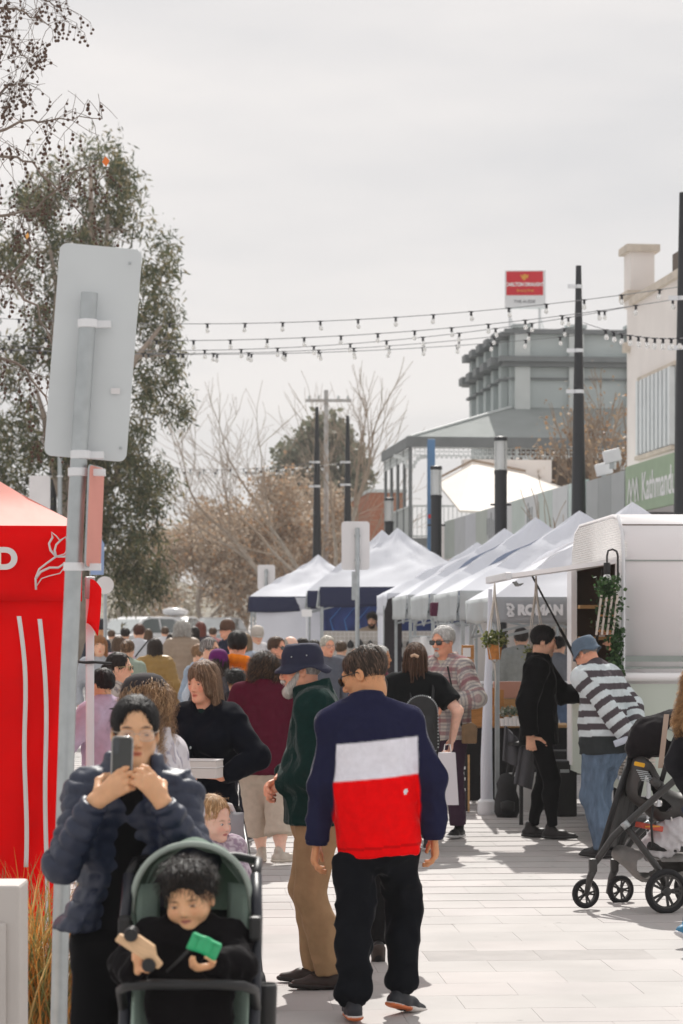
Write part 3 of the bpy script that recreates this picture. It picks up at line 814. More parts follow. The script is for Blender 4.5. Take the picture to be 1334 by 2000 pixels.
b = MB(); b.tube([(0, 0, 0), (.1, 0, 3), (0, 0, 7)], [.35, .3, .15], 8); b.build('trunk', M_bark, dg, smooth='all')
hl = tag(MB().sheet(lambda u, v: (-70 + 150 * u, 330 + 60 * v, gz(330) + 7 * v * (0.75 + .25 * math.sin(u * 9) + .12 * math.sin(u * 31))), 60, 6).build('hills', mk('wooded_hill', (0.20, 0.18, 0.14), 0.95, 0.4, .4), smooth='all'), kind='structure')
# power poles
for px, d, top, arm, lab in ((637, 100, 762, 783, 'timber power pole with crossarm above the bare trees'), (513, 118, 915, 925, 'far timber power pole left of the bare trees')):
    p = gx(px, d); k = d / F; t = thing('power_pole', lab, 'power pole', p, 0, 'power poles')
    zz = lambda y: CAMZ + (HY - y) * k - p.z
    b = MB(); b.tube([(0, 0, 0), (0, 0, zz(top))], [.12, .09], 8); b.build('pole', mk('grey_pole_timber', (.42, .41, .40), .9, .2, 4), t, smooth=True)
    b = MB(); b.box((.1, -.15, zz(arm)), (1.9, .1, .12)); b.build('crossarm', mk('grey_pole_timber', (0, 0, 0)), t)
    b = MB()
    for x in (-.7, -.3, .5, .9): b.lathe([(.02, 0), (.05, .05), (.05, .12), (.02, .16)], 6, Matrix.Translation((x, -.15, zz(arm) + .05)))
    b.build('insulators', M_greyl, t)
# ================================================================ MARKET TENTS
def canvas(name, col, tr=.3, rough=.75): return mk(name, col, rough, .05, 2.0, bump=.12, bs=9, transl=tr, spec=.2)
C_white = canvas('white_canvas', (0.78, 0.80, 0.86), .25)
C_grey = canvas('grey_canvas', (0.40, 0.415, 0.435), .2)
C_lgrey = canvas('pale_grey_canvas', (0.60, 0.63, 0.64), .3)
C_navy = canvas('navy_canvas', (0.035, 0.04, 0.085), .1)
C_blue = canvas('slate_blue_canvas', (0.20, 0.24, 0.33), .2)
C_red = mk('red_canvas', (0.92, 0.006, 0.008), .8, .10, 2.0, bump=.25, bs=7, transl=.25, spec=.03)
C_pink = canvas('painted_sunlit_red_canvas', (0.82, 0.33, 0.27), .15, .5)  # red tent roof: sunlight washing out the red is painted in as pink
def wr(x, y, s=1.0): return (math.sin(x * 7.1 + 2.3 * math.sin(y * 5.0)) + .6 * math.sin(x * 13.7 + y * 9.1) + .5 * math.sin(y * 17.3 - x * 4.1)) * s
def tent(label, X, d, w, dep, rz, eave, peak, val, roofm, valm, legs=(0, 1, 2, 3), peakoff=(0, 0), sag=.15, group='white market tents in a row', ears=True, capm=None, legbase=True, walls=()):
    g = gz(d); t = thing('market_tent', label, 'tent', (X, d, g), rz, group)
    e, p, v = eave - g, peak - g, val - g
    P = Vector((w / 2 + peakoff[0], dep / 2 + peakoff[1], p))
    cs = [Vector((0, 0, e)), Vector((w, 0, e)), Vector((w, dep, e)), Vector((0, dep, e))]
    for k in range(4):
        a, b_ = cs[k], cs[(k + 1) % 4]
        def fn(u, vv, a=a, b_=b_, k=k):
            q = a.lerp(b_, u).lerp(P, vv)
            s_ = math.sin(math.pi * vv) * (1 - abs(2 * u - 1) ** 3)
            q.z -= sag * s_
            tip = max(0, vv - .86) / .14
            q.z += .05 * tip
            q.z += wr(u * 3 + k, vv * 2, .012) * math.sin(math.pi * vv) + wr(u * 1.3 + k * 2.1, vv * .9 + k, .018) * math.sin(math.pi * vv)
            return q
        b = MB(); b.sheet(fn, 20, 18); b.build('roof_panel', capm if (capm and k in (1, 2)) else roofm, t, smooth='all')
    for k in range(4):
        a, b_ = cs[k], cs[(k + 1) % 4]; nrm = (b_ - a).cross(Vector((0, 0, 1))).normalized()
        def fv(u, vv, a=a, b_=b_, nrm=nrm, k=k):
            q = a.lerp(b_, u); q.z -= (e - v) * vv + .015 * vv * math.sin(u * 11 + k)
            return q + nrm * (.012 + .03 * vv * math.sin(u * 9 + k * 2) + .012 * vv * math.sin(u * 23 + k))
        b = MB(); b.sheet(fv, 24, 5); solid(b.build('valance', valm[k] if isinstance(valm, (list, tuple)) else valm, t, smooth='all'), .004)
    for k in legs:
        c = cs[k]; ix = .04 if k in (0, 3) else -.04; iy = .04 if k < 2 else -.04
        b = MB(); b.box((c.x + ix, c.y + iy, e / 2), (.042, .042, e)); b.box((c.x + ix, c.y + iy, .006), (.11, .11, .012)); b.build('leg', M_galv, t, bev=.004, seg=1)
    for k in range(4):
        a, b_ = cs[k], cs[(k + 1) % 4]
        b = MB()
        for q in range(2):
            u0, u1 = q / 2, (q + 1) / 2; A = a.lerp(b_, u0); B = a.lerp(b_, u1); ins = (Vector((w / 2, dep / 2, e)) - (A + B) / 2).normalized() * .05
            b.bar(A + ins + Vector((0, 0, -.05)), B + ins + Vector((0, 0, -.38)), .018, .025); b.bar(A + ins + Vector((0, 0, -.38)), B + ins + Vector((0, 0, -.05)), .018, .025)
        b.build('scissor_frame', M_galv, t)
    for (k, u0, u1, z0, m) in walls:
        a, b_ = cs[k], cs[(k + 1) % 4]
        b = MB(); b.sheet(lambda u, vv: a.lerp(b_, u0 + (u1 - u0) * u) + Vector((.02 * math.sin(u * 17), .02 * math.sin(u * 13), -(e - z0) * vv - .02)), 12, 6); b.build('side_wall', m, t, smooth='all')
    return t
RZ = math.atan(.0456)
def xl(d): return 1.40 - .0456 * (d - 22.3)
t1 = tent('grey valanced tent with block lettering behind the caravan', xl(22.3), 22.3, 3.0, 2.5, RZ, 2.05, 2.95, 1.82, C_white, [C_grey, C_grey, C_grey, C_lgrey], sag=.06)  # street-side valance paler than the front: its sunlit look is in the colour
Mx = frameM((.78, -.05, 1.93 - gz(22.3)), (1, 0, 0), (0, 0, 1)); Mx = Mx @ Matrix.Translation((-.08, 0, 0))
M_ltr = mk('lettering_white', (0.72, 0.73, 0.75), .6, .03)
text('lettering', 'ROMAN', .125, M_ltr, t1, frameM((.43, -.055, 1.925 - gz(22.3)), (1, 0, 0), (0, 0, 1)), bold=.009, sx=.92)
b = MB()
for (x0, z0, x1, z1) in ((.115, 1.985, .16, 1.985), (.16, 1.985, .185, 1.95), (.185, 1.95, .15, 1.93), (.15, 1.93, .185, 1.885), (.185, 1.885, .13, 1.88), (.125, 1.965, .145, 1.93), (.145, 1.93, .125, 1.885)):
    b.bar((x0, -.055, z0 - .075), (x1, -.055, z1 - .075), .022, .004, up=(0, 1, 0))
b.build('logo', M_ltr, t1)
tent('white tent with pale grey drapes, peak highest of the row', xl(25.6), 25.6, 3.1, 3.1, RZ, 2.17, 3.05, 1.86, C_white, [C_lgrey] * 4, peakoff=(-.05, 0), capm=C_blue)
tent('white tent with slate blue peak, second behind the grey tent', xl(29.4), 29.4, 3.0, 3.0, RZ, 2.2, 3.16, 1.9, C_white, [C_lgrey] * 4, peakoff=(-.02, 0), capm=C_blue)
tent('low white tent with red piping at its peak', xl(33.1), 33.1, 3.0, 3.0, RZ, 2.25, 3.18, 1.93, C_white, [C_lgrey] * 4, peakoff=(.0, 0))
tent('white tent with a full white side wall toward the street', xl(36.9) - .02, 36.9, 3.0, 2.7, RZ, 2.34, 3.12, 2.02, C_white, [C_white] * 4, walls=((3, 0, 1, .3, C_white),))
tb = tent('large white tent with navy valance and blue printed back wall', -.36, 40.2, 2.85, 3.0, RZ * .3, 2.50, 3.50, 2.17, C_white, [C_navy, C_navy, C_navy, C_lgrey], sag=.05, peakoff=(-.08, 0))
tent('white tent just behind the large navy valanced tent', -.62, 43.8, 2.9, 3.0, RZ * .3, 2.5, 3.62, 2.2, C_white, [C_navy, C_navy, C_navy, C_lgrey], sag=.05, peakoff=(-.05, 0))
tent('farthest white tent with short navy valance', -1.80, 47.2, 2.7, 3.0, RZ * .3, 2.45, 3.27, 2.15, C_white, [C_navy, C_navy, C_navy, C_navy], sag=.06, peakoff=(.0, 0), walls=((0, .05, .95, 1.0, C_white),))
# blue printed backdrop and goods grid of the navy tent
M_print = mk('blue_print', (0.03, 0.05, 0.16), .6, .95, 2.6, stretch=(1, 1, .6))
bd = thing('printed_backdrop', 'dark blue swirling printed backdrop inside the navy tent', 'banner', (-.35, 42.95, gz(43)))
b = MB(); b.sheet(lambda u, v: (2.6 * u, .04 * math.sin(u * 20), 1.02 + 1.05 * v), 30, 3); solid(b.build('cloth', M_print, bd, smooth='all'), .006)
text('lettering', 'ARRUNIC', .23, mk('print_lilac', (.36, .38, .62), .6, .1), bd, frameM((1.62, -.06, 1.83), (1, 0, 0), (0, 0, 1)), bold=.006)
b = MB()
for k in range(5): b.tube([(.1 + .22 * k, -.055, 1.05), (.25 + .22 * k, -.055, 1.3 + .05 * k), (.15 + .25 * k, -.055, 1.65), (.45 + .25 * k, -.055, 2.0)], [.004, .03, .02, .004], 5, flat=.1)
b.build('swirl', mk('print_blue', (.10, .24, .55), .6, .2), bd, smooth='all')
gr = thing('goods_grid', 'pale wire display grid hung with small dark goods', 'display', (-.30, 40.45, gz(40.4)))
b = MB()
for k in range(33): b.box((k * .07, 0, .82), (.006, .006, 1.3))
for k in range(19): b.box((1.12, 0, .2 + k * .07), (2.24, .006, .006))
b.build('wire_grid', M_white, gr)
b = MB(); b.box((1.12, .02, .82), (2.26, .012, 1.32)); b.build('backing', mk('beige_board', (.56, .52, .47), .8, .06), gr)
hm = MB().lathe([(.002, .06), (.01, .05), (.045, .0), (.055, -.06), (.03, -.1), (.002, -.1)], 8).mesh('hanging_bag', smooth='all'); hm.materials.append(M_bplastic)
for r_ in range(3):
    for k in range(13):
        if rnd.random() < .75:
            o = bpy.data.objects.new('hanging_bag', hm); COL.objects.link(o); o.parent = gr
            o.location = (.12 + k * .165, -.035, 1.28 - r_ * .24); o.scale = (rnd.uniform(.8, 1.2), .5, rnd.uniform(.8, 1.3))
wc = thing('price_card', 'small white card on a stand beside the blue backdrop', 'sign', (-.62 + .05, 39.7, gz(39.7)))
b = MB(); b.box((0, 0, 1.78), (.17, .01, .12)); b.build('card', M_white, wc); b = MB(); b.tube([(0, 0, 0), (0, 0, 1.72)], .012, 6); b.build('stand', M_whitep, wc)
# dark round-topped banner beside the white walled tent
fb = thing('feather_banner', 'black rounded banner with pink streak beside the white tent wall', 'banner', gx(768, 36.2))
poly = [(-.13, .0), (.13, .0), (.13, 1.55), (.10, 1.70), (.02, 1.76), (-.08, 1.72), (-.13, 1.55)]
b = MB(); b.prism(poly, frameM((0, 0, .28), (1, 0, 0), (0, 0, 1)), .01); b.build('cloth', mk('banner_black', (.03, .025, .03), .7, .3), fb)
b = MB(); b.bar((-.12, -.006, .85), (.12, -.006, 1.45), .035, .004, up=(0, 1, 0)); b.bar((-.12, -.006, .75), (.12, -.006, 1.2), .02, .004, up=(0, 1, 0)); b.build('streak', mk('banner_pink', (.5, .04, .14), .7, .1), fb)
b = MB(); b.tube([(-.14, .02, 0), (-.14, .02, 1.9)], .012, 6); b.build('pole', M_galv, fb)

# ---------------------------------------------------------------- red tent at the left
rt = thing('red_tent', 'red tent with white tulip logo and lettering at the left edge', 'tent', (at(160, 0, 13).x, 13.0, 0), R_(6.8))
RE, RV = 2.285, 1.88
def rroof(u, v):
    q = Vector((-3.0 + 3.0 * u, 0, RE)).lerp(Vector((-1.5, 1.5, 3.15)), v); q.z -= .10 * math.sin(math.pi * v) * math.sin(math.pi * u); q.z += wr(u * 2, v * 2, .006) * math.sin(math.pi * v); return q
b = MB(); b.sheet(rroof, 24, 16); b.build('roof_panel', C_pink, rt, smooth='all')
for A, B in (((0, 0), (0, 3.0)), ((0, 3.0), (-3, 3.0)), ((-3, 3), (-3, 0))):
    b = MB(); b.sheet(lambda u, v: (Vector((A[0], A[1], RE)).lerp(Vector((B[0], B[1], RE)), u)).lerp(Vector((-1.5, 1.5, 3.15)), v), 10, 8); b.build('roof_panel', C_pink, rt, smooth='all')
b = MB(); b.sheet(lambda u, v: (-3.0 + 3.0 * u, -.012 - .02 * v * (1 + math.sin(u * 14)) * .6, RE - (RE - RV) * v), 40, 6); solid(b.build('valance', C_red, rt, smooth='all'), .004)
b = MB(); b.sheet(lambda u, v: (-3.0 + (3.0 - .13 * v) * u, .02 + .026 * math.sin(u * 19 + v * 2) * (.3 + v) + .014 * math.sin(u * 41 - v * 9) + .03 * math.sin(v * 5 + u * 3) * math.sin(u * 9) + .022 * math.exp(-((v - .12 - .10 * math.sin(u * 7)) / .03) ** 2) + .016 * math.exp(-((v - .30 + .5 * (u - .85)) / .02) ** 2), RV + .12 - (RV + .06) * v), 60, 30); solid(b.build('side_wall', C_red, rt, smooth='all'), .004)
b = MB()
b.sheet(lambda u, v: (.045 + .06 * u - .02 * v * v, -.02 + .1 * u + .02 * math.sin(v * 4), 2.0 - .05 * u * u - (.235 + .02 * u) * v), 8, 8); solid(b.build('loose_flap', C_red, rt, smooth='all'), .004)
for x in (.045, -2.95):
    b = MB(); b.box((x, .12, 1.0), (.045, .045, 2.0)); b.box((x, .12, .008), (.12, .12, .014)); b.build('leg', M_whitep, rt, bev=.005)
b = MB(); b.box((.045, .12, 1.955), (.055, .055, .12)); b.build('corner_bracket', M_galv, rt, bev=.006)
b = MB(); b.tube([(-.06, .06, 1.56), (.02, .085, 1.55), (.075, .09, 1.552), (.16, .1, 1.545)], .008, 6); b.build('tie_strap', M_bplastic, rt)
M_strap = mk('white_strap', (0.72, .70, .69), .7, .05)
for x0, z0, z1 in ((-.335, 1.80, .46), (-.225, 1.785, .02)):
    b = MB(); b.sheet(lambda u, v: (x0 + .035 * math.sin(min(v * 4, 1.57)) + (u - .5) * .024 + .006 * math.sin(v * 9), -.055 - .006 * math.sin(v * 7), z0 + (z1 - z0) * v), 1, 40); solid(b.build('strap', M_strap, rt, smooth='all'), .003)
M_print2 = mk('valance_print', (0.74, .70, .69), .7, .03)
text('lettering', 'D', .155, M_print2, rt, frameM((-.405, -.048, at(0, 1094, 13).z), (1, 0, 0), (0, 0, 1)), bold=.008, sx=1.05)
def tl(px, py): q = at(px, py, 12.95); return (q.x - rt.location.x, -.05, q.z)
b = MB()
for path in ([(69, 1152), (68, 1130), (75, 1112), (90, 1100), (108, 1087)], [(108, 1087), (97, 1075), (94, 1062), (101, 1050), (99, 1040), (108, 1047), (115, 1056)], [(108, 1087), (105, 1075), (108, 1064), (116, 1056), (126, 1049), (130, 1060), (131, 1070), (124, 1082), (108, 1087)],
             [(108, 1087), (124, 1087), (137, 1080)], [(131, 1062), (138, 1052)], [(69, 1130), (78, 1117), (95, 1109), (112, 1109), (121, 1103), (123, 1098), (124, 1108), (115, 1120), (95, 1125), (80, 1130), (69, 1146)]):
    pts = [tl(*p) for p in path]
    b.tube(pts, .0085, 6, flat=.35)
b.build('tulip_logo', M_print2, rt, smooth='all')
bb_ = thing('blue_banner', 'pale blue feather banner behind the red tent leg', 'banner', gx(192, 22))
b = MB(); b.prism([(-.07, 0), (.05, 0), (.055, .28), (.0, .38), (-.07, .36)], frameM((0, 0, 2.18), (1, 0, 0), (0, 0, 1)), .008); b.build('cloth', mk('banner_blue', (.30, .42, .66), .6, .1), bb_); b = MB(); b.tube([(-.07, .01, 0), (-.07, .01, 2.55)], .012, 6); b.build('pole', M_galv, bb_)
wl = thing('round_sign', 'small round white sign on a pole beyond the red tent', 'sign', gx(205, 27))
b = MB(); b.lathe([(.001, 0), (.1, 0), (.1, .01), (.001, .01)], 24, frameM((0, 0, 2.13), (1, 0, 0), (0, 0, 1))); b.build('disc', M_alu2, wl); b = MB(); b.tube([(0, .02, 0), (0, .02, 2.2)], .02, 8); b.build('post', M_galv, wl)
# ---------------------------------------------------------------- leaning sign post in the foreground
sp = thing('sign_post', 'leaning galvanised post with a large blank metal sign back', 'sign', gx(112, 9.0))
ox = gx(112, 9.0)
def spp(px, py, dd=9.0): q = at(px, py, dd); return (q.x - ox.x, dd - 9.0, q.z)
b = MB(); b.tube([(0, 0, 0), spp(119, 1800), spp(133, 1350), spp(149, 980), spp(160, 800), spp(175, 572)], .0315, 18); b.build('post', M_galv, sp, smooth=True)
def plate(cx, cy, w, h, ang, dy, yaw=0.0, r=.03):
    c = spp(cx, cy); x = Vector((math.cos(ang) * math.cos(yaw), math.sin(yaw), math.sin(ang) * math.cos(yaw))); y = Vector((-math.sin(ang), 0, math.cos(ang)))
    y = (y - x * x.dot(y)).normalized()
    return frameM((c[0], dy, c[2]), x, y), rrect(w, h, r, 6)
Mp, pl = plate(178, 684, .308, .80, R_(-4.4), .075, R_(6))
b = MB(); b.prism(pl, Mp, .004); b.build('sign_plate', M_alu, sp, bev=.001, seg=1)
Mp, pl = plate(181, 1008, .20, .375, R_(-2.2), .06, R_(80), r=.02)
b = MB(); b.prism(pl, Mp, .004); b.build('side_plate', mk('faded_red_sign', (.66, .26, .21), .5, .08, 4), sp)
b = MB(); b.tube([Mp @ Vector((x, y, 0)) for x, y in pl] + [Mp @ Vector((*pl[0], 0))], .004, 6); b.build('plate_rim', M_galv, sp)
for px, py, ww in ((171, 632, .085), (157, 888, .085), (152, 922, .10), (143, 1107, .10)):
    c = spp(px, py); b = MB(); b.lathe([(.033, -.016), (.037, -.014), (.037, .014), (.033, .016)], 18, Matrix.Translation(c)); b.box((c[0] + ww / 2, .025, c[2]), (ww, .035, .026)); b.build('clamp_band', M_whitep, sp)
for px, py in ((131, 500), (250, 508), (100, 862), (232, 872)):
    c = spp(px, py); b = MB(); b.lathe([(.001, 0), (.006, 0), (.005, .004), (.001, .005)], 8, frameM((c[0], .072, c[2]), (1, 0, 0), (0, 0, 1))); b.build('bolt', M_galv, sp)
b = MB(); c = spp(113, 812); b.box((c[0], .0705, c[2]), (.0035, .001, .06)); b.build('scratch_mark', M_bplastic, sp)
b = MB(); c = spp(222, 760); b.box((c[0], .0705, c[2]), (.035, .001, .022)); b.build('sticker', M_alu2, sp)
# cream planter wall and ornamental grass
pb = thing('planter_box', 'cream planter box with recessed panel at the lower left corner', 'planter', (at(38, 0, 8.4).x, 8.4, 0))
M_pl = mk('cream_planter', (.56, .52, .49), .7, .06, 3)
b = MB(); b.box((-.35, .12, .415), (.70, .24, .83)); b.build('body', M_pl, pb, bev=.012)
b = MB(); b.box((-.375, -.008, .37), (.66, .02, .66)); b.build('panel', M_pl, pb, bev=.008)
og = thing('ornamental_grass', 'tuft of orange and green ornamental grass beside the planter', 'plant', (at(48, 0, 9.7).x, 9.7, 0))
V = []; Q = []; cl = []
r2 = np.random.RandomState(4)
for i in range(900):
    bx = r2.normal() * .11; by = r2.normal() * .10; a = r2.uniform(0, 6.28); L = r2.uniform(.3, .85); ln = r2.uniform(.1, .85) * L; w = r2.uniform(.0022, .0048)
    dx, dy = math.cos(a), math.sin(a); c = [(.60, .24, .05), (.52, .33, .10), (.28, .27, .10), (.20, .22, .09), (.62, .42, .18)][r2.choice(5, p=[.26, .22, .22, .16, .14])]
    o = len(V)
    for k in range(8):
        u = k / 7; f = ln * u ** 1.6; z = L * (u - .25 * (ln / L) * u ** 3)
        ww = w * (1 - u) ** .5 + .0004
        V += [(bx + dx * f - dy * ww, by + dy * f * .7 + dx * ww, z + .03), (bx + dx * f + dy * ww, by + dy * f * .7 - dx * ww, z + .03)]; cl += [c, c]
    Q += [(o + 2 * k, o + 2 * k + 1, o + 2 * k + 3, o + 2 * k + 2) for k in range(7)]
ob = link('blades', npmesh('blades', V, Q, np.array(cl)), og, mk('grass_blade', (1, 1, 1), .5, .1, attr=True, transl=.3)); ob['kind'] = 'stuff'
b = MB(); b.lathe([(.02, .0), (.40, .0), (.38, .03), (.02, .05)], 16); b.build('soil_mound', mk('soil', (.13, .10, .08), .95, .3, 20), og)
kb = thing('garden_kerb', 'low grey kerb stone edging the grass bed', 'kerb', (at(80, 0, 9.0).x, 9.2, 0), .25)
b = MB(); b.box((0, 0, .05), (.9, .12, .10)); b.build('stone', mk('kerb_stone', (.42, .41, .39), .8, .1, 8), kb, bev=.012)

# ================================================================ CARAVAN
VD, VX = 19.0, at(1210, 0, 19.0).x
van = thing('food_caravan', 'white vintage food caravan with open serving hatch and sage lower panels', 'caravan', (VX, VD, gz(VD)), RZ)
M_vw = mk('caravan_white', (.90, .88, .885), .35, .04, 2, spec=.5)
M_vg = mk('caravan_sage', (.55, .60, .53), .4, .05, 2, spec=.5)
M_vs = mk('caravan_stripe', (.30, .335, .315), .4, .05)
M_vr = mk('ribbed_panel', (.88, .86, .84), .45, .04, 2, wave=('Z', 16, .012), bump=.5)
def vbox(name, x0, x1, y0, y1, z0, z1, m, bev=0.0, seg=2):
    b = MB(); b.box(((x0 + x1) / 2, (y0 + y1) / 2, (z0 + z1) / 2), (x1 - x0, y1 - y0, z1 - z0)); return b.build(name, m, van, smooth=bool(bev), bev=bev, seg=seg)
# rear wall with rounded crown: profile extruded across the width
VL, VW = 2.9, 2.2
prof = [(0, .40), (0, 1.28), (.0, 2.25), (.03, 2.42), (.10, 2.53), (.24, 2.60), (.55, 2.64), (2.4, 2.64), (2.7, 2.58), (2.86, 2.42), (2.9, 2.2), (2.9, .4)]
b = MB()
def shell(pts, x0, x1):
    n = len(pts); vs_ = [(x0, y, z) for y, z in pts] + [(x1, y, z) for y, z in pts]
    b.add(vs_, [(i, i + n, i + n + 1, i + 1) for i in range(n - 1)])
b = MB(); shell([p for p in prof if p[1] >= 1.28], .03, VW); solid(b.build('body_shell', M_vw, van, smooth=True), .03, -1)
for q_ in ([(0.0, .40), (0.0, 1.28)], [(2.9, 1.28), (2.9, .4)]):
    b = MB(); shell(q_, .03, VW); solid(b.build('lower_shell', M_vg, van), .03, -1)
rib = [(x, y) for x, y in prof]
b = MB(); b.prism([(.0, 2.24), (.02, 2.40), (.12, 2.52), (.26, 2.585), (.55, 2.62), (2.4, 2.62), (2.7, 2.56), (2.85, 2.4), (2.88, 2.24)], frameM((.03, 0, 0), (0, 1, 0), (0, 0, 1)), .03); b.build('upper_side_panel', M_vr, van)
vbox('near_jamb', 0, .03, .0, .22, 1.28, 2.24, M_vw); vbox('far_jamb', -.01, .04, 2.62, 2.9, .5, 2.24, M_vw)
vbox('lower_side_panel', .0, .03, .0, 2.88, .45, 1.12, M_vg); vbox('counter', -.16, .30, .22, 2.62, 1.12, 1.16, M_wood, .01)
b = MB(); b.prism([(.0, .40), (2.9, .40), (2.9, 2.2), (2.7, 2.55), (.3, 2.57), (0, 2.3)], frameM((VW - .03, 0, 0), (0, 1, 0), (0, 0, 1)), .03); b.build('off_side_panel', M_vw, van)
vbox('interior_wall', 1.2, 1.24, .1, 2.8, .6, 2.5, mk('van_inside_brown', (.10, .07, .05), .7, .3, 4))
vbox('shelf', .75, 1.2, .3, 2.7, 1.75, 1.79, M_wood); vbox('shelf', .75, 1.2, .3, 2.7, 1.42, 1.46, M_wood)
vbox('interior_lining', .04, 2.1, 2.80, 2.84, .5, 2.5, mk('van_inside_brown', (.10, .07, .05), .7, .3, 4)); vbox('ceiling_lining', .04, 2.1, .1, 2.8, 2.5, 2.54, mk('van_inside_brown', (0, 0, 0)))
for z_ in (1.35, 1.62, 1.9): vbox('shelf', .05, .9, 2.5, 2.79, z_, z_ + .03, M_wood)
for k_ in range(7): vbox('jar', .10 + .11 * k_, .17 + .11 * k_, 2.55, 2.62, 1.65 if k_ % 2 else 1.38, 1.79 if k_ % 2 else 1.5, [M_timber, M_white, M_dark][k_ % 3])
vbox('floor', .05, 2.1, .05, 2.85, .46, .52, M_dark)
for y in (2.45, 2.25, 1.95): vbox('shelf_upright', .68, .74, y, y + .05, 1.16, 2.3, M_wood if y > 2.3 else M_timber)
vbox('stripe', .02, VW, -.008, -.001, 1.455, 1.50, M_vs); vbox('stripe', .02, VW, -.012, -.001, 1.40, 1.415, M_vs)
b = MB(); b.tube([(.0, -.02, 1.335), (VW, -.02, 1.335)], .035, 10); b.build('bump_rail', M_vw, van, smooth=True)
vbox('seam', .02, VW, -.006, -.001, 2.245, 2.255, M_vs); 
b = MB(); b.tube([(.035, -.005, .45), (.03, -.008, 1.3), (.03, -.008, 2.3), (.03, .06, 2.48), (.03, .25, 2.61)], .014, 8); b.build('corner_trim', M_whitep, van, smooth=True)
b = MB(); rr = rrect(.9, .55, .09); b.tube([(1.0 + x, -.006, 1.86 + y) for x, y in rr] + [(1.0 + rr[0][0], -.006, 1.86 + rr[0][1])], .008, 6); b.build('window_seal', M_vw, van, smooth=True)
b = MB(); b.tube([(.04, -.02, .98), (.3, -.03, .96), (.55, -.025, .86), (.8, -.02, .80)], .007, 6); b.build('power_cord', M_vs, van)
for y in (.75, 1.75):
    b = MB(); b.lathe([(.05, -.09), (.27, -.09), (.3, -.05), (.3, .05), (.27, .09), (.05, .09)], 24, frameM((.14, y + .2, .30), (0, 1, 0), (0, 0, 1))); b.build('wheel', M_rubber, van, smooth=True)
# hatch held open by struts
b = MB(); b.add([(-.0, .16, 2.25), (-.0, 1.60, 2.25), (-.86, 1.60, 2.13), (-.86, .16, 2.13)], [(0, 1, 2, 3)]); hatch = solid(b.build('serving_hatch', M_vw, van), .035)
b = MB(); b.bar((-.86, .14, 2.13), (-.86, 1.62, 2.13), .05, .06); b.build('hatch_edge', M_whitep, van, bev=.008)
for (p, q) in (((-.50, 1.5, 2.16), (.0, 1.9, 1.32)), ((-.05, .55, 2.2), (.02, 1.35, 1.55))):
    p, q = Vector(p), Vector(q); b = MB(); b.tube([p, p.lerp(q, .6)], .009, 6); b.tube([p.lerp(q, .52), q], .014, 6); b.build('gas_strut', M_bplastic, van)
b = MB()
for k in range(6): b.tube([(-.78, .3 + .05 * k, 2.09), (-.76 + .02 * (k % 2), .32 + .05 * k, 2.06), (-.72, .33 + .05 * k, 2.075)], .006, 5)
b.build('hooks', M_galv, van)
# wall lamp, ivy, rack
wlm = thing('wall_lamp', 'black gooseneck lamp with a clear bulb above the ivy', 'lamp', (VX - .02, VD - .06, 2.12))
b = MB(); b.tube([(0, 0, 0), (0, 0, .20), (-.01, -.0, .235), (-.04, -.0, .25), (-.075, -.0, .24), (-.085, -.0, .20), (-.085, 0, .14)], .0085, 8); b.build('arm', M_bplastic, wlm, smooth=True)
b = MB(); b.lathe([(.005, .15), (.026, .145), (.026, .06), (.02, .055)], 12, Matrix.Translation((-.085, 0, 0))); b.build('socket', M_bplastic, wlm, smooth=True)
b = MB(); b.lathe([(.02, .057), (.035, .03), (.036, -.0), (.02, -.03), (.001, -.036)], 14, Matrix.Translation((-.085, 0, 0))); b.build('bulb', M_bulb, wlm, smooth='all')
iv = thing('ivy_garland', 'green artificial ivy garland hanging down the near hatch jamb', 'garland', (VX - .05, VD - .05, .9))
C = []
for i in range(2600):
    z = nrs.uniform(0, 1.26); w = .085 if z > .85 else .045
    C.append((nrs.normal() * w * .5 - (.045 if z > .85 else -.01), nrs.normal() * .035 - .03, z))
leafmesh('leaves', np.array(C), .034, .45, .6, [(.04, .09, .03), (.06, .13, .045), (.03, .065, .025), (.09, .16, .06)], 6, iv, M_leaf)
b = MB(); b.tube([(0, 0, 1.26), (.01, -.01, .6), (0, 0, 0)], .008, 5); b.build('stem', M_twig, iv)
rk = thing('card_rack', 'pale wooden slatted card rack hanging beside the ivy', 'rack', (VX - .14, VD - .12, 1.70))
b = MB()
M_pale = mk('pale_bleached_wood', (.60, .53, .47), .7, .12, 9, stretch=(4, 4, 1))
for k in range(4):
    b = MB(); b.bar((-.055 + k * .042, 0, .0), (-.015 + k * .042, .0, .31), .017, .012, up=(0, 1, 0)); b.build('slat', M_pale, rk)
for z in (.03, .15, .27):
    b = MB(); b.bar((-.06 + z * .12, .01, z), (.075 + z * .12, .01, z), .014, .01, up=(0, 1, 0)); b.build('rail', M_timber, rk)
# crate of pale boards leaning by the caravan
cr_ = thing('slatted_crate', 'pale wooden slatted crate on a small table by the caravan', 'crate', (at(1240, 0, 18.5).x, 18.5, 0), .2)
for k in range(7):
    b = MB(); b.box((0, -.0, .64 + k * .026), (.26, .22, .018)); b.build('board', M_pale, cr_, bev=.003, seg=1)
b = MB(); b.box((0, 0, .615), (.34, .28, .025)); b.build('table_top', M_whitep, cr_)
for x in (-.15, .15):
    b = MB(); b.box((x, -.12, .30), (.025, .025, .61)); b.build('leg', M_whitep, cr_)
    b = MB(); b.box((x, .12, .30), (.025, .025, .61)); b.build('leg', M_whitep, cr_)
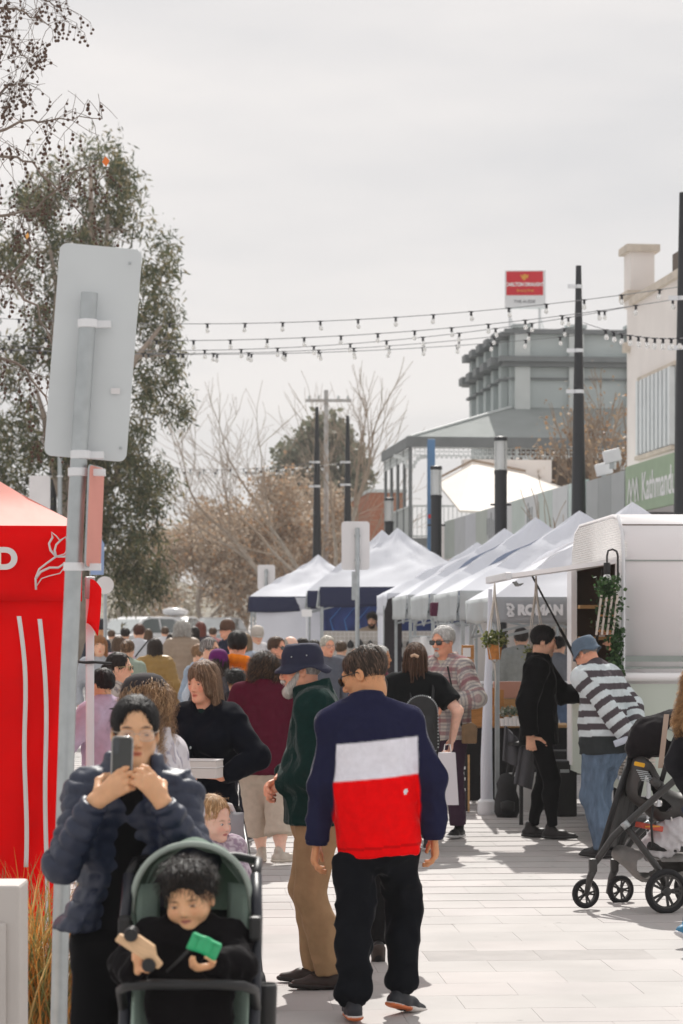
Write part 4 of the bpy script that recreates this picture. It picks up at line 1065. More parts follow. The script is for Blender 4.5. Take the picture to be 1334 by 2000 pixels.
# hanging macrame planters under the hatch
M_cord = mk('cotton_cord', (.62, .58, .52), .9, .1, 30)
def macrame(label, px, d, ytop, ypot, pot):
    p = at(px, ytop, d); t = thing('hanging_planter', label, 'planter', (p.x, p.y, at(px, ypot, d).z), 0, 'macrame hangers under the hatch')
    zt = p.z - t.location.z
    for a in range(4):
        an = a * 1.571 + .5; b = MB()
        b.tube([(0, 0, zt), (.008 * math.cos(an), .008 * math.sin(an), zt * .72), (.05 * math.cos(an), .05 * math.sin(an), zt * .33), (.066 * math.cos(an), .066 * math.sin(an), .02), (.05 * math.cos(an + .4), .05 * math.sin(an + .4), -.11), (0, 0, -.15)], [.006, .009, .005, .004, .004, .004], 6); b.build('cord', M_cord, t, smooth='all')
    b = MB(); b.tube([(0, 0, -.15), (.01, 0, -.3), (0, 0, -.5)], [.008, .006, .003], 5); b.build('tassel', M_cord, t)
    if pot:
        b = MB(); b.lathe([(.002, -.12), (.048, -.12), (.064, .0), (.06, .004), (.05, -.01), (.002, -.012)], 20); b.build('wicker_pot', mk('wicker', (.50, .20, .05), .7, .25, 40, bump=.4, bs=160), t, smooth=True)
    C = nrs.normal(size=(500 if pot else 160, 3)) * np.array([.045, .045, .03]) + np.array([.01, 0, .035])
    if not pot: C[:, 2] -= .12; C[:, 0] -= .03
    leafmesh('foliage', C, .035, .35, -.3, [(.12, .15, .04), (.20, .22, .07), (.07, .10, .03), (.34, .34, .14)], 8 if pot else 9, t, M_leaf)
macrame('woven pot plant hanging in cords beside the white pole', 966, 19.6, 1138, 1259, True)
macrame('white macrame hanger in front of the block lettering', 1047, 19.8, 1125, 1255, False)

# ================================================================ GOODS UNDER THE GREY TENT
wp = thing('banner_pole', 'thick white wrapped tent leg tapering to a round white foot', 'pole', gx(950, 22.0))
b = MB(); b.tube([(.005, 0, .05), (.0, 0, .5), (.015, 0, 1.2), (.03, 0, 1.75), (.035, 0, 2.05)], [.066, .06, .042, .026, .02], 14, flat=.8); b.build('wrap', C_white, wp, smooth=True)
b = MB(); b.lathe([(.01, 0), (.075, .0), (.085, .03), (.08, .12), (.05, .15)], 16); b.build('foot', M_whitep, wp, smooth=True)
tg = lambda px, d: gx(px, d)
st = thing('trestle_table', 'black cloth covered trestle table under the grey tent', 'table', (tg(962, 23.2).x, 23.2, gz(23.2)))
b = MB(); b.box((.0, .25, .74), (1.5, .6, .03)); b.build('table_top', M_wood, st)
b = MB(); b.sheet(lambda u, v: (-.745 + 1.49 * u, -.06 - .02 * math.sin(u * 30) * v, .73 - .7 * v), 40, 4); b.build('table_cloth', mk('black_cloth', (.015, .015, .017), .9, .2), st, smooth='all')
cr1 = thing('timber_crate', 'open orange timber crate with a handle on the table', 'crate', (tg(918, 23.1).x, 23.1, gz(23.1) + .757))
b = MB(); b.box((0, -.13, .10), (.50, .015, .20)); b.build('front_board', M_timber, cr1); b = MB(); b.box((0, .13, .10), (.50, .015, .20)); b.build('back_board', M_timber, cr1)
for s_ in (-1, 1):
    b = MB(); b.box((s_ * .2425, 0, .10), (.015, .24, .20)); b.build('side_board', M_timber, cr1)
b = MB(); b.tube([(-.1, 0, .2), (-.05, 0, .3), (.08, 0, .36), (.16, 0, .3), (.2, 0, .2)], .018, 8); b.build('handle', M_timber, cr1, smooth=True)
for i, (px, h, w) in enumerate(((948, .36, .20), (968, .34, .16))):
    c = thing('timber_easel', ['tall orange timber panel behind the white pole', 'orange timber panel right of the white pole'][i], 'easel', (tg(px, 23.05).x, 23.05 + .02 * i, gz(23.1) + .757), .1)
    b = MB(); b.box((0, 0, h / 2), (w, .02, h)); b.build('board', M_timber, c, bev=.004); b = MB(); b.box((.03, -.015, h * .72), (.012, .008, .05)); b.build('mark', M_bplastic, c)
for i in range(4):
    c = thing('display_box', ['white cube of the timber display tower, lowest', 'black fronted timber cube in the display tower', 'white cube of the timber display tower, upper', 'orange capped cube on top of the display tower'][i], 'box', (tg(914, 22.9).x, 22.95, gz(23) + .97 + i * .14))
    b = MB(); b.box((0, 0, .068), (.115, .1, .135)); b.build('box', M_timber, c, bev=.004); b = MB(); b.box((-.012 if i != 1 else .015, -.053, .066), (.075, .006, .085)); b.build('label_card', M_bplastic if i == 1 else M_white, c)
pk = thing('pink_case', 'pale pink display case on the table', 'box', (tg(1000, 23.4).x, 23.4, gz(23.4) + .757))
b = MB(); b.box((0, 0, .33), (.36, .10, .16)); b.build('case', mk('salmon_board', (.55, .30, .23), .7, .06), pk, bev=.006); b = MB(); b.box((0, 0, .12), (.30, .09, .25)); b.build('stand', M_wood, pk)
pots = [(982, .10), (990, .12), (998, .11), (1006, .13), (1014, .10), (1022, .12)]
for i, (px, h) in enumerate(pots):
    c = thing('small_pot', ['white pot at the left end of the pot row', 'second white pot in the pot row', 'third white pot in the pot row', 'tallest white pot in the pot row', 'fifth white pot in the pot row', 'white pot at the right end of the pot row'][i], 'pot', (tg(px, 22.95).x, 22.95, gz(23) + .757), 0, 'white pots on the table')
    b = MB(); b.lathe([(.002, 0), (.024, 0), (.03, h * .7), (.028, h * .72), (.002, h * .7)], 12); b.build('cup', M_white, c, smooth=True)
    sp2 = leafmesh('sprig', nrs.normal(size=(60, 3)) * .018 + np.array([0, 0, h + .02]), .03, .4, -.5, [(.30, .36, .28), (.5, .52, .46), (.2, .26, .17)], 30 + i, c, M_leaf); sp2['kind'] = 'stuff'
ab = thing('price_board', 'black price board with a column of white labels and timber edge', 'sign', (tg(900, 22.2).x, 22.2, gz(22.2)))
b = MB(); b.box((0, .0, .26), (.13, .02, .5)); b.build('board', M_bplastic, ab); b = MB(); b.box((.072, -.005, .27), (.018, .03, .52)); b.build('timber_edge', M_wood, ab)
for k in range(8):
    b = MB(); b.box((.005 + .012 * (k % 2), -.014, .46 - k * .05), (.05, .006, .026)); b.build('label', M_pw, ab)
tb_ = thing('plastic_tub', 'pale grey plastic tub under the table', 'tub', (tg(1030, 22.6).x, 22.6, gz(22.6)))
b = MB(); b.lathe([(.002, 0), (.13, 0), (.16, .30), (.175, .31), (.175, .335), (.002, .34)], 20); b.build('tub', mk('tub_grey', (.55, .55, .54), .4, .04), tb_, smooth=True)
for i, (px, d, w, h) in enumerate(((1082, 22.6, .3, .55), (1066, 23.6, .32, .62), (1100, 21.9, .22, .5))):
    c = thing('speaker_box', ['black box standing behind the man in black', 'black case farther back under the grey tent', 'black case by the caravan jamb'][i], 'box', (tg(px, d).x, d, gz(d)))
    b = MB(); b.box((0, 0, h / 2), (w, .3, h)); b.build('cabinet', M_bplastic, c, bev=.012); b = MB(); b.box((0, -.153, h * .82), (.08, .012, .03)); b.build('handle', M_galv, c)
bp = thing('slumped_backpack', 'black backpack slumped against the tent leg', 'bag', gx(990, 21.7))
b = MB(); b.lathe([(.002, 0), (.09, .0), (.115, .05), (.11, .16), (.085, .24), (.095, .30), (.06, .38), (.002, .40)], 18, Matrix.Diagonal((1, .7, 1, 1))); b.build('body', mk('black_nylon', (.018, .018, .02), .6, .2, bump=.5, bs=25), bp, smooth='all')
b = MB(); b.tube([(.05, -.02, .37), (.08, -.03, .48), (.06, -.03, .62), (.02, 0, .5), (.0, 0, .39)], .012, 6); b.build('strap', M_bplastic, bp)
b = MB(); b.lathe([(.002, 0), (.06, .0), (.065, .08), (.002, .10)], 14, Matrix.Translation((0, -.09, .06)) @ Matrix.Diagonal((1, .5, 1, 1))); b.build('pocket', M_bplastic, bp, smooth='all')
fr = thing('metal_railing', 'white metal railing behind the table in the sun', 'railing', (xl(26) + .1, 25.2, gz(25.2)))
for z in (.98, 1.10): 
    b = MB(); b.tube([(-.4, 0, z), (2.3, 0, z)], .014, 8); b.build('rail', M_whitep, fr, smooth=True)
for x in (-.35, .5, 1.4, 2.2):
    b = MB(); b.tube([(x, 0, 0), (x, 0, 1.10)], .016, 8); b.build('post', M_whitep, fr, smooth=True)
b = MB(); b.bar((.25, -.02, 1.1), (.5, -.02, .7), .025, .02); b.build('brace', M_whitep, fr)
gj = thing('grey_jacket', 'grey jacket hanging off a stool behind the man in black', 'jacket', gx(1012, 20.9))
b = MB(); b.sheet(lambda u, v: (-.11 + .16 * u + .10 * v * (u - .2), .02 * math.sin(u * 12), .86 - .18 * u - .30 * v + .06 * v * u), 16, 12); solid(b.build('cloth', mk('charcoal_cloth', (.085, .085, .095), .9, .15), gj, smooth='all'), .02)
b = MB(); b.sheet(lambda u, v: (.02 + .14 * u - .05 * v, -.03 + .02 * math.sin(u * 9), .70 - .05 * u - .34 * v), 10, 12); solid(b.build('sleeve', mk('charcoal_cloth', (0, 0, 0)), gj, smooth='all'), .03)
b = MB(); b.tube([(.03, .05, 0), (.03, .05, .7)], .018, 8); b.lathe([(.02, .68), (.13, .69), (.13, .72), (.02, .73)], 14, Matrix.Translation((.03, .05, 0))); b.build('stool', M_bplastic, gj)
# goods and racks glimpsed inside the other tents
for i, (px, d, h, m, lab) in enumerate(((838, 27.5, 1.55, M_white, 'white garment panel hanging inside the second tent'), (868, 29.0, 1.3, M_cord, 'cream cloth panel inside the second tent'), (892, 26.6, 1.7, M_lgr if False else M_whitep, 'white shelf back at the edge of the second tent'))):
    c = thing('hanging_cloth', lab, 'cloth', gx(px, d)); b = MB(); b.sheet(lambda u, v: (-.19 + .38 * u, .03 * math.sin(u * 14), h - (h - .5) * v), 14, 4); solid(b.build('cloth', m, c, smooth='all'), .006); b = MB(); b.tube([(-.2, 0, h), (.2, 0, h)], .01, 6); b.tube([(-.2, 0, 0), (-.2, 0, h)], .01, 6); b.build('rail', M_galv, c)
mb_ = thing('maroon_awning_box', 'dark maroon box display hanging inside the second tent', 'display', gx(862, 28.0)); b = MB(); b.box((0, 0, 1.86), (.26, .2, .16)); b.build('box', mk('maroon_felt', (.10, .02, .05), .8, .1), mb_, bev=.02); b = MB(); b.tube([(0, .05, 0), (0, .05, 1.78)], .015, 6); b.build('stand', M_galv, mb_)
# ================================================================ FIGURES: implicit surfaces meshed with surface nets
def _n(v): v = np.asarray(v, float); return v / (np.linalg.norm(v) + 1e-12)
def smin(a, b, k):
    h = np.clip(.5 + .5 * (b - a) / k, 0, 1); return b + (a - b) * h - k * h * (1 - h)
def smax(a, b, k): return -smin(-a, -b, k)
class Fld:
    def __init__(s): s.p = []
    def rc(s, a, b, ra, rb, k=.02, ax=None, q=1.0, cap=False, cap0=False, op=0):
        a, b = np.asarray(a, float), np.asarray(b, float); m = max(ra, rb)
        s.p.append(('c', (a, b, ra, rb, None if ax is None else _n(ax), q, cap, cap0), np.minimum(a, b) - m, np.maximum(a, b) + m, k, op)); return s
    def ch(s, pts, rs, k=.02, ax=None, q=1.0, cap=False):
        for i in range(len(pts) - 1): s.rc(pts[i], pts[i + 1], rs[i], rs[i + 1], k, ax, q, cap and i == len(pts) - 2)
        return s
    def el(s, c, r, R=None, k=.02, op=0):
        c, r = np.asarray(c, float), np.asarray(r, float); m = float(max(r))
        s.p.append(('e', (c, r, None if R is None else np.asarray(R)), c - m, c + m, k, op)); return s
    @staticmethod
    def dist(pr, X, Y, Z):
        if pr[0] == 'c':
            a, b, ra, rb, ax, q, cap, cap0 = pr[1]; ba = b - a; L2 = ba @ ba + 1e-12
            px, py, pz = X - a[0], Y - a[1], Z - a[2]
            tt = (px * ba[0] + py * ba[1] + pz * ba[2]) / L2
            t = np.clip(tt, 0, 1)
            qx, qy, qz = px - t * ba[0], py - t * ba[1], pz - t * ba[2]
            if ax is not None and q != 1:
                c = (qx * ax[0] + qy * ax[1] + qz * ax[2]) * (1 / q - 1); qx = qx + ax[0] * c; qy = qy + ax[1] * c; qz = qz + ax[2] * c
            d = np.sqrt(qx * qx + qy * qy + qz * qz) - (ra + (rb - ra) * t)
            if q < 1: d = d * (.5 + .5 * q)
            L = math.sqrt(L2)
            if cap: d = np.maximum(d, (tt - 1) * L)
            if cap0: d = np.maximum(d, -tt * L)
            return d
        c, r, R = pr[1]
        px, py, pz = X - c[0], Y - c[1], Z - c[2]
        if R is not None: px, py, pz = [px * R[0][i] + py * R[1][i] + pz * R[2][i] for i in range(3)]
        k0 = np.sqrt((px / r[0]) ** 2 + (py / r[1]) ** 2 + (pz / r[2]) ** 2); k1 = np.sqrt((px / r[0] ** 2) ** 2 + (py / r[1] ** 2) ** 2 + (pz / r[2] ** 2) ** 2) + 1e-9
        return k0 * (k0 - 1) / k1
    def ev(s, P):
        X, Y, Z = P[:, 0], P[:, 1], P[:, 2]; D = np.full(len(P), .5)
        for pr in s.p:
            d = s.dist(pr, X, Y, Z); D = smin(D, d, pr[4]) if pr[5] == 0 else smax(D, -d, pr[4])
        return D
    def grad(s, P, e=.003):
        d0 = s.ev(P); g = np.stack([s.ev(P + np.eye(3)[i] * e) - d0 for i in range(3)], 1)
        return d0, g / (np.linalg.norm(g, axis=1, keepdims=True) + 1e-9)
    def net(s, st):
        lo = np.min([p[2] for p in s.p if p[5] == 0], 0) - 2.5 * st; hi = np.max([p[3] for p in s.p if p[5] == 0], 0) + 2.5 * st
        ax = [np.arange(lo[i], hi[i] + st, st) for i in range(3)]
        D = np.full([len(a) for a in ax], .5, np.float32)
        for pr in s.p:
            m = pr[4] + 2 * st; sl = []
            for i in range(3):
                i0 = max(0, int((pr[2][i] - m - lo[i]) / st)); i1 = min(len(ax[i]), int((pr[3][i] + m - lo[i]) / st) + 2); sl.append(slice(i0, i1))
            X, Y, Z = ax[0][sl[0]][:, None, None], ax[1][sl[1]][None, :, None], ax[2][sl[2]][None, None, :]
            if X.size == 0 or Y.size == 0 or Z.size == 0: continue
            d = s.dist(pr, X, Y, Z); B = D[tuple(sl)]
            D[tuple(sl)] = smin(B, d, pr[4]) if pr[5] == 0 else smax(B, -d, pr[4])
        return snet(D, lo, st)
def snet(D, lo, st):
    S = D < 0; nx, ny, nz = D.shape
    cnt = np.zeros((nx - 1, ny - 1, nz - 1), np.int8)
    for i in (0, 1):
        for j in (0, 1):
            for k in (0, 1): cnt += S[i:nx - 1 + i, j:ny - 1 + j, k:nz - 1 + k]
    act = np.argwhere((cnt > 0) & (cnt < 8)); n = len(act)
    idx = np.full(cnt.shape, -1, np.int64); idx[act[:, 0], act[:, 1], act[:, 2]] = np.arange(n)
    acc = np.zeros((n, 3)); c = np.zeros(n)
    cor = [(i, j, k) for i in (0, 1) for j in (0, 1) for k in (0, 1)]
    val = {q: D[act[:, 0] + q[0], act[:, 1] + q[1], act[:, 2] + q[2]] for q in cor}
    for q in cor:
        for a in range(3):
            if q[a] == 0:
                r = list(q); r[a] = 1; r = tuple(r); d0, d1 = val[q], val[r]; m = (d0 < 0) != (d1 < 0)
                t = np.where(m, d0 / np.where(m, d0 - d1, 1), 0)
                P = np.tile(np.array(q, float), (n, 1)); P[:, a] = t
                acc += P * m[:, None]; c += m
    V = lo + (act + acc / c[:, None]) * st
    Q = []
    for a in range(3):
        b, d = (a + 1) % 3, (a + 2) % 3
        s0 = [slice(None)] * 3; s1 = [slice(None)] * 3; s0[a] = slice(0, -1); s1[a] = slice(1, None)
        for x in (b, d): s0[x] = slice(1, -1); s1[x] = slice(1, -1)
        A, B = S[tuple(s0)], S[tuple(s1)]
        for flip, m in ((0, A & ~B), (1, ~A & B)):
            e = np.argwhere(m)
            if not len(e): continue
            e[:, b] += 1; e[:, d] += 1
            def g(ob, od): q = e.copy(); q[:, b] += ob; q[:, d] += od; return idx[q[:, 0], q[:, 1], q[:, 2]]
            f = np.stack([g(-1, -1), g(0, -1), g(0, 0), g(-1, 0)], 1)
            Q.append(f[:, ::-1] if flip else f)
    Q = np.concatenate(Q) if Q else np.zeros((0, 4), int)
    return V, Q[(Q >= 0).all(1)]
def vnorm(V, Q):
    fn = np.cross(V[Q[:, 2]] - V[Q[:, 0]], V[Q[:, 3]] - V[Q[:, 1]]); N = np.zeros_like(V)
    for i in range(4):
        for a in range(3): N[:, a] += np.bincount(Q[:, i], fn[:, a], len(V))
    return N / (np.linalg.norm(N, axis=1, keepdims=True) + 1e-12)
def vnoise(P, seed=0):
    I = np.floor(P).astype(np.int64); f = P - I; f = f * f * (3 - 2 * f); o = np.zeros(len(P))
    for i in (0, 1):
        for j in (0, 1):
            for k in (0, 1):
                h = ((I[:, 0] + i) * 374761393 + (I[:, 1] + j) * 668265263 + (I[:, 2] + k) * 2147483647 + seed * 1274126177) & 0xffffffff
                h = ((h ^ (h >> 13)) * 1274126177) & 0xffffffff; h = ((h ^ (h >> 16)) & 0xffff) / 65535.0
                o += h * (f[:, 0] if i else 1 - f[:, 0]) * (f[:, 1] if j else 1 - f[:, 1]) * (f[:, 2] if k else 1 - f[:, 2])
    return o * 2 - 1
def rot(yaw, pitch=0, roll=0): return np.array((Matrix.Rotation(R_(yaw), 3, 'Z') @ Matrix.Rotation(R_(pitch), 3, 'X') @ Matrix.Rotation(R_(roll), 3, 'Y')))
SK = {'light': (.80, .46, .31), 'tan': (.64, .31, .15), 'olive': (.72, .42, .24), 'pink': (.82, .40, .26), 'brown': (.32, .16, .09), 'child': (.80, .46, .26), 'fair': (.84, .54, .42)}
M_skin = mk('skin', (1, 1, 1), .5, .06, 30, attr=True, spec=.4, sss=.25, bump=.05, bs=220)
M_hair = mk('hair', (1, 1, 1), .5, .12, 40, attr=True, spec=.28, bump=.6, bs=170, stretch=(1, 1, .18))
M_eye = mk('eye', (1, 1, 1), .15, 0, attr=True, spec=.6)
M_cloth = mk('cloth', (1, 1, 1), .9, .09, 25, attr=True, spec=.08, bump=.25, bs=420, sheen=.14)
M_knit = mk('knit', (1, 1, 1), .95, .07, 30, attr=True, spec=.02, bump=.3, bs=300, sheen=.35)
M_fleece = mk('fleece', (1, 1, 1), .95, .16, 40, attr=True, spec=.05, bump=.5, bs=240, sheen=.3)
M_nylon = mk('nylon_shell', (1, 1, 1), .48, .08, 18, attr=True, spec=.5, bump=.25, bs=40)
M_denim = mk('denim', (1, 1, 1), .85, .28, 14, attr=True, spec=.2, bump=.25, bs=380, stretch=(2.5, 2.5, .6))
M_leather = mk('shoe_leather', (1, 1, 1), .5, .12, 20, attr=True, spec=.4)
M_straw = mk('hat_cotton', (1, 1, 1), .85, .1, 30, attr=True, bump=.2, bs=300)

def ik(a, t, l1, l2, pole):
    a, t = np.asarray(a, float), np.asarray(t, float); d = t - a; L = np.linalg.norm(d); L = min(max(L, abs(l1 - l2) + .01), (l1 + l2) * .998); u = _n(d)
    x = (l1 * l1 - l2 * l2 + L * L) / (2 * L); y = math.sqrt(max(l1 * l1 - x * x, 0)); p = np.asarray(pole, float); p = _n(p - u * (p @ u))
    return a + u * x + p * y, a + u * L
def skel(h, ps):
    k = ps.get('kid', 0); hipf, neckf, hh = (.44, .765, .225) if k else (.52, .825, .134)
    hh = ps.get('headh', hh) ; ln, sd_, tw = R_(ps.get('lean', 0)), R_(ps.get('side', 0)), ps.get('tw', 0)
    w = ps.get('w', 1.0); S = {'h': h, 'hh': hh * h, 'w': w, 'kid': k}
    S['hc'] = hc = np.array([*ps.get('hipxy', (0, 0)), ps.get('hipz', hipf * h)])
    S['u'] = u = _n([math.sin(sd_), -math.sin(ln) * math.cos(sd_), math.cos(ln) * math.cos(sd_)])
    Rt = rot(tw); S['s'] = s_ = Rt @ np.array([1, 0, 0.0]); f = Rt @ np.array([0, -1, 0.0]); S['f'] = f = _n(f - u * (f @ u))
    tl = (neckf - hipf) * h; S['tl'] = tl
    hunch = ps.get('hunch', .0)
    S['nb'] = nb = hc + u * tl + f * hunch * h
    sw = ps.get('shw', .088) * h * (.9 + .1 * w)
    drop = ps.get('shdrop', .034) * h
    S['shR'] = nb - u * drop - s_ * sw; S['shL'] = nb - u * drop + s_ * sw
    nl = R_(ps.get('lean', 0) * .5 + ps.get('neck', 12)); nd = _n([math.sin(sd_) * .5, 0, 0] + np.array([0, -math.sin(nl), math.cos(nl)]) if not tw else Rt @ np.array([0, -math.sin(nl), math.cos(nl)]))
    S['hR'] = rot(ps.get('hy', 0), ps.get('hp', 0), ps.get('hr', 0)); S['nd'] = nd
    S['head'] = nb + nd * (S['hh'] * .46 + (.026 if k else .036) * h) + S['hR'] @ np.array([0, -.04, 0]) * S['hh']
    la, lf = .168 * h, .150 * h
    if k: la, lf = .15 * h, .13 * h
    for sd2, sg in (('R', -1), ('L', 1)):
        arm = ps.get(sd2, {}); out = s_ * sg
        tgt = arm.get('w'); tgt = np.asarray(tgt, float) if tgt is not None else hc + out * (.135 * h * w) + f * .035 * h - np.array([0, 0, .015 * h])
        pole = arm.get('pole', out * .6 - f * .8)
        e, wr_ = ik(S['sh' + sd2], tgt, la, lf, pole); S['el' + sd2], S['wr' + sd2] = e, wr_
        hd = _n(arm.get('hd', _n(wr_ - e) + np.array([0, 0, -.1]))); pn = np.asarray(arm.get('pn', -out), float); pn = _n(pn - hd * (pn @ hd)); S['hand' + sd2] = (hd, pn, np.asarray(arm.get('tv', f), float), arm.get('curl', 35), arm.get('thumb', .35))
        ft = ps.get('f' + sd2, {}); hp_ = hc + s_ * sg * (.052 * h) - np.array([0, 0, .015 * h]); S['hip' + sd2] = hp_
        an = np.asarray(ft.get('a', (sg * .065 * h, .01, .045 * h)), float)
        l1 = .236 * h if not k else .20 * h
        kn, an = ik(hp_, an, l1, l1 * .985, ft.get('pole', f * 1.0 + out * .12)); S['kn' + sd2], S['an' + sd2] = kn, an
        S['ft' + sd2] = (ft.get('yaw', sg * 12), ft.get('pitch', 0))
    return S
def hand_f(F_, W, H, h, lod):
    hd, pn, tv, cu, th = H; s_ = np.cross(hd, pn)
    if s_ @ tv < 0: s_ = -s_
    if lod: F_.rc(W, W + hd * .06 * h, .018 * h, .02 * h, ax=pn, q=.55); F_.rc(W + hd * .06 * h, W + hd * .09 * h + pn * .02 * h, .018 * h, .012 * h, ax=pn, q=.6); return
    F_.rc(W - hd * .01 * h, W + hd * .046 * h, .0165 * h, .0225 * h, k=.012, ax=pn, q=.52)
    for i, L in enumerate((.042, .047, .044, .035)):
        b = W + hd * (.056 - abs(i - 1.2) * .002) * h + s_ * (1.5 - i) * .0118 * h; d = hd + s_ * (1.5 - i) * .06; a = 0
        for j, (fr, rr) in enumerate(((.45, .0064), (.32, .0058), (.23, .005))):
            a += R_(cu * (.7, 1.0, .8)[j] + i * 3); dd = _n(d * math.cos(a) + pn * math.sin(a)); e = b + dd * L * fr * h; F_.rc(b, e, rr * h, rr * .9 * h, k=.005); b = e
    b = W + hd * .015 * h + s_ * .017 * h + pn * .004 * h
    for L, rr, mix in ((.03, .0085, .9), (.026, .0072, .55), (.018, .006, .3)):
        d = _n(hd * (1.15 - mix) + s_ * mix + pn * th * (1.2 - mix)); e = b + d * L * h; F_.rc(b, e, rr * h, rr * .9 * h, k=.008); b = e
def head_f(F_, S, face=True, k=None):
    o, R, s = S['head'], S['hR'], S['hh']
    kd = S.get('kid'); kz = (lambda z: z * .84 - .075) if kd else (lambda z: z)
    H = lambda x, y, z: o + R @ (np.array([x, y * (.96 if kd and y < -.3 else 1), kz(z) if z < .3 else z]) * s)
    def el(c, r, k=.05, op=0): F_.el(H(*c), np.array(r) * s, R, k * s, op)
    def rc(a, b, ra, rb, k=.05, op=0): F_.rc(H(*a), H(*b), ra * s, rb * s, k * s, op=op)
    if kd:
        F_.el(o + R @ (np.array([0, .05, .10]) * s), np.array([.37, .42, .385]) * s, R, .05 * s); F_.el(o + R @ (np.array([0, -.13, -.14]) * s), np.array([.31, .26, .30]) * s, R, .08 * s)
        for x in (-1, 1): F_.el(o + R @ (np.array([x * .19, -.23, -.22]) * s), np.array([.13, .12, .12]) * s, R, .08 * s)
    el((0, .06, .14), (.325, .40, .355)); el((0, -.12, -.10), (.27, .26, .32), .08)
    for x in (-1, 1):
        rc((x * .20, .02, -.20), (x * .06, -.27, -.40), .085, .085, .08); el((x * .165, -.235, -.10), (.105, .10, .11), .06)
    el((0, -.305, -.405), (.095, .08, .08), .06)
    rc((0, .10, -.35), (0, .10, -.15), .19, .22, .08)
    if face:
        for x in (-1, 1):
            rc((x * .05, -.335, .095), (x * .20, -.29, .085), .045, .04, .06)
            el((x * .148, -.405, .005), (.085, .06, .06), .05, 1); el((x * .148, -.300, -.005), (.085, .075, .062), .02)
            el((x * .335, .05, -.05), (.035, .085, .115), .03); el((x * .362, .03, -.04), (.02, .04, .06), .02, 1); el((x * .055, -.385, -.175), (.038, .045, .032), .02)
        rc((0, -.345, .03), (0, -.435, -.135), .035, .048, .04); el((0, -.425, -.155), (.048, .05, .04), .02)
        rc((-.07, -.345, -.275), (0, -.385, -.262), .02, .026, .02); rc((.07, -.345, -.275), (0, -.385, -.262), .02, .026, .02); rc((-.055, -.345, -.318), (.055, -.345, -.318), .03, .03, .03)
        rc((-.075, -.392, -.291), (.075, -.392, -.291), .008, .008, .012, 1)
    return H
def head_col(V, S, skin, brow=(.05, .035, .025), lip=None, blush=.12, stub=0):
    L = (V - S['head']) @ S['hR'] / S['hh']; x, y, z = np.abs(L[:, 0]), L[:, 1], ((L[:, 2] + .075) / .84 if S.get('kid') else L[:, 2]); c = np.tile(np.array(skin, float), (len(V), 1))
    fr = (y < -.15) & (np.abs(z) < .6)
    def mix(m, col): c[:] = c * (1 - m[:, None]) + np.array(col) * m[:, None]
    sm = lambda d, w: np.clip(.5 - d / w, 0, 1)
    mix(sm(np.hypot((x - .18) / .13, (z + .13) / .11) - .7, .6) * blush * fr, (skin[0] * 1.0, skin[1] * .55, skin[2] * .5))
    if stub: mix(sm(np.hypot(x / .26, (z + .40) / .2) - .9, .3) * stub * fr, (.09, .075, .07))
    lc = lip or (skin[0] * .82, skin[1] * .45, skin[2] * .45)
    mix(sm(np.hypot(x / .088, (z + .292) / .042) - .95, .3) * (y < -.30), lc)
    mix(sm(np.abs(z + .291) - .008, .014) * (x < .08) * (y < -.3) * .7, (lc[0] * .35, lc[1] * .3, lc[2] * .3))
    mix(sm(np.hypot((x - .145) / .085, (z - .098 + (x - .14) ** 2 * 1.5) / .020) - .9, .35) * fr * .85, brow)
    mix(sm(np.hypot((x - .148) / .070, (z - .012) / .016) - .9, .4) * (y < -.28) * .6, (skin[0] * .25, skin[1] * .2, skin[2] * .2))
    mix(sm(np.hypot((x - .035) / .018, (z + .192) / .010) - .9, .5) * (y < -.36) * .7, (skin[0] * .25, skin[1] * .15, skin[2] * .12))
    return c
def eyes(root, S, iris=(.03, .018, .012), down=0.0):
    for x in (-1, 1):
        c = S['head'] + S['hR'] @ (np.array([x * .148, -.318 - (.012 if S.get('kid') else 0), (-.008 - .012 * down) * (.84 if S.get('kid') else 1) - (.075 if S.get('kid') else 0)]) * S['hh']); n1, n2 = 10, 12; V = []; cl = []
        for i in range(n1 + 1):
            for j in range(n2):
                a, b = math.pi * i / n1, 2 * math.pi * j / n2; l = np.array([math.sin(a) * math.cos(b) * .056, -math.cos(a) * .062, math.sin(a) * math.sin(b) * (.027 - .012 * down)])
                V.append(c + S['hR'] @ (l * S['hh'])); r = math.hypot(l[0] - .004, l[2] + .004 * down); cl.append(iris if (r < .030 and l[1] < 0) else (.62, .58, .55))
        Q = [(i * n2 + j, i * n2 + (j + 1) % n2, (i + 1) * n2 + (j + 1) % n2, (i + 1) * n2 + j) for i in range(n1) for j in range(n2)]
        link('eye', npmesh('eye', V, Q, np.array(cl)), root, M_eye)
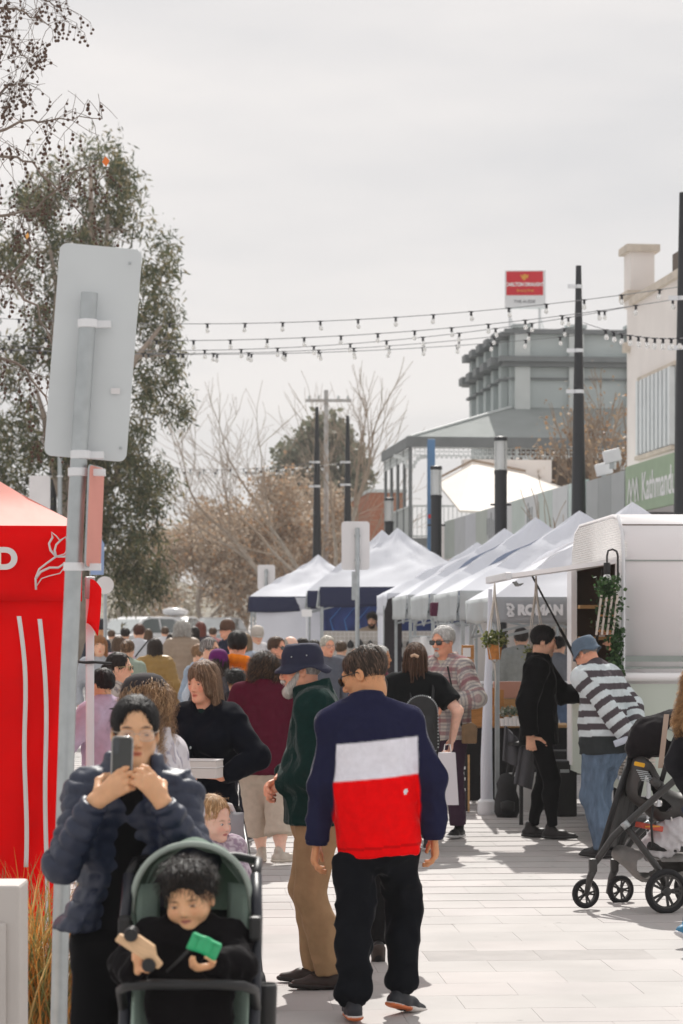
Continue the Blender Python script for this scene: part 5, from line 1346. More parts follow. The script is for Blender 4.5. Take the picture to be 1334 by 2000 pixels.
def ribbons(fl, roots, R, flow, L, nseg, w, rs, curl=0.0, lift=.004, off=0.0, freq=40.0):
    """strands traced over the hair surface: returns vertices, quads"""
    N = len(roots); P = roots.copy(); pts = [P.copy()]; st = L / nseg; nrmS = []; ph = rs.uniform(0, 6.28, N); ll = rs.uniform(.5, 1.25, N)
    for k in range(nseg):
        d0, g = fl.grad(P); f = flow(P, k / nseg); f = f - g * np.minimum(np.sum(f * g, 1), 1)[:, None] * .92; f /= np.linalg.norm(f, axis=1, keepdims=True) + 1e-9
        P = P + f * (st * ll)[:, None]; d1 = fl.ev(P); pull = np.clip(d1 - lift - off * k / nseg, -.03, .012); P = P - g * (pull * .8)[:, None]; pts.append(P.copy()); nrmS.append(g)
    nrmS.append(nrmS[-1]); pts = np.array(pts); G = np.array(nrmS)
    if curl:
        T = np.gradient(pts, axis=0); T /= np.linalg.norm(T, axis=2, keepdims=True) + 1e-9; B = np.cross(T, G)
        a = ph[None, :] + np.arange(nseg + 1)[:, None] * (freq * st); amp = curl * np.linspace(.2, 1, nseg + 1)[:, None]
        pts = pts + G * (np.cos(a) * amp + amp * .6)[:, :, None] + B * (np.sin(a) * amp)[:, :, None]
    T = np.gradient(pts, axis=0); side = np.cross(T, G); side /= np.linalg.norm(side, axis=2, keepdims=True) + 1e-9
    tp = np.linspace(1, .25, nseg + 1)[:, None, None]; A = pts + side * w * tp; B_ = pts - side * w * tp
    V = np.stack([A, B_], 2).transpose(1, 0, 2, 3).reshape(-1, 3); m = nseg + 1; Q = []
    base = np.arange(N)[:, None] * (2 * m) + np.arange(nseg)[None, :] * 2
    Q = np.stack([base, base + 1, base + 3, base + 2], 2).reshape(-1, 4)
    return V, Q, 2 * m
def hair(root, S, style, col, st=.008, n=0, w=.0016, name='hair', seed=1, col2=None):
    if style == 'none': return None
    o, R, s = S['head'], S['hR'], S['hh']; H = lambda x, y, z: o + R @ (np.array([x, y, z]) * s)
    f = Fld()
    def el(c, r, k=.06, op=0): f.el(H(*c), np.array(r) * s, R, k * s, op)
    def rc(a, b, ra, rb, k=.06, op=0): f.rc(H(*a), H(*b), ra * s, rb * s, k * s, op=op)
    L, curl, nseg, lift, out, freq = .07, 0, 8, .003, .15, 40
    if style in ('short', 'crop', 'thin', 'top'):
        t = {'short': .045, 'crop': .03, 'thin': .012, 'top': .05}[style]
        el((0, .07, .16), (.33 + t, .405 + t, .36 + t))
        el((0, -.57, -.09), (.36, .45, .48), .04, 1); el((0, -.30, -.50), (.7, .36, .50), .05, 1); el((0, .35, -.78), (.5, .5, .45), .05, 1)
        for x in (-1, 1): el((x * .42, -.02, -.12), (.13, .13, .17), .03, 1)
        if style == 'top': el((0, -.20, .42), (.27, .23, .13)); el((-.15, -.24, .36), (.15, .14, .12))
        if style == 'thin': el((0, -.15, .62), (.26, .45, .24), .08, 1)
        L = .05 if style != 'crop' else .02
    if style in ('bob', 'long', 'fringe', 'dreads', 'wavy'):
        lo = {'bob': -.50, 'fringe': -.58, 'long': -1.0, 'dreads': -1.3, 'wavy': -.75}[style]
        el((0, .07, .16), (.375, .45, .405))
        for x in (-1, 1): rc((x * .27, .06, .12), (x * .335, .06, lo), .16, .11)
        rc((0, .30, .1), (0, .34, lo - .05), .24, .22); rc((-.16, .24, .0), (-.18, .26, lo), .2, .2); rc((.16, .24, .0), (.18, .26, lo), .2, .2)
        el((0, -.50, -.22), (.25, .36, .40), .05, 1)
        if style == 'fringe': rc((-.12, -.29, .34), (.20, -.30, .22), .06, .08); rc((.2, -.28, .2), (.31, -.18, -.25), .08, .08)
        L = abs(lo) * s * .9 + .1; nseg = 12; out = .05
        if style == 'wavy': curl, freq = .006, 50
    if style in ('pony', 'bun', 'tied'):
        el((0, .07, .16), (.355, .43, .385)); el((0, -.56, -.05), (.32, .46, .52), .04, 1); el((0, -.22, -.58), (.7, .36, .52), .06, 1); el((0, .3, -.80), (.5, .5, .45), .06, 1)
        for x in (-1, 1): el((x * .42, -.02, -.14), (.13, .12, .15), .03, 1)
        if style == 'bun': el((0, .50, .22), (.17, .15, .16))
        if style == 'tied': el((0, .44, .02), (.12, .12, .12))
        if style == 'pony': f.ch([H(0, .44, .1), H(0, .56, .0), H(.02, .58, -.4), H(0, .52, -.7)], [.09 * s, .1 * s, .09 * s, .03 * s], .03 * s)
        L = .09
    if style in ('curly', 'frizz', 'mop'):
        if style == 'mop':
            el((0, .06, .18), (.405, .45, .375)); el((0, -.18, .36), (.32, .24, .16)); el((0, -.58, -.16), (.34, .43, .44), .06, 1); el((0, -.05, -.62), (.7, .52, .52), .06, 1)
            L, curl, freq = .035, .012, 130
        else:
            el((0, .10, .10), (.47, .50, .45)); lo = -.35 if style == 'curly' else -1.05
            for x in (-1, 0, 1): rc((x * .25, .18, 0), (x * (.34 if style == 'curly' else .42), .2, lo), .24, .2)
            el((0, -.56, -.22), (.27, .38, .42), .05, 1); L, curl, freq = (.10 if style == 'curly' else .18), .017, 90; out = .5; w = w * 1.3
        nseg, lift, w = 12, .006, w * .8
    if style == 'ring':
        el((0, .09, .12), (.345, .40, .345)); el((0, -.40, .30), (.6, .50, .5), .05, 1); el((0, .05, .62), (.30, .40, .26), .1, 1); el((0, -.02, -.58), (.7, .40, .50), .05, 1); el((0, .35, -.78), (.5, .5, .45), .05, 1)
        for x in (-1, 1): el((x * .42, 0, -.12), (.13, .12, .17), .03, 1)
    if style == 'beard':
        for x in (-1, 1): rc((x * .29, -.05, -.10), (x * .12, -.28, -.42), .055, .11)
        el((0, -.31, -.47), (.15, .13, .13)); rc((-.09, -.37, -.235), (0, -.40, -.225), .035, .04); rc((.09, -.37, -.235), (0, -.40, -.225), .035, .04); el((0, -.42, -.295), (.06, .05, .025), .02, 1)
        L, out = .045, .3
    if style == 'goatee': el((0, -.335, -.42), (.09, .07, .10)); rc((-.08, -.37, -.235), (.08, -.37, -.235), .025, .025); L = .03
    V, Q = f.net(st)
    if not len(V): return None
    N = vnorm(V, Q); V = V + N * (vnoise(V * 60, 3) * .35 + vnoise(V * np.array([150, 150, 30]), 5) * .5)[:, None] * (.018 if style in ('curly', 'frizz') else .009 if curl else .0065)
    c = np.array(col); cc = np.tile(c, (len(V), 1)) * (1 + .25 * vnoise(V * np.array([90, 90, 12]), 8))[:, None]
    if n:
        rs = np.random.RandomState(seed); roots = V[rs.randint(0, len(V), n)]; zc = (roots - o) @ R[:, 2] / s
        keep = zc > (-.2 if style not in ('beard', 'goatee', 'frizz') else -.9); roots = roots[keep]
        def flow(P, t):
            l = (P - o) @ R / s; rad = l * np.array([1, 1, 0]); rad[:, 1] -= .1; rad /= np.linalg.norm(rad, axis=1, keepdims=True) + .15
            v = rad * (out + .5 * np.clip(l[:, 2:3], 0, 1)) + np.array([0, .12, -1.0]); return v @ R.T + rs.normal(size=P.shape) * .12
        rv, rq, per = ribbons(f, roots, R, flow, L, nseg, w, rs, curl, lift, freq=freq, off=.008 if curl else .002)
        tone = (1 + rs.uniform(-.35, .5, len(roots)))[:, None]; base = c if col2 is None else np.where(rs.rand(len(roots), 1) < .45, np.array(col2), c); rcx = np.repeat(base * tone, per, 0)
        Q = np.concatenate([Q, rq + len(V)]); V = np.concatenate([V, rv]); cc = np.concatenate([cc, rcx])
        if n >= 300 and style not in ('beard', 'goatee', 'ring', 'crop'):
            r3 = roots[rs.randint(0, len(roots), len(roots) // 5)]; fv, fq, per = ribbons(f, r3, R, lambda P, t: flow(P, t) + rs.normal(size=P.shape) * .5, L * .9 + .02, 7, w * .45, rs, 0, .010, off=.022)
            fc = np.repeat(np.tile(c, (len(r3), 1)) * rs.uniform(.8, 2.2, (len(r3), 1)), per, 0); Q = np.concatenate([Q, fq + len(V)]); V = np.concatenate([V, fv]); cc = np.concatenate([cc, fc])
    return link(name, npmesh(name, V, Q, np.clip(cc, 0, 1)), root, M_hair)
def shoe(root, S, sd, col=(.03, .03, .035), sole=(.6, .6, .6), L=.155, st=.008, hi=0, accent=None, sock=None):
    an = S['an' + sd]; yaw, pit = S['ft' + sd]; h = S['h']; R = rot(yaw, pit); P = lambda x, y, z: an + R @ (np.array([x, y, z]) * h)
    f = Fld(); z0 = -.043
    f.rc(P(0, .028, -.022), P(0, -.05, -.022), .021 * h, .022 * h, .01 * h); f.rc(P(0, -.05, -.024), P(0, -.098, -.028), .022 * h, .016 * h, .01 * h, ax=R[:, 2], q=.8); f.rc(P(0, .012, .012 + hi), P(0, -.008, -.02), .022 * h, .022 * h, .015 * h)
    V, Q = f.net(st); o = link('shoe', npmesh('shoe', V, Q, np.tile(col, (len(V), 1))), root, M_leather)
    f = Fld(); f.rc(P(0, .030, -.034), P(0, -.045, -.034), .0235 * h, .0245 * h, .006 * h, ax=R[:, 2], q=.42); f.rc(P(0, -.045, -.034), P(0, -.103, -.031), .0245 * h, .018 * h, .006 * h, ax=R[:, 2], q=.5)
    V, Q = f.net(st); cc = np.tile(sole, (len(V), 1)).astype(float)
    if accent is not None:
        l = (V - an) @ R / h; cc[(l[:, 1] > -.03) & (l[:, 2] < -.031)] = accent
    so = link('sole', npmesh('sole', V, Q, cc), o, M_leather)
    if sock is not None:
        f = Fld(); f.rc(P(0, .01, .01), P(0, .008, .045), .021 * h, .022 * h, cap=True); V, Q = f.net(st); link('sock', npmesh('sock', V, Q, np.tile(sock, (len(V), 1))), o, M_cloth)
    return o
def torso_r(h, w, ps): return (.086 * h * w, (.077 + ps.get('belly', 0)) * h * w, .089 * h * (.6 + .4 * w))
def fold(V, N, amp, fr=9.0, seed=0, sq=(1.2, 1.2, .55)):
    P = V * fr; d = vnoise(P * np.array(sq) + vnoise(P * .7, seed + 5)[:, None] * .8, seed) * .6 + (1 - np.abs(vnoise(P * 1.7 * np.array([1, 1, .8]) + 9, seed + 2)) * 2) * .55 + vnoise(P * 4, seed + 3) * .12
    return V + N * (d * amp)[:, None]
def person(label, px, d, h=1.7, yaw=0.0, top=None, low=None, hr=('short', (.03, .02, .015)), skin='light', ps=None, st=.012, hs=.008, shoes=None, lod=0, face=True, nh=0, iris=(.03, .018, .012), brow=(.04, .03, .02),
           eyed=0.0, stub=0, group='people at the market', hcol2=None, loc=None, blush=.12, hw=.0016, eye=True, name='person', lip=None, hname='hair'):
    ps = dict(ps or {}); S = skel(h, ps); w = ps.get('w', 1.0); skc = SK[skin] if isinstance(skin, str) else skin
    p = loc if loc is not None else gx(px, d); root = thing(name, label, 'person' if not ps.get('kid') else 'child', p, R_(yaw), group); S['root'] = root
    rh, rw, rcst = torso_r(h, w, ps); hc, u, f_, nb = S['hc'], S['u'], S['f'], S['nb']; top = dict(top or {}); low = dict(low or {})
    # ---- body: one skin surface (head, neck, chest, arms, hands and bare legs)
    B = Fld(); head_f(B, S, face); B.rc(nb - u * .04 * h, S['head'] - S['hR'] @ np.array([0, -.05, .30]) * S['hh'], .036 * h, .030 * h, .03 * h)
    B.rc(nb - u * .03 * h, nb - u * .09 * h + f_ * .01, .045 * h, .06 * h, .04 * h, ax=f_, q=.7)
    V, Q = B.net(hs); C = head_col(V, S, skc, brow, lip, blush, stub); Vs, Qs, Cs, off = [V], [Q], [C], len(V)
    shrt = top.get('sleeve', 'long')
    for sd in 'RL':
        A = Fld(); e, wr_, sh = S['el' + sd], S['wr' + sd], S['sh' + sd]
        a0 = wr_ + (e - wr_) * .25 if shrt == 'long' else e
        if shrt == 'long': A.rc(nb - u * .06 * h, sh, .022 * h, .022 * h); A.rc(sh, e, .022 * h, .02 * h); A.rc(e, a0, .02 * h, .02 * h)
        else: A.rc(nb - u * .06 * h, sh, .022 * h, .03 * h)
        if shrt != 'long': A.rc(sh, e, .034 * h, .027 * h); 
        A.rc(a0, wr_, (.020 if shrt == 'long' else .027) * h, .0165 * h); hand_f(A, wr_, S['hand' + sd], h, lod >= 2)
        V, Q = A.net(max(.004, hs * .8)); Vs.append(V); Qs.append(Q + off); off += len(V); Cs.append(np.tile(skc, (len(V), 1)) * (1 - .10 * np.clip(vnoise(V * 60, 2), 0, 1))[:, None] * np.array([1.0, .95, .92]))
    if low.get('bare'):
        for sd in 'RL':
            A = Fld(); A.rc(S['kn' + sd], S['an' + sd] + (S['kn' + sd] - S['an' + sd]) * .35, .034 * h, .032 * h); A.rc(S['an' + sd] + (S['kn' + sd] - S['an' + sd]) * .35, S['an' + sd], .032 * h, .020 * h); V, Q = A.net(hs); Vs.append(V); Qs.append(Q + off); off += len(V); Cs.append(np.tile(skc, (len(V), 1)))
    link('body', npmesh('body', np.concatenate(Vs), np.concatenate(Qs), np.concatenate(Cs)), root, M_skin)
    if face and lod < 2 and eye: eyes(root, S, iris, eyed)
    # ---- top
    g = top.get('g', .012); T = Fld(); k = .04; hem = hc - u * (top.get('hem', .03) * h)
    tl = S['tl']; q = top.get('q', .74); fl = top.get('flare', .0)
    T.rc(hc + u * tl * .30, hem, rw + g, rh + g + fl + .004, k, f_, min(q + .10, .92), cap=True); T.rc(hc + u * tl * .30 + f_ * ps.get('belly', 0) * h * .8, hc + u * tl * .68 + f_ * .004, rw + g, rcst + g, k, f_, q); T.rc(hc + u * tl * .68, nb - u * .075 * h, rcst + g, rcst * .80 + g, k, f_, q - .04)
    T.rc(S['shR'], S['shL'], .036 * h + g, .036 * h + g, k, f_, .95)
    if ps.get('bust'): 
        for x in (-1, 1): T.el(hc + u * tl * .66 + S['s'] * x * .05 * h + f_ * .055 * h, np.array([.052, .045, .05]) * h + g, k=.04)
    for sd in 'RL': T.rc(nb + u * .008 * h, S['sh' + sd] + u * .004 * h, .034 * h + g * .6, .036 * h + g, .03)
    if top.get('open'):
        r0, r1 = top['open']; T.rc(nb - u * .02 * h + f_ * .12 * h, hem + f_ * (.14 * h) - u * .08, r0, r1, .012, op=1)
    arms = {}
    for sd in 'RL':
        sh, e, wr_ = S['sh' + sd], S['el' + sd], S['wr' + sd]; sg = top.get('sg', g)
        if shrt == 'short':
            T.rc(sh, sh + (e - sh) * .72, .038 * h + sg, .040 * h + sg, .03, cap=True); arms[sd] = (sh, e, e)
        else:
            T.rc(sh, e, .037 * h + sg, .030 * h + sg, .03); we = wr_ - (wr_ - e) * (.02 if shrt == 'long' else .35); T.rc(e, we, .030 * h + sg, (.0235 if shrt == 'long' else .028) * h + sg * .8, .025, cap=True); arms[sd] = (sh, e, wr_)
            if top.get('cuff'): c0 = wr_ - _n(wr_ - e) * .045; T.rc(c0, wr_ + _n(wr_ - e) * .012, .0225 * h + sg * .5, .0215 * h + sg * .5, .006, cap=True, cap0=True)
    col = top.get('collar', 'crew'); nd = S['nd']; nt_ = nb + nd * .02 * h
    if col == 'crew': T.rc(nb - u * .01 * h, nb + nd * top.get('ch', .026) * h, .048 * h + g * .3, .043 * h, .02, cap=True)
    if col in ('stand', 'shirt'): T.rc(nb - u * .01 * h, nb + nd * (.052 if col == 'stand' else .040) * h - f_ * .006 * h, .054 * h + g * .4, (.052 if col == 'stand' else .048) * h + g * .3, .015, cap=True); T.rc(nb + nd * .012 * h, nb + nd * .13 * h, .040 * h, .052 * h, .008, op=1)
    if col == 'hood':
        for a in np.linspace(-2.2, 2.2, 8): c0 = nb + nd * .012 * h - f_ * .018 * h; T.el(c0 - f_ * math.cos(a) * .055 * h + S['s'] * math.sin(a) * .055 * h + nd * .016 * h * math.cos(a), np.array([.03, .03, .026]) * h, k=.03)
    if col == 'open' or top.get('vneck'):
        v0 = nb + nd * .03 * h + f_ * .06 * h; T.rc(v0, nb - u * (.10 if not top.get('vneck') else top['vneck']) * h + f_ * .10 * h, .045 * h, .012 * h, .012, op=1)
    V, Q = T.net(st); N = vnorm(V, Q)
    def segd(a, b, ra, rb):
        ba = b - a; t = np.clip(((V - a) @ ba) / (ba @ ba + 1e-9), 0, 1); return np.linalg.norm(V - a - t[:, None] * ba, axis=1) - (ra + (rb - ra) * t), t
    dt, _ = segd(hem, nb - u * .06 * h, rh, rcst); l = V - hc; zt = l @ u; lat = l @ S['s']; fr = l @ f_
    el_t = np.sqrt((lat / (rcst + g)) ** 2 + (fr / ((rcst + g) * q)) ** 2) - 1; dt = el_t * rcst
    reg = np.zeros(len(V), int); ta = np.zeros(len(V))
    for i, sd in enumerate('RL'):
        a, b, c = arms[sd]; d1, t1 = segd(a, b, .04 * h, .033 * h); d2, t2 = segd(b, c, .033 * h, .024 * h); dm = np.minimum(d1, d2)
        lat_out = (l @ S['s']) * (-1 if sd == 'R' else 1); m = (dm < dt - .004) & (lat_out > (S['sh' + sd] - hc) @ S['s'] * (-1 if sd == 'R' else 1) * .80 if top.get('cut', 1) else dm < dt)
        m = m | ((dm < dt) & (d2 < d1) & (dm < .03)); reg[m] = i + 1; La = np.linalg.norm(b - a); t = np.where(d1 < d2, t1 * La, La + t2 * np.linalg.norm(c - b)); ta[m] = t[m]
    if top.get('quilt'):
        pr = top['quilt']; s_ = np.where(reg > 0, ta, zt); am = top.get('qa', .012); V = V + N * (am * (np.abs(np.sin(math.pi * s_ / pr)) ** .4 - .75) + vnoise(V * 45, 4) * am * .22)[:, None]
    V = fold(V, N, top.get('fold', .008), top.get('ff', 9), seed=int(abs(px)) % 97)
    cf = top.get('col', (.1, .1, .1)); C = cf(V, reg, ta, zt, lat, fr, S) if callable(cf) else np.tile(cf, (len(V), 1)).astype(float)
    tn = top.get('name', 'jacket'); to = link(tn, npmesh(tn, V, Q, C), root, top.get('mat', M_cloth)); S['top'] = to
    if top.get('inner') is not None:
        I = Fld(); gi = .006; I.rc(hc + u * tl * .30, hc - u * .05 * h, rw + gi, rh + gi, k, f_, q, cap=True); I.rc(hc + u * tl * .30 + f_ * ps.get('belly', 0) * h * .8, hc + u * tl * .68, rw + gi, rcst + gi, k, f_, q); I.rc(hc + u * tl * .68, nb - u * .05 * h, rcst + gi, rcst * .7, k, f_, q); I.rc(nb - u * .03 * h, nb + nd * .012 * h, .05 * h, .043 * h, .02, cap=True)
        V, Q = I.net(st * 1.3); link('shirt', npmesh('shirt', V, Q, np.tile(top['inner'], (len(V), 1))), root, M_cloth)
    # ---- trousers
    lg = low.get('g', .008); lst = max(st, .010); Lf = Fld(); hp = hc + u * .06 * h; Lf.rc(hc + u * .055 * h, hc - np.array([0, 0, .035 * h]), (rw + rh) * .48 + lg, rh * .98 + lg, .03, f_, .78, cap0=True)
    if ps.get('kid') or ps.get('seat'): pass
    for sd in 'RL':
        hi_, kn, an = S['hip' + sd], S['kn' + sd], S['an' + sd]; hm = low.get('hem', .93); e = kn + (an - kn) * hm; tw_ = low.get('thin', .93)
        Lf.rc(hi_, kn, (.054 * h * (.5 + .5 * w) + lg) * tw_, (.038 * h + lg) * tw_, .03); Lf.rc(kn, kn + (e - kn) * .35 - f_ * .008 * h, (.038 * h + lg) * tw_, (.037 * h + lg) * tw_, .03); Lf.rc(kn + (e - kn) * .35 - f_ * .008 * h, e, (.037 * h + lg) * tw_, (low.get('ank', .028) * h + lg) * tw_, .025, cap=True)
        if low.get('jog'): Lf.el(kn + (an - kn) * .84 + f_ * .004, np.array([.042, .042, .03]) * h, k=.03); Lf.rc(kn + (an - kn) * .90, kn + (an - kn) * 1.0, .029 * h, .027 * h, .015, cap=True)
        Lf.el(hi_ - f_ * .020 * h - np.array([0, 0, .02 * h]), np.array([.052, .050, .055]) * h * (.5 + .5 * w) + lg * .3, k=.03)
    V, Q = Lf.net(lst); N = vnorm(V, Q); V = fold(V, N, low.get('fold', .009), 8, seed=int(abs(px)) % 89 + 7, sq=(1, 1, .9)); zl = (V - hc) @ u; mk_ = np.clip((zl + top.get('hem', .03) * h - .01) / .04, 0, 1); rad = V - hc - zl[:, None] * u; V = V - rad * (.26 * mk_)[:, None]
    cf = low.get('col', (.03, .03, .035)); C = cf(V, S) if callable(cf) else np.tile(cf, (len(V), 1)).astype(float)
    link(low.get('name', 'trousers'), npmesh('trousers', V, Q, C), root, low.get('mat', M_cloth))
    for sd in 'RL':
        if shoes is not False: shoe(root, S, sd, st=max(.006, hs), **(shoes or {}))
    if hr: 
        for i, (sty, hcx) in enumerate(hr if isinstance(hr, list) else [hr]): hair(root, S, sty, hcx, hs, nh if i == 0 else nh // 2, hw, name=('beard' if sty in ('beard', 'goatee') else hname), seed=int(abs(px)) + i, col2=hcol2 if i == 0 else None)
    return root, S
def headM(S):
    M = Matrix([list(S['hR'][i]) + [S['head'][i]] for i in range(3)] + [[0, 0, 0, 1]]); return M @ Matrix.Diagonal((S['hh'], S['hh'], S['hh'], 1))
def glasses(root, S, frame=(.25, .2, .15), lens=None, r=(.105, .07), thick=.008, sq=1.6):
    M = headM(S); g = bpy.data.objects.new; b = MB()
    for x in (-1, 1):
        ring = []
        for k in range(17):
            a = 2 * math.pi * k / 16; c, s_ = math.cos(a), math.sin(a); ring.append(M @ Vector((x * .148 + r[0] * math.copysign(abs(c) ** (2 / sq / 1.25), c), -.415 + .02 * abs(c), -.02 + r[1] * math.copysign(abs(s_) ** (2 / sq / 1.25), s_))))
        b.tube(ring, thick * S['hh'], 5)
        b.tube([M @ Vector((x * (.148 + r[0]), -.40, .02)), M @ Vector((x * .335, -.28, .035)), M @ Vector((x * .35, .03, .01)), M @ Vector((x * .345, .10, -.06))], thick * S['hh'], 5)
    b.tube([M @ Vector((-.05, -.42, 0)), M @ Vector((0, -.44, .015)), M @ Vector((.05, -.42, 0))], thick * S['hh'], 5)
    o = b.build('glasses', mk('frame_%d' % int(sum(frame) * 1000), frame, .35, .05), root, smooth='all')
    for x in (-1, 1):
        b = MB(); ring = [M @ Vector((x * .148 + r[0] * math.cos(2 * math.pi * k / 16), -.412, -.02 + r[1] * math.sin(2 * math.pi * k / 16))) for k in range(16)]; b.add(ring, [tuple(range(16))]); b.build('lens', lens or mk('clear_lens', (.9, .9, .9), .05, 0, alpha=.12), o)
    return o
def cap_hat(root, S, col, brim=True, name='cap', depth=.0, band=None):
    M = headM(S); n = 28; V = []; Q = []; cl = []
    prof = [(.385, -.02 + depth), (.405, .10), (.40, .24), (.365, .38), (.29, .49), (.17, .55), (.02, .57)]
    for r, z in prof:
        for k in range(n): a = 2 * math.pi * k / n; V.append(M @ Vector((r * 1.0 * math.cos(a), .06 + r * 1.16 * math.sin(a), z * 1.06 + .03))); cl.append(band if (band is not None and z < .06) else col)
    for i in range(len(prof) - 1):
        for k in range(n): Q.append((i * n + k, i * n + (k + 1) % n, (i + 1) * n + (k + 1) % n, (i + 1) * n + k))
    if brim:
        o = len(V); m = 12
        for i in range(5):
            for k in range(m + 1):
                a = math.pi * (1.13 + .74 * k / m); e = i / 4; V.append(M @ Vector((.37 * math.cos(a) * (1 + .05 * e), .06 + .42 * math.sin(a) - e * .30 * abs(math.sin(a)) ** 1.5, .03 + depth - e * .07 + .03 * e * math.sin(math.pi * k / m)))); cl.append(col)
        for i in range(4):
            for k in range(m): Q.append((o + i * (m + 1) + k, o + i * (m + 1) + k + 1, o + (i + 1) * (m + 1) + k + 1, o + (i + 1) * (m + 1) + k))
    ob = link(name, npmesh(name, [tuple(v) for v in V], Q, np.array(cl)), root, M_straw); solid(ob, .004); return ob
def bucket_hat(root, S, col, brim=.22, tilt=.05, lift=0.0, name='bucket_hat', top_=.50):
    M = headM(S) @ Matrix.Rotation(R_(-3), 4, 'X'); n = 40; V = []; Q = []
    prof = [(.42 + brim, -.05 - .05 * brim), (.42 + brim * .6, .01), (.425, .075), (.42, .13), (.41, top_ * .62), (.36, top_ * .85), (.33, top_ * .96), (.27, top_), (.14, top_ + .01), (.01, top_ + .012)]
    for i, (r, z) in enumerate(prof):
        for k in range(n):
            a = 2 * math.pi * k / n; wob = (.035 * math.sin(3 * a + 1) + .02 * math.sin(5 * a)) if i < 2 else .012 * math.sin(4 * a + i); V.append(tuple(M @ Vector((r * .93 * math.cos(a), .05 + r * 1.08 * math.sin(a), z + lift + wob * (1.6 if i == 0 else .6)))))
    for i in range(len(prof) - 1):
        for k in range(n): Q.append((i * n + k, i * n + (k + 1) % n, (i + 1) * n + (k + 1) % n, (i + 1) * n + k))
    ob = link(name, npmesh(name, V, Q, np.tile(col, (len(V), 1))), root, M_straw); solid(ob, .004); return ob
# ================================================================ PEOPLE
def lw(px, d, yaw, loc=None):
    o = np.array(loc if loc is not None else gx(px, d)); R = rot(yaw)
    return lambda x, y, dd=None: R.T @ (np.array(at(x, y, dd or d)) - o)
BLK = (.007, .007, .008); NAVY = (.018, .022, .045)
# ---- woman photographing with her phone
w = lw(246, 7.4, 4)
P1, S1 = person('woman in navy quilted jacket and glasses raising a phone to take a photo', 246, 7.4, 1.525, 4, st=.0075, hs=.0042, skin='olive', nh=900, hr=('bun', (.012, .010, .010)), eyed=.55, iris=(.02, .012, .01), brow=(.03, .022, .02), hw=.0013,
    ps=dict(w=.99, side=3, hy=4, hp=4, neck=2, shw=.084, bust=1, hunch=.012, R=dict(w=w(186, 1566, 7.15), pole=(-.42, -.15, -.9), hd=(.72, -.24, .58), pn=(.40, .85, -.1), tv=(-.2, .2, .9), curl=24, thumb=3.0), L=dict(w=w(318, 1568, 7.15), pole=(.42, -.15, -.9), hd=(-.52, -.20, .76), pn=(-.5, .8, -.1), tv=(-.1, .2, .9), curl=40, thumb=3.0)),
    top=dict(col=(.016, .023, .050), g=.024, sg=.006, hem=.0, flare=.07, quilt=.046, qa=.012, fold=.010, mat=M_nylon, collar='stand', open=(.075, .17), inner=BLK, name='quilted_jacket', vneck=.12, q=.80), low=dict(col=(.006, .006, .007), g=.012))
glasses(P1, S1, frame=(.55, .46, .38), r=(.118, .082), thick=.005, sq=2.2)
# ---- man in colour-blocked sweater walking away
def flagcol(V, reg, ta, zt, lat, fr, S):
    z = zt + lat * .02; sm = lambda x: np.clip(.5 + x / .009, 0, 1)[:, None]; nv, wh, rd = np.array((.020, .021, .052)), np.array((.84, .83, .90)), np.array((.93, .003, .005))
    seam = .178 + .030 * np.clip((.36 - zt) / .5, 0, 1); tor = sm(seam - np.abs(lat)) * sm(.37 - z); c = wh * sm(z - .205) + rd * (1 - sm(z - .205)); c = nv * (1 - tor) + c * tor
    sp = ((np.hypot(lat + .125, z - .135) < .012) & (fr < 0)); c[sp] = (.8, .78, .8); c[(np.abs(zt + .100) < .006)] *= .72; return c
w = lw(736, 10.8, 180)
def flip(v): return v
P2, S2 = person('man in navy, white and red colour blocked sweater walking away', 736, 10.8, 1.655, 180, st=.0062, hs=.005, skin='tan', nh=1500, hr=('thin', (.035, .024, .018)), hcol2=(.16, .10, .07), hw=.0013, eye=False,
    ps=dict(w=1.14, belly=.012, hy=66, hp=20, neck=24, hr=-4, headh=.154, shw=.090, shdrop=.040, hunch=.016, side=4.5, L=dict(w=w(617, 1650, 10.8), pole=(.9, .55, .2), curl=30), R=dict(w=w(848, 1630, 10.8), pole=(-.9, .55, .2), curl=30), fL=dict(a=w(690, 1960, 10.62), yaw=8, pitch=0, pole=(.25, -1, 0)), fR=dict(a=w(784, 1940, 10.85), yaw=-38, pitch=14, pole=(-.25, -1, 0))),
    top=dict(col=flagcol, mat=M_knit, g=.026, hem=.085, flare=-.014, fold=.014, ff=8, collar='crew', ch=.042, cuff=1, name='sweater', sg=.016), low=dict(col=(.007, .008, .011), g=.016, jog=1, fold=.022, ank=.028, thin=.95), shoes=dict(col=(.016, .018, .024), sole=(.62, .58, .55), accent=(.62, .16, .05), sock=(.6, .6, .62)))
glasses(P2, S2, frame=(.03, .025, .02), lens=M_dglass, r=(.11, .075), thick=.010)
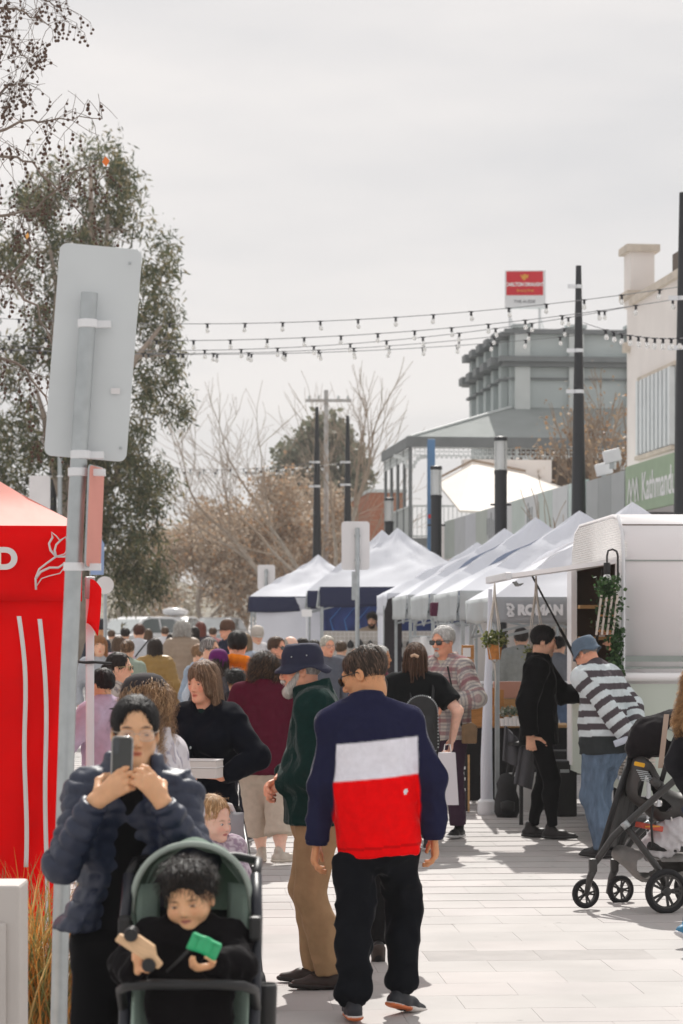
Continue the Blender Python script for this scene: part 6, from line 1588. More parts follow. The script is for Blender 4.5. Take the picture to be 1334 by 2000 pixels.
# ---- bearded man with bucket hat
w = lw(612, 11.7, -92)
P3, S3 = person('bearded man in navy bucket hat and dark green fleece, hands clasped', 626, 11.7, 1.68, -92, st=.0075, hs=.0048, skin='pink', nh=700, hr=[('ring', (.45, .43, .41)), ('beard', (.62, .59, .55))], iris=(.08, .08, .09), brow=(.4, .36, .32), blush=.35,
    ps=dict(w=1.12, belly=.02, hp=6, neck=24, hunch=.012, R=dict(w=(-.03, -.185, 1.00), pole=(-.9, .7, -.2), hd=(.5, -.7, -.35), pn=(.3, .4, -.5), tv=(0, -.2, 1), curl=45), L=dict(w=(.06, -.175, .98), pole=(.9, .8, -.2), hd=(-.5, -.7, -.35), pn=(-.3, .4, -.5), tv=(0, -.2, 1), curl=45), fR=dict(a=(-.10, -.02, .075), yaw=-6), fL=dict(a=(.10, .05, .075), yaw=8)),
    top=dict(col=(.008, .028, .025), g=.032, hem=.05, flare=.01, fold=.016, ff=8, collar='stand', mat=M_fleece, name='fleece_jacket'), low=dict(col=(.34, .22, .12), g=.016, fold=.014, ank=.034, hem=1.0, thin=.92), shoes=dict(col=(.035, .02, .016), sole=(.02, .015, .013)))
bh = bucket_hat(P3, S3, (.020, .022, .046), brim=.15, lift=.01, top_=.52)
b = MB()
M = headM(S3)
for a in (-.3, .35): b.lathe([(.001, 0), (.016, 0), (.016, .01), (.001, .012)], 8, M @ frameM((-.385 if False else .375, a * .5, .28), (0, 1, 0), (0, 0, 1)))
for a in (-.12, .14): b.lathe([(.006, 0), (.018, 0), (.018, .012), (.006, .012)], 8, M @ frameM((-.372, a, .27), (0, -1, 0), (0, 0, 1)))
b.build('eyelet', M_galv, bh)
glasses(P3, S3, frame=(.12, .09, .07), r=(.105, .075), thick=.006)
# ---- woman with long brown fringe holding takeaway boxes
w = lw(410, 13.0, -30)
P4, S4 = person('woman with shoulder length brown hair in black jacket holding takeaway boxes', 410, 13.0, 1.575, -30, st=.009, hs=.0052, skin='pink', nh=1500, hr=('fringe', (.14, .075, .042)), hcol2=(.30, .19, .12), hw=.0015, blush=.45,
    ps=dict(w=1.02, hy=-6, hp=6, neck=16, bust=1, hunch=.01, L=dict(w=w(432, 1517, 12.72), pole=(.9, .5, -.4), hd=(-.75, -.5, .12), pn=(-.3, .2, .9), tv=(-.3, -.6, .4), curl=28), R=dict(w=w(372, 1520, 12.7), pole=(-.9, .4, -.4), hd=(.5, -.8, .1), pn=(.2, .2, .9), curl=28)),
    top=dict(col=(.005, .006, .011), g=.018, hem=.04, fold=.012, collar='shirt', vneck=.06, name='jacket', inner=(.012, .03, .028)), low=dict(col=BLK, g=.01))
b = MB()
for (lx, ly, lz) in ((-.02, -.155, 1.02), (-.02, -.16, 1.10), (.10, -.14, 1.13), (.14, -.06, 1.27)): b.lathe([(.001, 0), (.009, 0), (.009, .004), (.001, .005)], 8, frameM((lx, ly, lz), (1, 0, 0), (0, 0, 1)))
b.build('button', M_galv, P4)
# ---- woman in baseball cap behind the phone woman
def leo(V, reg, ta, zt, lat, fr, S):
    n = vnoise(V * 34, 3); m = vnoise(V * 34 + 7.3, 5); c = np.tile((.60, .57, .60), (len(V), 1)).astype(float); c[(n > .28)] = (.33, .31, .38); c[(n > .46)] = (.47, .42, .44); return c
P5, S5 = person('woman in dark cap and pale leopard print shirt behind the phone woman', 296, 9.6, 1.54, -112, st=.0075, hs=.005, skin='light', nh=1600, hr=('frizz', (.20, .11, .055)), hcol2=(.45, .28, .15), hw=.0012, ps=dict(w=1.05, hp=4, hy=10, bust=1), top=dict(col=leo, g=.018, hem=.03, fold=.008, collar='shirt', name='shirt'), low=dict(col=(.02, .02, .03)))
cap_hat(P5, S5, (.030, .024, .026), name='baseball_cap')
# ---- woman in maroon top with curly hair, back turned
w = lw(516, 17.8, 182)
P6, S6 = person('broad woman with dark curly hair in maroon shirt and cropped beige trousers', 516, 17.8, 1.56, 182, st=.010, hs=.007, skin='fair', nh=2200, hr=('curly', (.018, .012, .010)), hcol2=(.12, .07, .04), hw=.0017, face=False,
    ps=dict(w=1.45, shw=.100, hp=-4, L=dict(w=(.30, -.10, .80)), R=dict(w=(-.26, -.16, .84)), fL=dict(a=w(512, 1678, 17.9), yaw=6), fR=dict(a=w(549, 1673, 17.6), yaw=-62)), top=dict(col=(.085, .008, .022), g=.022, hem=.10, flare=.015, fold=.012, collar='shirt', name='shirt', mat=M_cloth), low=dict(col=(.50, .43, .35), g=.032, hem=.62, ank=.05, bare=1, fold=.01, thin=1.05), shoes=dict(col=(.52, .47, .40), sole=(.55, .5, .42)))
# ---- woman with dreadlocks and studded backpack
P7, S7 = person('woman with long dreadlocks, black shirt and studded black backpack', 811, 18.7, 1.62, 176, st=.010, hs=.007, skin='fair', hr=('bob', (.05, .026, .016)), nh=500, hcol2=(.12, .06, .03), face=False, ps=dict(w=1.12, shw=.095, L=dict(w=(.22, -.10, .86), curl=40), R=dict(w=(-.285, -.02, .86), pole=(-.9, .6, 0), curl=40)), top=dict(col=(.007, .008, .009), g=.022, hem=.10, sleeve='short', fold=.01, name='t_shirt'), low=dict(col=(.015, .014, .02), g=.01), shoes=dict(col=(.014, .014, .016), sole=(.5, .5, .5)))
rs = np.random.RandomState(5); b = MB(); M = headM(S7)
for i in range(95):
    a = rs.uniform(-.3, math.pi + .3); th = rs.uniform(.15, 1.3); p = Vector((.36 * math.cos(a) * math.sin(th), .07 + .42 * math.sin(a) * math.sin(th), .17 + .37 * math.cos(th))); q = p * 1.04; L = rs.uniform(.7, 1.5)
    x1 = p.x * 1.15 + rs.uniform(-.08, .08); y1 = max(p.y, .1) * .9 + .18 + rs.uniform(-.05, .1)
    pts = [M @ q, M @ Vector((p.x * 1.18, p.y * 1.12 + .05, p.z - .12)), M @ Vector((x1, y1 + .02, p.z - .3 * L - .15)), M @ Vector((x1 + rs.uniform(-.06, .06), y1, p.z - .65 * L - .15)), M @ Vector((x1 + rs.uniform(-.1, .1), y1 - .02, p.z - L - .15))]
    b.tube(pts, [.006, .007, .0065, .006, .004], 5)
b.build('dreadlock', mk('dreadlock', (.075, .038, .022), .8, .3, 40, bump=.5, bs=120), P7, smooth='all')
b = MB(); b.tube([(-.03, .165, 1.50), (0, .178, 1.515), (.025, .165, 1.505)], .012, 6); b.build('hair_clip', mk('clip_tan', (.5, .33, .22), .5, .1), P7)
# ---- man in checked shirt and sunglasses
M_plaid = None
def plaid_mat():
    m = mk('plaid_base', (1, 1, 1), .85, .05, 30, attr=True, bump=.15, bs=400); return m
def plaidcol(V, reg, ta, zt, lat, fr, S):
    c = np.tile((.55, .50, .45), (len(V), 1)).astype(float); ang = np.where(reg > 0, np.arctan2(V[:, 1], V[:, 0]) * .05 + lat, lat) ; zz = np.where(reg > 0, -ta, zt); per = .105
    def band(s_, o, w_, col, a):
        m = (np.abs(((s_ / per + o) % 1) - .5) * per < w_); c[m] = c[m] * (1 - a) + np.array(col) * a
    hx = lat * .72 + fr * .68
    band(zz, 0, .016, (.22, .05, .08), .62); band(hx, .1, .016, (.25, .08, .11), .5); band(zz, .35, .006, (.20, .19, .22), .55); band(zz, .65, .006, (.20, .19, .22), .55); band(hx, .42, .006, (.2, .19, .22), .5); band(hx, .70, .006, (.2, .19, .22), .5); return c
w = lw(866, 19.8, -38)
P8, S8 = person('grey haired man in sunglasses and checked maroon and cream shirt', 872, 19.8, 1.745, -38, st=.0065, hs=.006, skin='pink', nh=700, hr=[('short', (.50, .49, .47)), ('goatee', (.62, .60, .57))], hcol2=(.66, .65, .63), brow=(.35, .3, .26), blush=.3,
    ps=dict(w=1.12, belly=.015, hy=-4, hp=4, neck=14, L=dict(w=(.16, -.24, 1.10), pole=(.9, .5, -.4), hd=(-.7, -.6, .1)), R=dict(w=(-.10, -.27, 1.08), pole=(-.9, .4, -.4))), top=dict(col=plaidcol, g=.026, hem=.06, flare=.02, fold=.009, collar='shirt', name='checked_shirt', inner=(.5, .47, .4), vneck=.06), low=dict(col=(.055, .03, .05), g=.02), shoes=dict(col=(.015, .015, .016), sole=(.55, .55, .55)))
glasses(P8, S8, frame=(.012, .012, .012), lens=M_dglass, r=(.125, .075), thick=.014, sq=2.6)
# ---- young man in black at the caravan
w = lw(1062, 19.7, 88)
P9, S9 = person('dark haired man dressed all in black facing the caravan', 1052, 19.7, 1.745, 80, st=.0095, hs=.006, skin='light', nh=1300, hr=('short', (.012, .010, .010)), hw=.0016, stub=.35, blush=.3, ps=dict(w=1.05, hy=6, hp=10, neck=12, shw=.092, L=dict(w=(.16, -.40, 1.16), pole=(.8, .3, -.6), curl=30), R=dict(w=(-.21, .05, .85), pole=(-.9, .7, 0), curl=50), fR=dict(a=(-.08, -.12, .08), yaw=-4), fL=dict(a=(.08, .06, .08), yaw=8)),
    top=dict(col=(.006, .006, .007), g=.030, hem=.08, fold=.012, collar='shirt', name='shirt_jacket'), low=dict(col=(.006, .006, .007), g=.006, thin=.92, ank=.022), shoes=dict(col=(.016, .014, .014), sole=(.03, .03, .03)))
# ---- man in striped jumper and denim hat bending forward
def stripes(V, reg, ta, zt, lat, fr, S):
    s_ = np.where(reg > 0, -ta - .03, zt + .02); m = ((s_ / .098) % 1) < .5; c = np.where(m[:, None], np.array((.085, .072, .080)), np.array((.60, .66, .68))); c[(reg == 0) & (zt < .03)] = (.035, .040, .042); return c
w = lw(1168, 18.2, -112)
P10, S10 = person('man in striped jumper, jeans and denim bucket hat with hands behind his back', 1180, 18.2, 1.70, -128, st=.0068, hs=.006, skin='pink', nh=300, hr=('crop', (.25, .22, .2)), hname='hair', ps=dict(w=1.12, belly=.012, lean=3, hp=30, neck=32, hunch=.022, hy=-4, hipxy=(0, .0), shw=.095, R=dict(w=(-.07, .25, .93), pole=(-1, .5, .2), hd=(.6, .2, -.55), pn=(.2, -.9, 0), tv=(0, 0, 1), curl=40), L=dict(w=(.07, .26, .91), pole=(1, .5, .2), hd=(-.6, .2, -.5), pn=(-.2, -.9, 0), tv=(0, 0, 1), curl=40), fR=dict(a=(-.08, -.03, .08), yaw=8), fL=dict(a=(.09, .06, .08), yaw=14)),
    top=dict(col=stripes, g=.034, hem=.06, flare=.012, fold=.010, collar='crew', name='striped_jumper', cuff=1), low=dict(col=(.115, .165, .235), g=.024, mat=M_denim, fold=.015, ank=.036, hem=1.0, name='jeans'), shoes=dict(col=(.016, .016, .017), sole=(.02, .02, .02)))
bucket_hat(P10, S10, (.10, .14, .19), brim=.08, top_=.50)
# ---- woman with frizzy hair pushing the black stroller, right edge
w = lw(1384, 13.4, 118)
P11, S11 = person('passer by with frizzy golden brown hair cut off by the right edge', 1384, 13.4, 1.54, 118, st=.011, hs=.007, skin='light', nh=3600, hr=('frizz', (.26, .13, .05)), hcol2=(.55, .33, .15), hw=.0016, face=False, ps=dict(w=1.0, hp=10, neck=-14, fR=dict(a=w(1345, 1822, 13.15), yaw=0, pitch=26), fL=dict(a=(.08, -.35, .07))), top=dict(col=(.02, .02, .024), g=.018, hem=.05, name='jacket', fold=.01), low=dict(col=(.03, .04, .07), mat=M_denim, name='jeans'), shoes=dict(col=(.05, .20, .34), sole=(.62, .62, .64)))
# ---- walker mostly hidden by the man in the sweater
w = lw(742, 12.6, 186)
P12, S12 = person('walker in black leggings hidden behind the man in the sweater, one heel lifted', 742, 12.7, 1.52, 180, st=.012, hs=.008, face=False, skin='light', hr=('tied', (.03, .02, .015)), ps=dict(hipxy=(.03, .0), fR=dict(a=w(742, 1858, 12.5), yaw=4, pitch=52), fL=dict(a=(.14, -.3, .07))), top=dict(col=(.016, .016, .018), g=.014, name='jacket'), low=dict(col=(.012, .012, .013), g=.004, thin=.9, name='leggings'), shoes=dict(col=(.016, .015, .016), sole=(.05, .035, .03)))

# ---------------------------------------------------------------- the crowd farther back
def far(label, px, ytop, d, yaw, top, hr, skin='light', low=(.03, .03, .04), ps=None, n=120, **kw):
    n = max(n, 350); g = gz(d); h = CAMZ - (ytop - HY) * d / F - g; h = h / 1.02
    t = dict(top) if isinstance(top, dict) else dict(col=top); t.setdefault('g', .016); t.setdefault('fold', .010); t.setdefault('hem', .04)
    st_ = .014 if d < 24 else .019; hs_ = .0085 if d < 24 else .012
    return person(label, px, d, h, yaw, t, dict(col=low), hr, skin, ps or {}, st=st_, hs=hs_, lod=2 if d > 24 else 1, nh=n, hw=.003, **kw)
def pat(a, b, fr=60, th=.2):
    def f(V, reg, ta, zt, lat, fr_, S): n = vnoise(V * fr, 3); return np.where((n > th)[:, None], np.array(b), np.array(a))
    return f
DK = (.018, .012, .010)
Pf, Sf = far('woman in lilac jacket with black tied hair beside the red tent', 206, 1292, 15.6, -128, dict(col=(.50, .40, .52), g=.03, collar='crew', name='jacket'), ('tied', (.012, .009, .009)), 'olive', ps=dict(w=1.1, L=dict(w=(.16, -.22, 1.02))), n=400)
Pf, Sf = far('woman with ponytail and round sunglasses looking right by the red tent', 224, 1262, 17.6, 82, dict(col=pat((.5, .46, .42), (.22, .2, .2)), name='shirt'), ('pony', DK), 'light', n=400)
glasses(Pf, Sf, frame=(.5, .38, .2), lens=M_dglass, r=(.11, .09), thick=.012)
far('woman with long auburn hair facing the camera near the red flap', 193, 1233, 26.5, 12, (.42, .44, .48), ('long', (.30, .13, .05)))
Pf, Sf = far('man in dark cap and navy shirt under the red flap', 191, 1204, 33, 60, (.04, .045, .06), ('crop', DK), 'tan'); cap_hat(Pf, Sf, (.03, .03, .035))
far('woman with curly bun in sage top, back turned', 247, 1241, 26, 165, dict(col=(.28, .33, .27), name='top'), ('bun', (.10, .055, .03)), n=300, hcol2=(.3, .18, .1))
Pf, Sf = far('man in white shirt with a dark crossbody strap, back turned', 271, 1212, 34, 178, dict(col=(.62, .64, .68), name='shirt'), ('short', (.09, .035, .022)))
b = MB(); b.tube([(-.16, .12, 1.43), (-.02, .175, 1.25), (.14, .16, 1.02)], .012, 5, flat=.4); b.build('bag_strap', M_bplastic, Pf)
far('dark haired person in slate top between the bun and the white shirt', 244, 1221, 40, 175, (.07, .08, .10), ('short', DK))
far('woman in mustard quilted jacket with long dark hair', 302, 1239, 28, 178, dict(col=(.30, .17, .035), g=.03, quilt=.07, qa=.012, name='quilted_jacket', mat=M_nylon), ('long', (.028, .017, .012)), low=(.16, .2, .27))
far('grey haired person in tan quilted coat, back turned', 356, 1206, 33, 176, dict(col=(.30, .22, .155), g=.035, quilt=.075, qa=.012, hem=.18, name='quilted_coat', mat=M_nylon), ('curly', (.42, .40, .37)), ps=dict(w=1.12), n=300)
far('person in dark blue jacket beside the tan coat', 335, 1232, 36, 170, (.05, .075, .13), ('bob', DK))
far('red haired woman behind the tan coat', 392, 1209, 40, 190, (.06, .05, .06), ('bob', (.16, .045, .03)))
far('dark haired woman partly hidden by the tan coat', 377, 1218, 37, 150, (.05, .05, .055), ('bob', DK))
far('fair child in pale blue top looking right', 385, 1250, 25, 70, (.30, .36, .44), ('short', (.25, .14, .07)), ps=dict(hp=8))
Pf, Sf = far('grey haired woman in sunglasses looking right in a pale top', 404, 1236, 23.5, 62, dict(col=(.45, .50, .56), name='top'), ('tied', (.16, .14, .13)), hcol2=(.4, .38, .36), n=300); glasses(Pf, Sf, frame=(.012, .012, .012), lens=M_dglass, r=(.13, .09), thick=.014)
Pf, Sf = far('woman in bright purple beanie, back turned', 426, 1262, 20.5, 176, (.06, .065, .08), ('bob', DK)); cap_hat(Pf, Sf, (.12, .006, .11), brim=False, name='beanie', depth=-.12)
far('man with dark cropped curls in bright orange hoodie, back turned', 463, 1222, 20.8, 178, dict(col=(.85, .22, .012), g=.03, collar='hood', name='hoodie'), ('top', (.014, .011, .010)), 'light', n=500)
far('child with black messy hair in dark top before the orange hoodie', 461, 1297, 19.4, 186, dict(col=(.02, .02, .026), name='top'), ('mop', (.010, .009, .009)), 'tan', n=500)
Pf, Sf = far('man in brown cap and navy top looking left', 448, 1206, 33, -60, NAVY, ('crop', (.12, .07, .04)), 'pink'); cap_hat(Pf, Sf, (.10, .05, .03))
Pf, Sf = far('woman in white shirt and pale sun visor facing the crowd', 501, 1218, 33, 20, dict(col=(.66, .66, .68), name='shirt', g=.03), ('tied', (.2, .12, .07)), ps=dict(hp=10)); cap_hat(Pf, Sf, (.5, .45, .4))
Pf, Sf = far('woman with brown tied hair and black sunglasses looking right', 535, 1234, 24.5, 58, (.10, .10, .12), ('tied', (.085, .045, .026)), 'pink', n=300); glasses(Pf, Sf, frame=(.012, .012, .012), lens=M_dglass, r=(.13, .08), thick=.014)
far('bald man looking right beside the woman in sunglasses', 563, 1234, 27, 60, (.05, .06, .09), ('ring', (.4, .36, .32)), 'fair')
Pf, Sf = far('woman with short silver hair and glasses behind the bucket hat', 637, 1233, 26, 28, (.12, .13, .16), ('crop', (.50, .47, .40)), 'pink', n=300, hcol2=(.6, .57, .5)); glasses(Pf, Sf, frame=(.2, .15, .12), r=(.12, .08), thick=.009)
far('white haired woman with maroon scarf looking right', 737, 1252, 22.5, 75, dict(col=(.16, .02, .045), name='scarf_top', collar='stand'), ('crop', (.62, .61, .58)), 'tan', n=300, hcol2=(.7, .68, .65))
far('smiling dark haired bearded stallholder in beige shirt inside the navy tent', 728, 1190, 41.6, -12, dict(col=(.42, .33, .25), name='shirt'), [('mop', DK), ('beard', (.05, .03, .02))], 'light', ps=dict(hp=12))
far('shopper in long pale coat under the grey tent, back turned', 1018, 1218, 27.2, 176, dict(col=(.30, .31, .29), g=.035, hem=.20, name='coat'), ('short', (.05, .04, .035)), ps=dict(w=1.1))
far('shopper in grey top and blue jeans behind the white railing', 1088, 1236, 28.5, 140, (.20, .21, .23), ('short', DK), low=(.12, .17, .26))
EX = [(217, 1226, 46, 170, (.42, .36, .30), 'short', 'shopper in oatmeal top far back by the red tent'), (289, 1224, 45, 175, (.30, .10, .09), 'bob', 'shopper in brick red top in front of the white car'), (322, 1220, 47, 182, (.66, .66, .68), 'short', 'shopper in pale grey shirt left of the tan coat'), (415, 1221, 46, 165, (.45, .20, .20), 'short', 'shopper in faded rose far back beside the brown cap'), (479, 1230, 30, 186, (.40, .46, .55), 'bob', 'shopper in sky blue right behind the orange hoodie'),
      (588, 1240, 32, 120, (.55, .47, .38), 'bob', 'shopper in beige top behind the bucket hat'), (612, 1243, 29, 30, (.10, .12, .20), 'short', 'shopper in blue jacket left of the silver haired woman'), (664, 1246, 31, 150, (.28, .28, .30), 'short', 'shopper in grey top right of the silver haired woman'), (232, 1236, 31, 190, (.50, .36, .40), 'bob', 'shopper in dusty pink behind the sunglasses woman')]
for (px, yt, d, yw, cl, hs__, lab) in EX: far(lab, px, yt, d, yw, cl, (hs__, [DK, (.10, .06, .035), (.25, .17, .10)][px % 3]))
Pv, Sv = person('stallholder inside the caravan reaching a hand over the counter', 0, 20, 1.66, -90, loc=(VX + .62, VD + 1.0, .52), st=.014, hs=.008, skin='light', hr=('bun', DK), nh=200, ps=dict(hipz=.72, L=dict(w=(.3, -.62, 1.10), pole=(.6, .4, -.6)), R=dict(w=(-.30, -.56, 1.22), pole=(-.7, .4, -.5)), hp=14), top=dict(col=(.05, .04, .05), name='apron_top'), low=dict(col=BLK))
# ================================================================ STROLLERS, CHILDREN, HELD THINGS
M_sage = mk('sage_fabric', (.20, .275, .225), .85, .12, 12, bump=.3, bs=60, transl=.25)
M_sage2 = mk('sage_fabric_pale', (.33, .43, .37), .85, .08, 12, bump=.2, bs=120)
M_frame = mk('graphite_frame', (.035, .033, .032), .4, .1, spec=.5)
M_navyf = mk('navy_black_frame', (.012, .014, .022), .4, .1, spec=.5)
gs_ = thing('green_stroller', 'sage green stroller with canopy in the foreground', 'stroller', (at(372, 0, 6.95).x, 6.95, 0))
def hoop(a, W, zb, zt, y): return Vector((-W * math.cos(a), y, zb + (zt - zb) * math.sin(a) ** .74))
def canopy(u, v):
    a = math.pi * u; W = .170 - .022 * v; zb = .875 - .02 * v; zt = 1.088 - .035 * v + .018 * math.sin(math.pi * v * 3) ** 2 * math.sin(a)
    y = .07 + .30 * v
    p = hoop(a, W, zb, zt, y); p.z += .006 * math.sin(u * 26 + v * 5) * math.sin(a); return p
b = MB(); b.sheet(canopy, 40, 14); solid(b.build('canopy', M_sage, gs_, smooth='all'), .008)
b = MB(); b.sheet(lambda u, v: canopy(u, 1).lerp(Vector((canopy(u, 1).x * .96, .33, .72)), v), 30, 8); solid(b.build('canopy_back', M_sage, gs_, smooth='all'), .006)
b = MB(); b.tube([hoop(math.pi * k / 30, .175, .872, 1.093, .065) for k in range(31)], .0095, 8); b.build('canopy_rim', mk('sage_rim', (.33, .38, .34), .8, .06), gs_, smooth='all')
for k_, dz in ((.45, .0), (.75, -.01)):
    b = MB(); b.tube([canopy(u / 30, k_) + Vector((0, 0, -.012 + dz)) for u in range(3, 28)], .007, 6); b.build('canopy_rib', M_sage2, gs_, smooth='all')
for s_ in (-1, 1):
    b = MB(); b.sheet(lambda u, v: (s_ * (.176 - .012 * math.sin(v * 3.1) - .012 * u), 0.055 + .24 * u, .90 + .02 * math.sin(u * 20) - .11 * v * (1 - .5 * u)), 12, 6); solid(b.build('canopy_side', M_sage, gs_, smooth='all'), .006)
b = MB(); b.sheet(lambda u, v: (-.165 + .33 * u, .05 + .20 * v - .05 * (abs(2 * u - 1) ** 2) , .42 + .46 * v), 16, 12); solid(b.build('seat_back', mk('dark_seat', (.02, .022, .022), .8, .1), gs_, smooth='all'), .02)
for s_ in (-1, 1):
    b = MB(); b.sheet(lambda u, v: (s_ * (.105 + .06 * u), .01 + .16 * v - .06 * u, .42 + .55 * v), 4, 12); solid(b.build('seat_wing', M_sage2, gs_, smooth='all'), .018)
    b = MB(); b.tube([(s_ * .185, .10, 1.0), (s_ * .19, .02, .88), (s_ * .187, -.02, .66), (s_ * .18, -.16, .40), (s_ * .20, -.30, .18)], .017, 10); b.build('frame_tube', M_navyf, gs_, smooth='all')
    b = MB(); b.tube([(s_ * .187, .0, .70), (s_ * .2, .18, .45), (s_ * .22, .34, .16)], .015, 8); b.build('rear_leg', M_navyf, gs_, smooth='all')
    b = MB(); b.box((s_ * .187, -.02, .86), (.035, .06, .07)); b.build('hinge_joint', M_bplastic, gs_, bev=.01)
    b = MB(); b.tube([(s_ * .05, .02, .86), (s_ * .055, -.05, .72), (s_ * .045, -.10, .60)], .014, 6, flat=.3); b.build('harness_strap', M_bplastic, gs_, smooth='all')
b = MB(); b.sheet(lambda u, v: (-.165 + .33 * u, .06 - .36 * v, .44 + .03 * v), 6, 6); solid(b.build('seat_pan', M_sage2, gs_, smooth='all'), .03)
b = MB(); b.tube([(-.19 , -.03, .63), (-.188, -.14, .70), (-.16, -.23, .725), (-.08, -.27, .735), (0, -.28, .735), (.08, -.27, .735), (.16, -.23, .725), (.188, -.14, .70), (.19, -.03, .63)], .0145, 10); b.build('bumper_bar', M_bplastic, gs_, smooth='all')
b = MB(); b.tube([(-.185, .10, 1.0), (-.185, .32, 1.02), (-.12, .36, 1.03), (.12, .36, 1.03), (.185, .32, 1.02), (.185, .10, 1.0)], .014, 8); b.build('handlebar', M_bplastic, gs_, smooth='all')
b = MB(); b.lathe([(.002, 0), (.028, 0), (.033, .16), (.03, .17), (.002, .02)], 16, Matrix.Translation((.215, .06, .52))); b.build('cup_holder', M_bplastic, gs_, smooth='all')
b = MB(); b.box((-.192, -.06, .80), (.012, .03, .035)); b.build('red_tag', M_signr, gs_)
def wheel(t, c, r, w_, yaw=0.0, ns=5, dbl=True):
    M = Matrix.Translation(Vector(c)) @ Matrix.Rotation(yaw, 4, 'Z') @ Matrix.Rotation(R_(90), 4, 'X')
    wt = MB(); tor = []; n = 40
    for k in range(n):
        a = 2 * math.pi * k / n
        for j in range(8):
            q = 2 * math.pi * j / 8; rr = r - w_ * .55 + w_ * .55 * math.cos(q); tor.append(M @ Vector((rr * math.cos(a), rr * math.sin(a), w_ * .6 * math.sin(q))))
    wt.add(tor, [(k * 8 + j, ((k + 1) % n) * 8 + j, ((k + 1) % n) * 8 + (j + 1) % 8, k * 8 + (j + 1) % 8) for k in range(n) for j in range(8)])
    wh = wt.build('wheel', M_rubber, t, smooth='all')
    b = MB(); b.lathe([(r - w_ * 1.35, -w_ * .4), (r - w_ * 1.0, -w_ * .45), (r - w_ * 1.0, w_ * .45), (r - w_ * 1.35, w_ * .4), (r - w_ * 1.35, -w_ * .4)], 40, M, cap=False); b.build('rim', M_frame, wh, smooth=True)
    for k in range(ns):
        for off in ((-.14, .14) if dbl else (0,)):
            a = 2 * math.pi * k / ns + off; a2 = 2 * math.pi * k / ns + off * 1.2; b = MB(); b.bar(M @ Vector((r * .16 * math.cos(a), r * .16 * math.sin(a), 0)), M @ Vector(((r - w_ * 1.2) * math.cos(a2), (r - w_ * 1.2) * math.sin(a2), 0)), r * .07, w_ * .45); b.build('spoke', M_frame, wh)
    b = MB(); b.lathe([(.002, -w_ * .7), (r * .2, -w_ * .6), (r * .22, 0), (r * .2, w_ * .6), (.002, w_ * .7)], 16, M); b.build('hub', M_frame, wh, smooth=True)
for s_ in (-1, 1):
    wheel(gs_, (s_ * .21, -.32, .075), .075, .03, R_(90)); wheel(gs_, (s_ * .24, .36, .12), .12, .035, R_(90))
# ---- toddler in the green stroller
o_ = (at(372, 0, 6.95).x, 6.95, 0)
w = lw(372, 6.95, 0, o_)
T1, TS1 = person('toddler with black curls in black hoodie sitting in the green stroller', 372, 6.95, .93, 0, loc=o_, st=.0065, hs=.0038, skin='child', nh=1500, hr=('mop', (.010, .008, .008)), hcol2=(.03, .018, .012), hw=.0010, eyed=.6, blush=.2, lip=(.55, .20, .16), brow=(.16, .09, .05), shoes=dict(col=(.05, .05, .06)),
    ps=dict(kid=1, headh=.198, hipz=.545, hipxy=(.0, -.02), hy=-14, hp=10, hr=-7, neck=6, lean=-4, shw=.115, w=1.2, R=dict(w=w(264, 1898, 6.72), pole=(-1, .1, -.5), hd=(.15, -.25, .9), pn=(.6, .5, .2), tv=(.3, -.3, .5), curl=40), L=dict(w=w(418, 1886, 6.72), pole=(1, .1, -.6), hd=(-.75, -.45, -.05), pn=(-.2, .2, .9), tv=(-.2, -.4, .5), curl=45), fR=dict(a=(-.10, -.44, .34), yaw=-8, pole=(-.25, -.6, 1)), fL=dict(a=(.10, -.44, .34), yaw=8, pole=(.25, -.6, 1))),
    top=dict(col=(.008, .007, .008), g=.024, hem=.06, fold=.012, ff=14, collar='hood', name='hoodie', sg=.020, cuff=1), low=dict(col=(.035, .055, .10), g=.020, mat=M_denim, name='jeans', fold=.010))
# wooden toy car and green toy spade held by the toddler
tc_ = thing('toy_car', 'pale wooden toy car with black wheels in the toddlers right hand', 'toy', at(272, 1856, 6.66)); tc_.rotation_euler = (0, R_(32), 0)
poly = [(-.072, -.012), (.072, -.016), (.076, .004), (.05, .012), (.03, .034), (-.025, .036), (-.04, .014), (-.07, .012)]
b = MB(); b.prism(poly, frameM((0, .014, 0), (1, 0, 0), (0, 0, 1)), .028); b.build('body', mk('toy_beech', (.70, .46, .27), .5, .12, 30, stretch=(1, 5, 5)), tc_, bev=.005, smooth=True)
for x in (-.042, .044):
    for y in (-.022, .022):
        b = MB(); b.lathe([(.002, -.006), (.018, -.006), (.020, 0), (.018, .006), (.002, .006)], 16, Matrix.Translation((x, y, -.018 + .045 * (x < 0))) @ Matrix.Rotation(R_(90), 4, 'X')); b.build('wheel', M_bplastic, tc_, smooth=True)
sp_ = thing('toy_spade', 'bright green plastic toy spade with thin black handle', 'toy', at(400, 1846, 6.62)); sp_.rotation_euler = (R_(14), R_(24), 0)
M_gpl = mk('green_plastic', (.02, .42, .17), .3, .04, spec=.6)
b = MB(); b.sheet(lambda u, v: (-.042 + .084 * u, -.010 * math.sin(math.pi * u), -.024 + .048 * v - .004 * math.cos(u * 6.28)), 10, 4); o = solid(b.build('blade', M_gpl, sp_, smooth='all'), .012); 
b = MB()
for k in range(3): b.box((-.026 + .026 * k, -.014, .0), (.004, .006, .036))
b.box((0, -.012, .024), (.08, .012, .005)); b.build('ridge', M_gpl, sp_)
b = MB(); b.tube([(-.03, 0, -.02), (-.048, .01, -.075), (-.066, .02, -.125)], .004, 6); b.build('handle', M_bplastic, sp_, smooth='all')
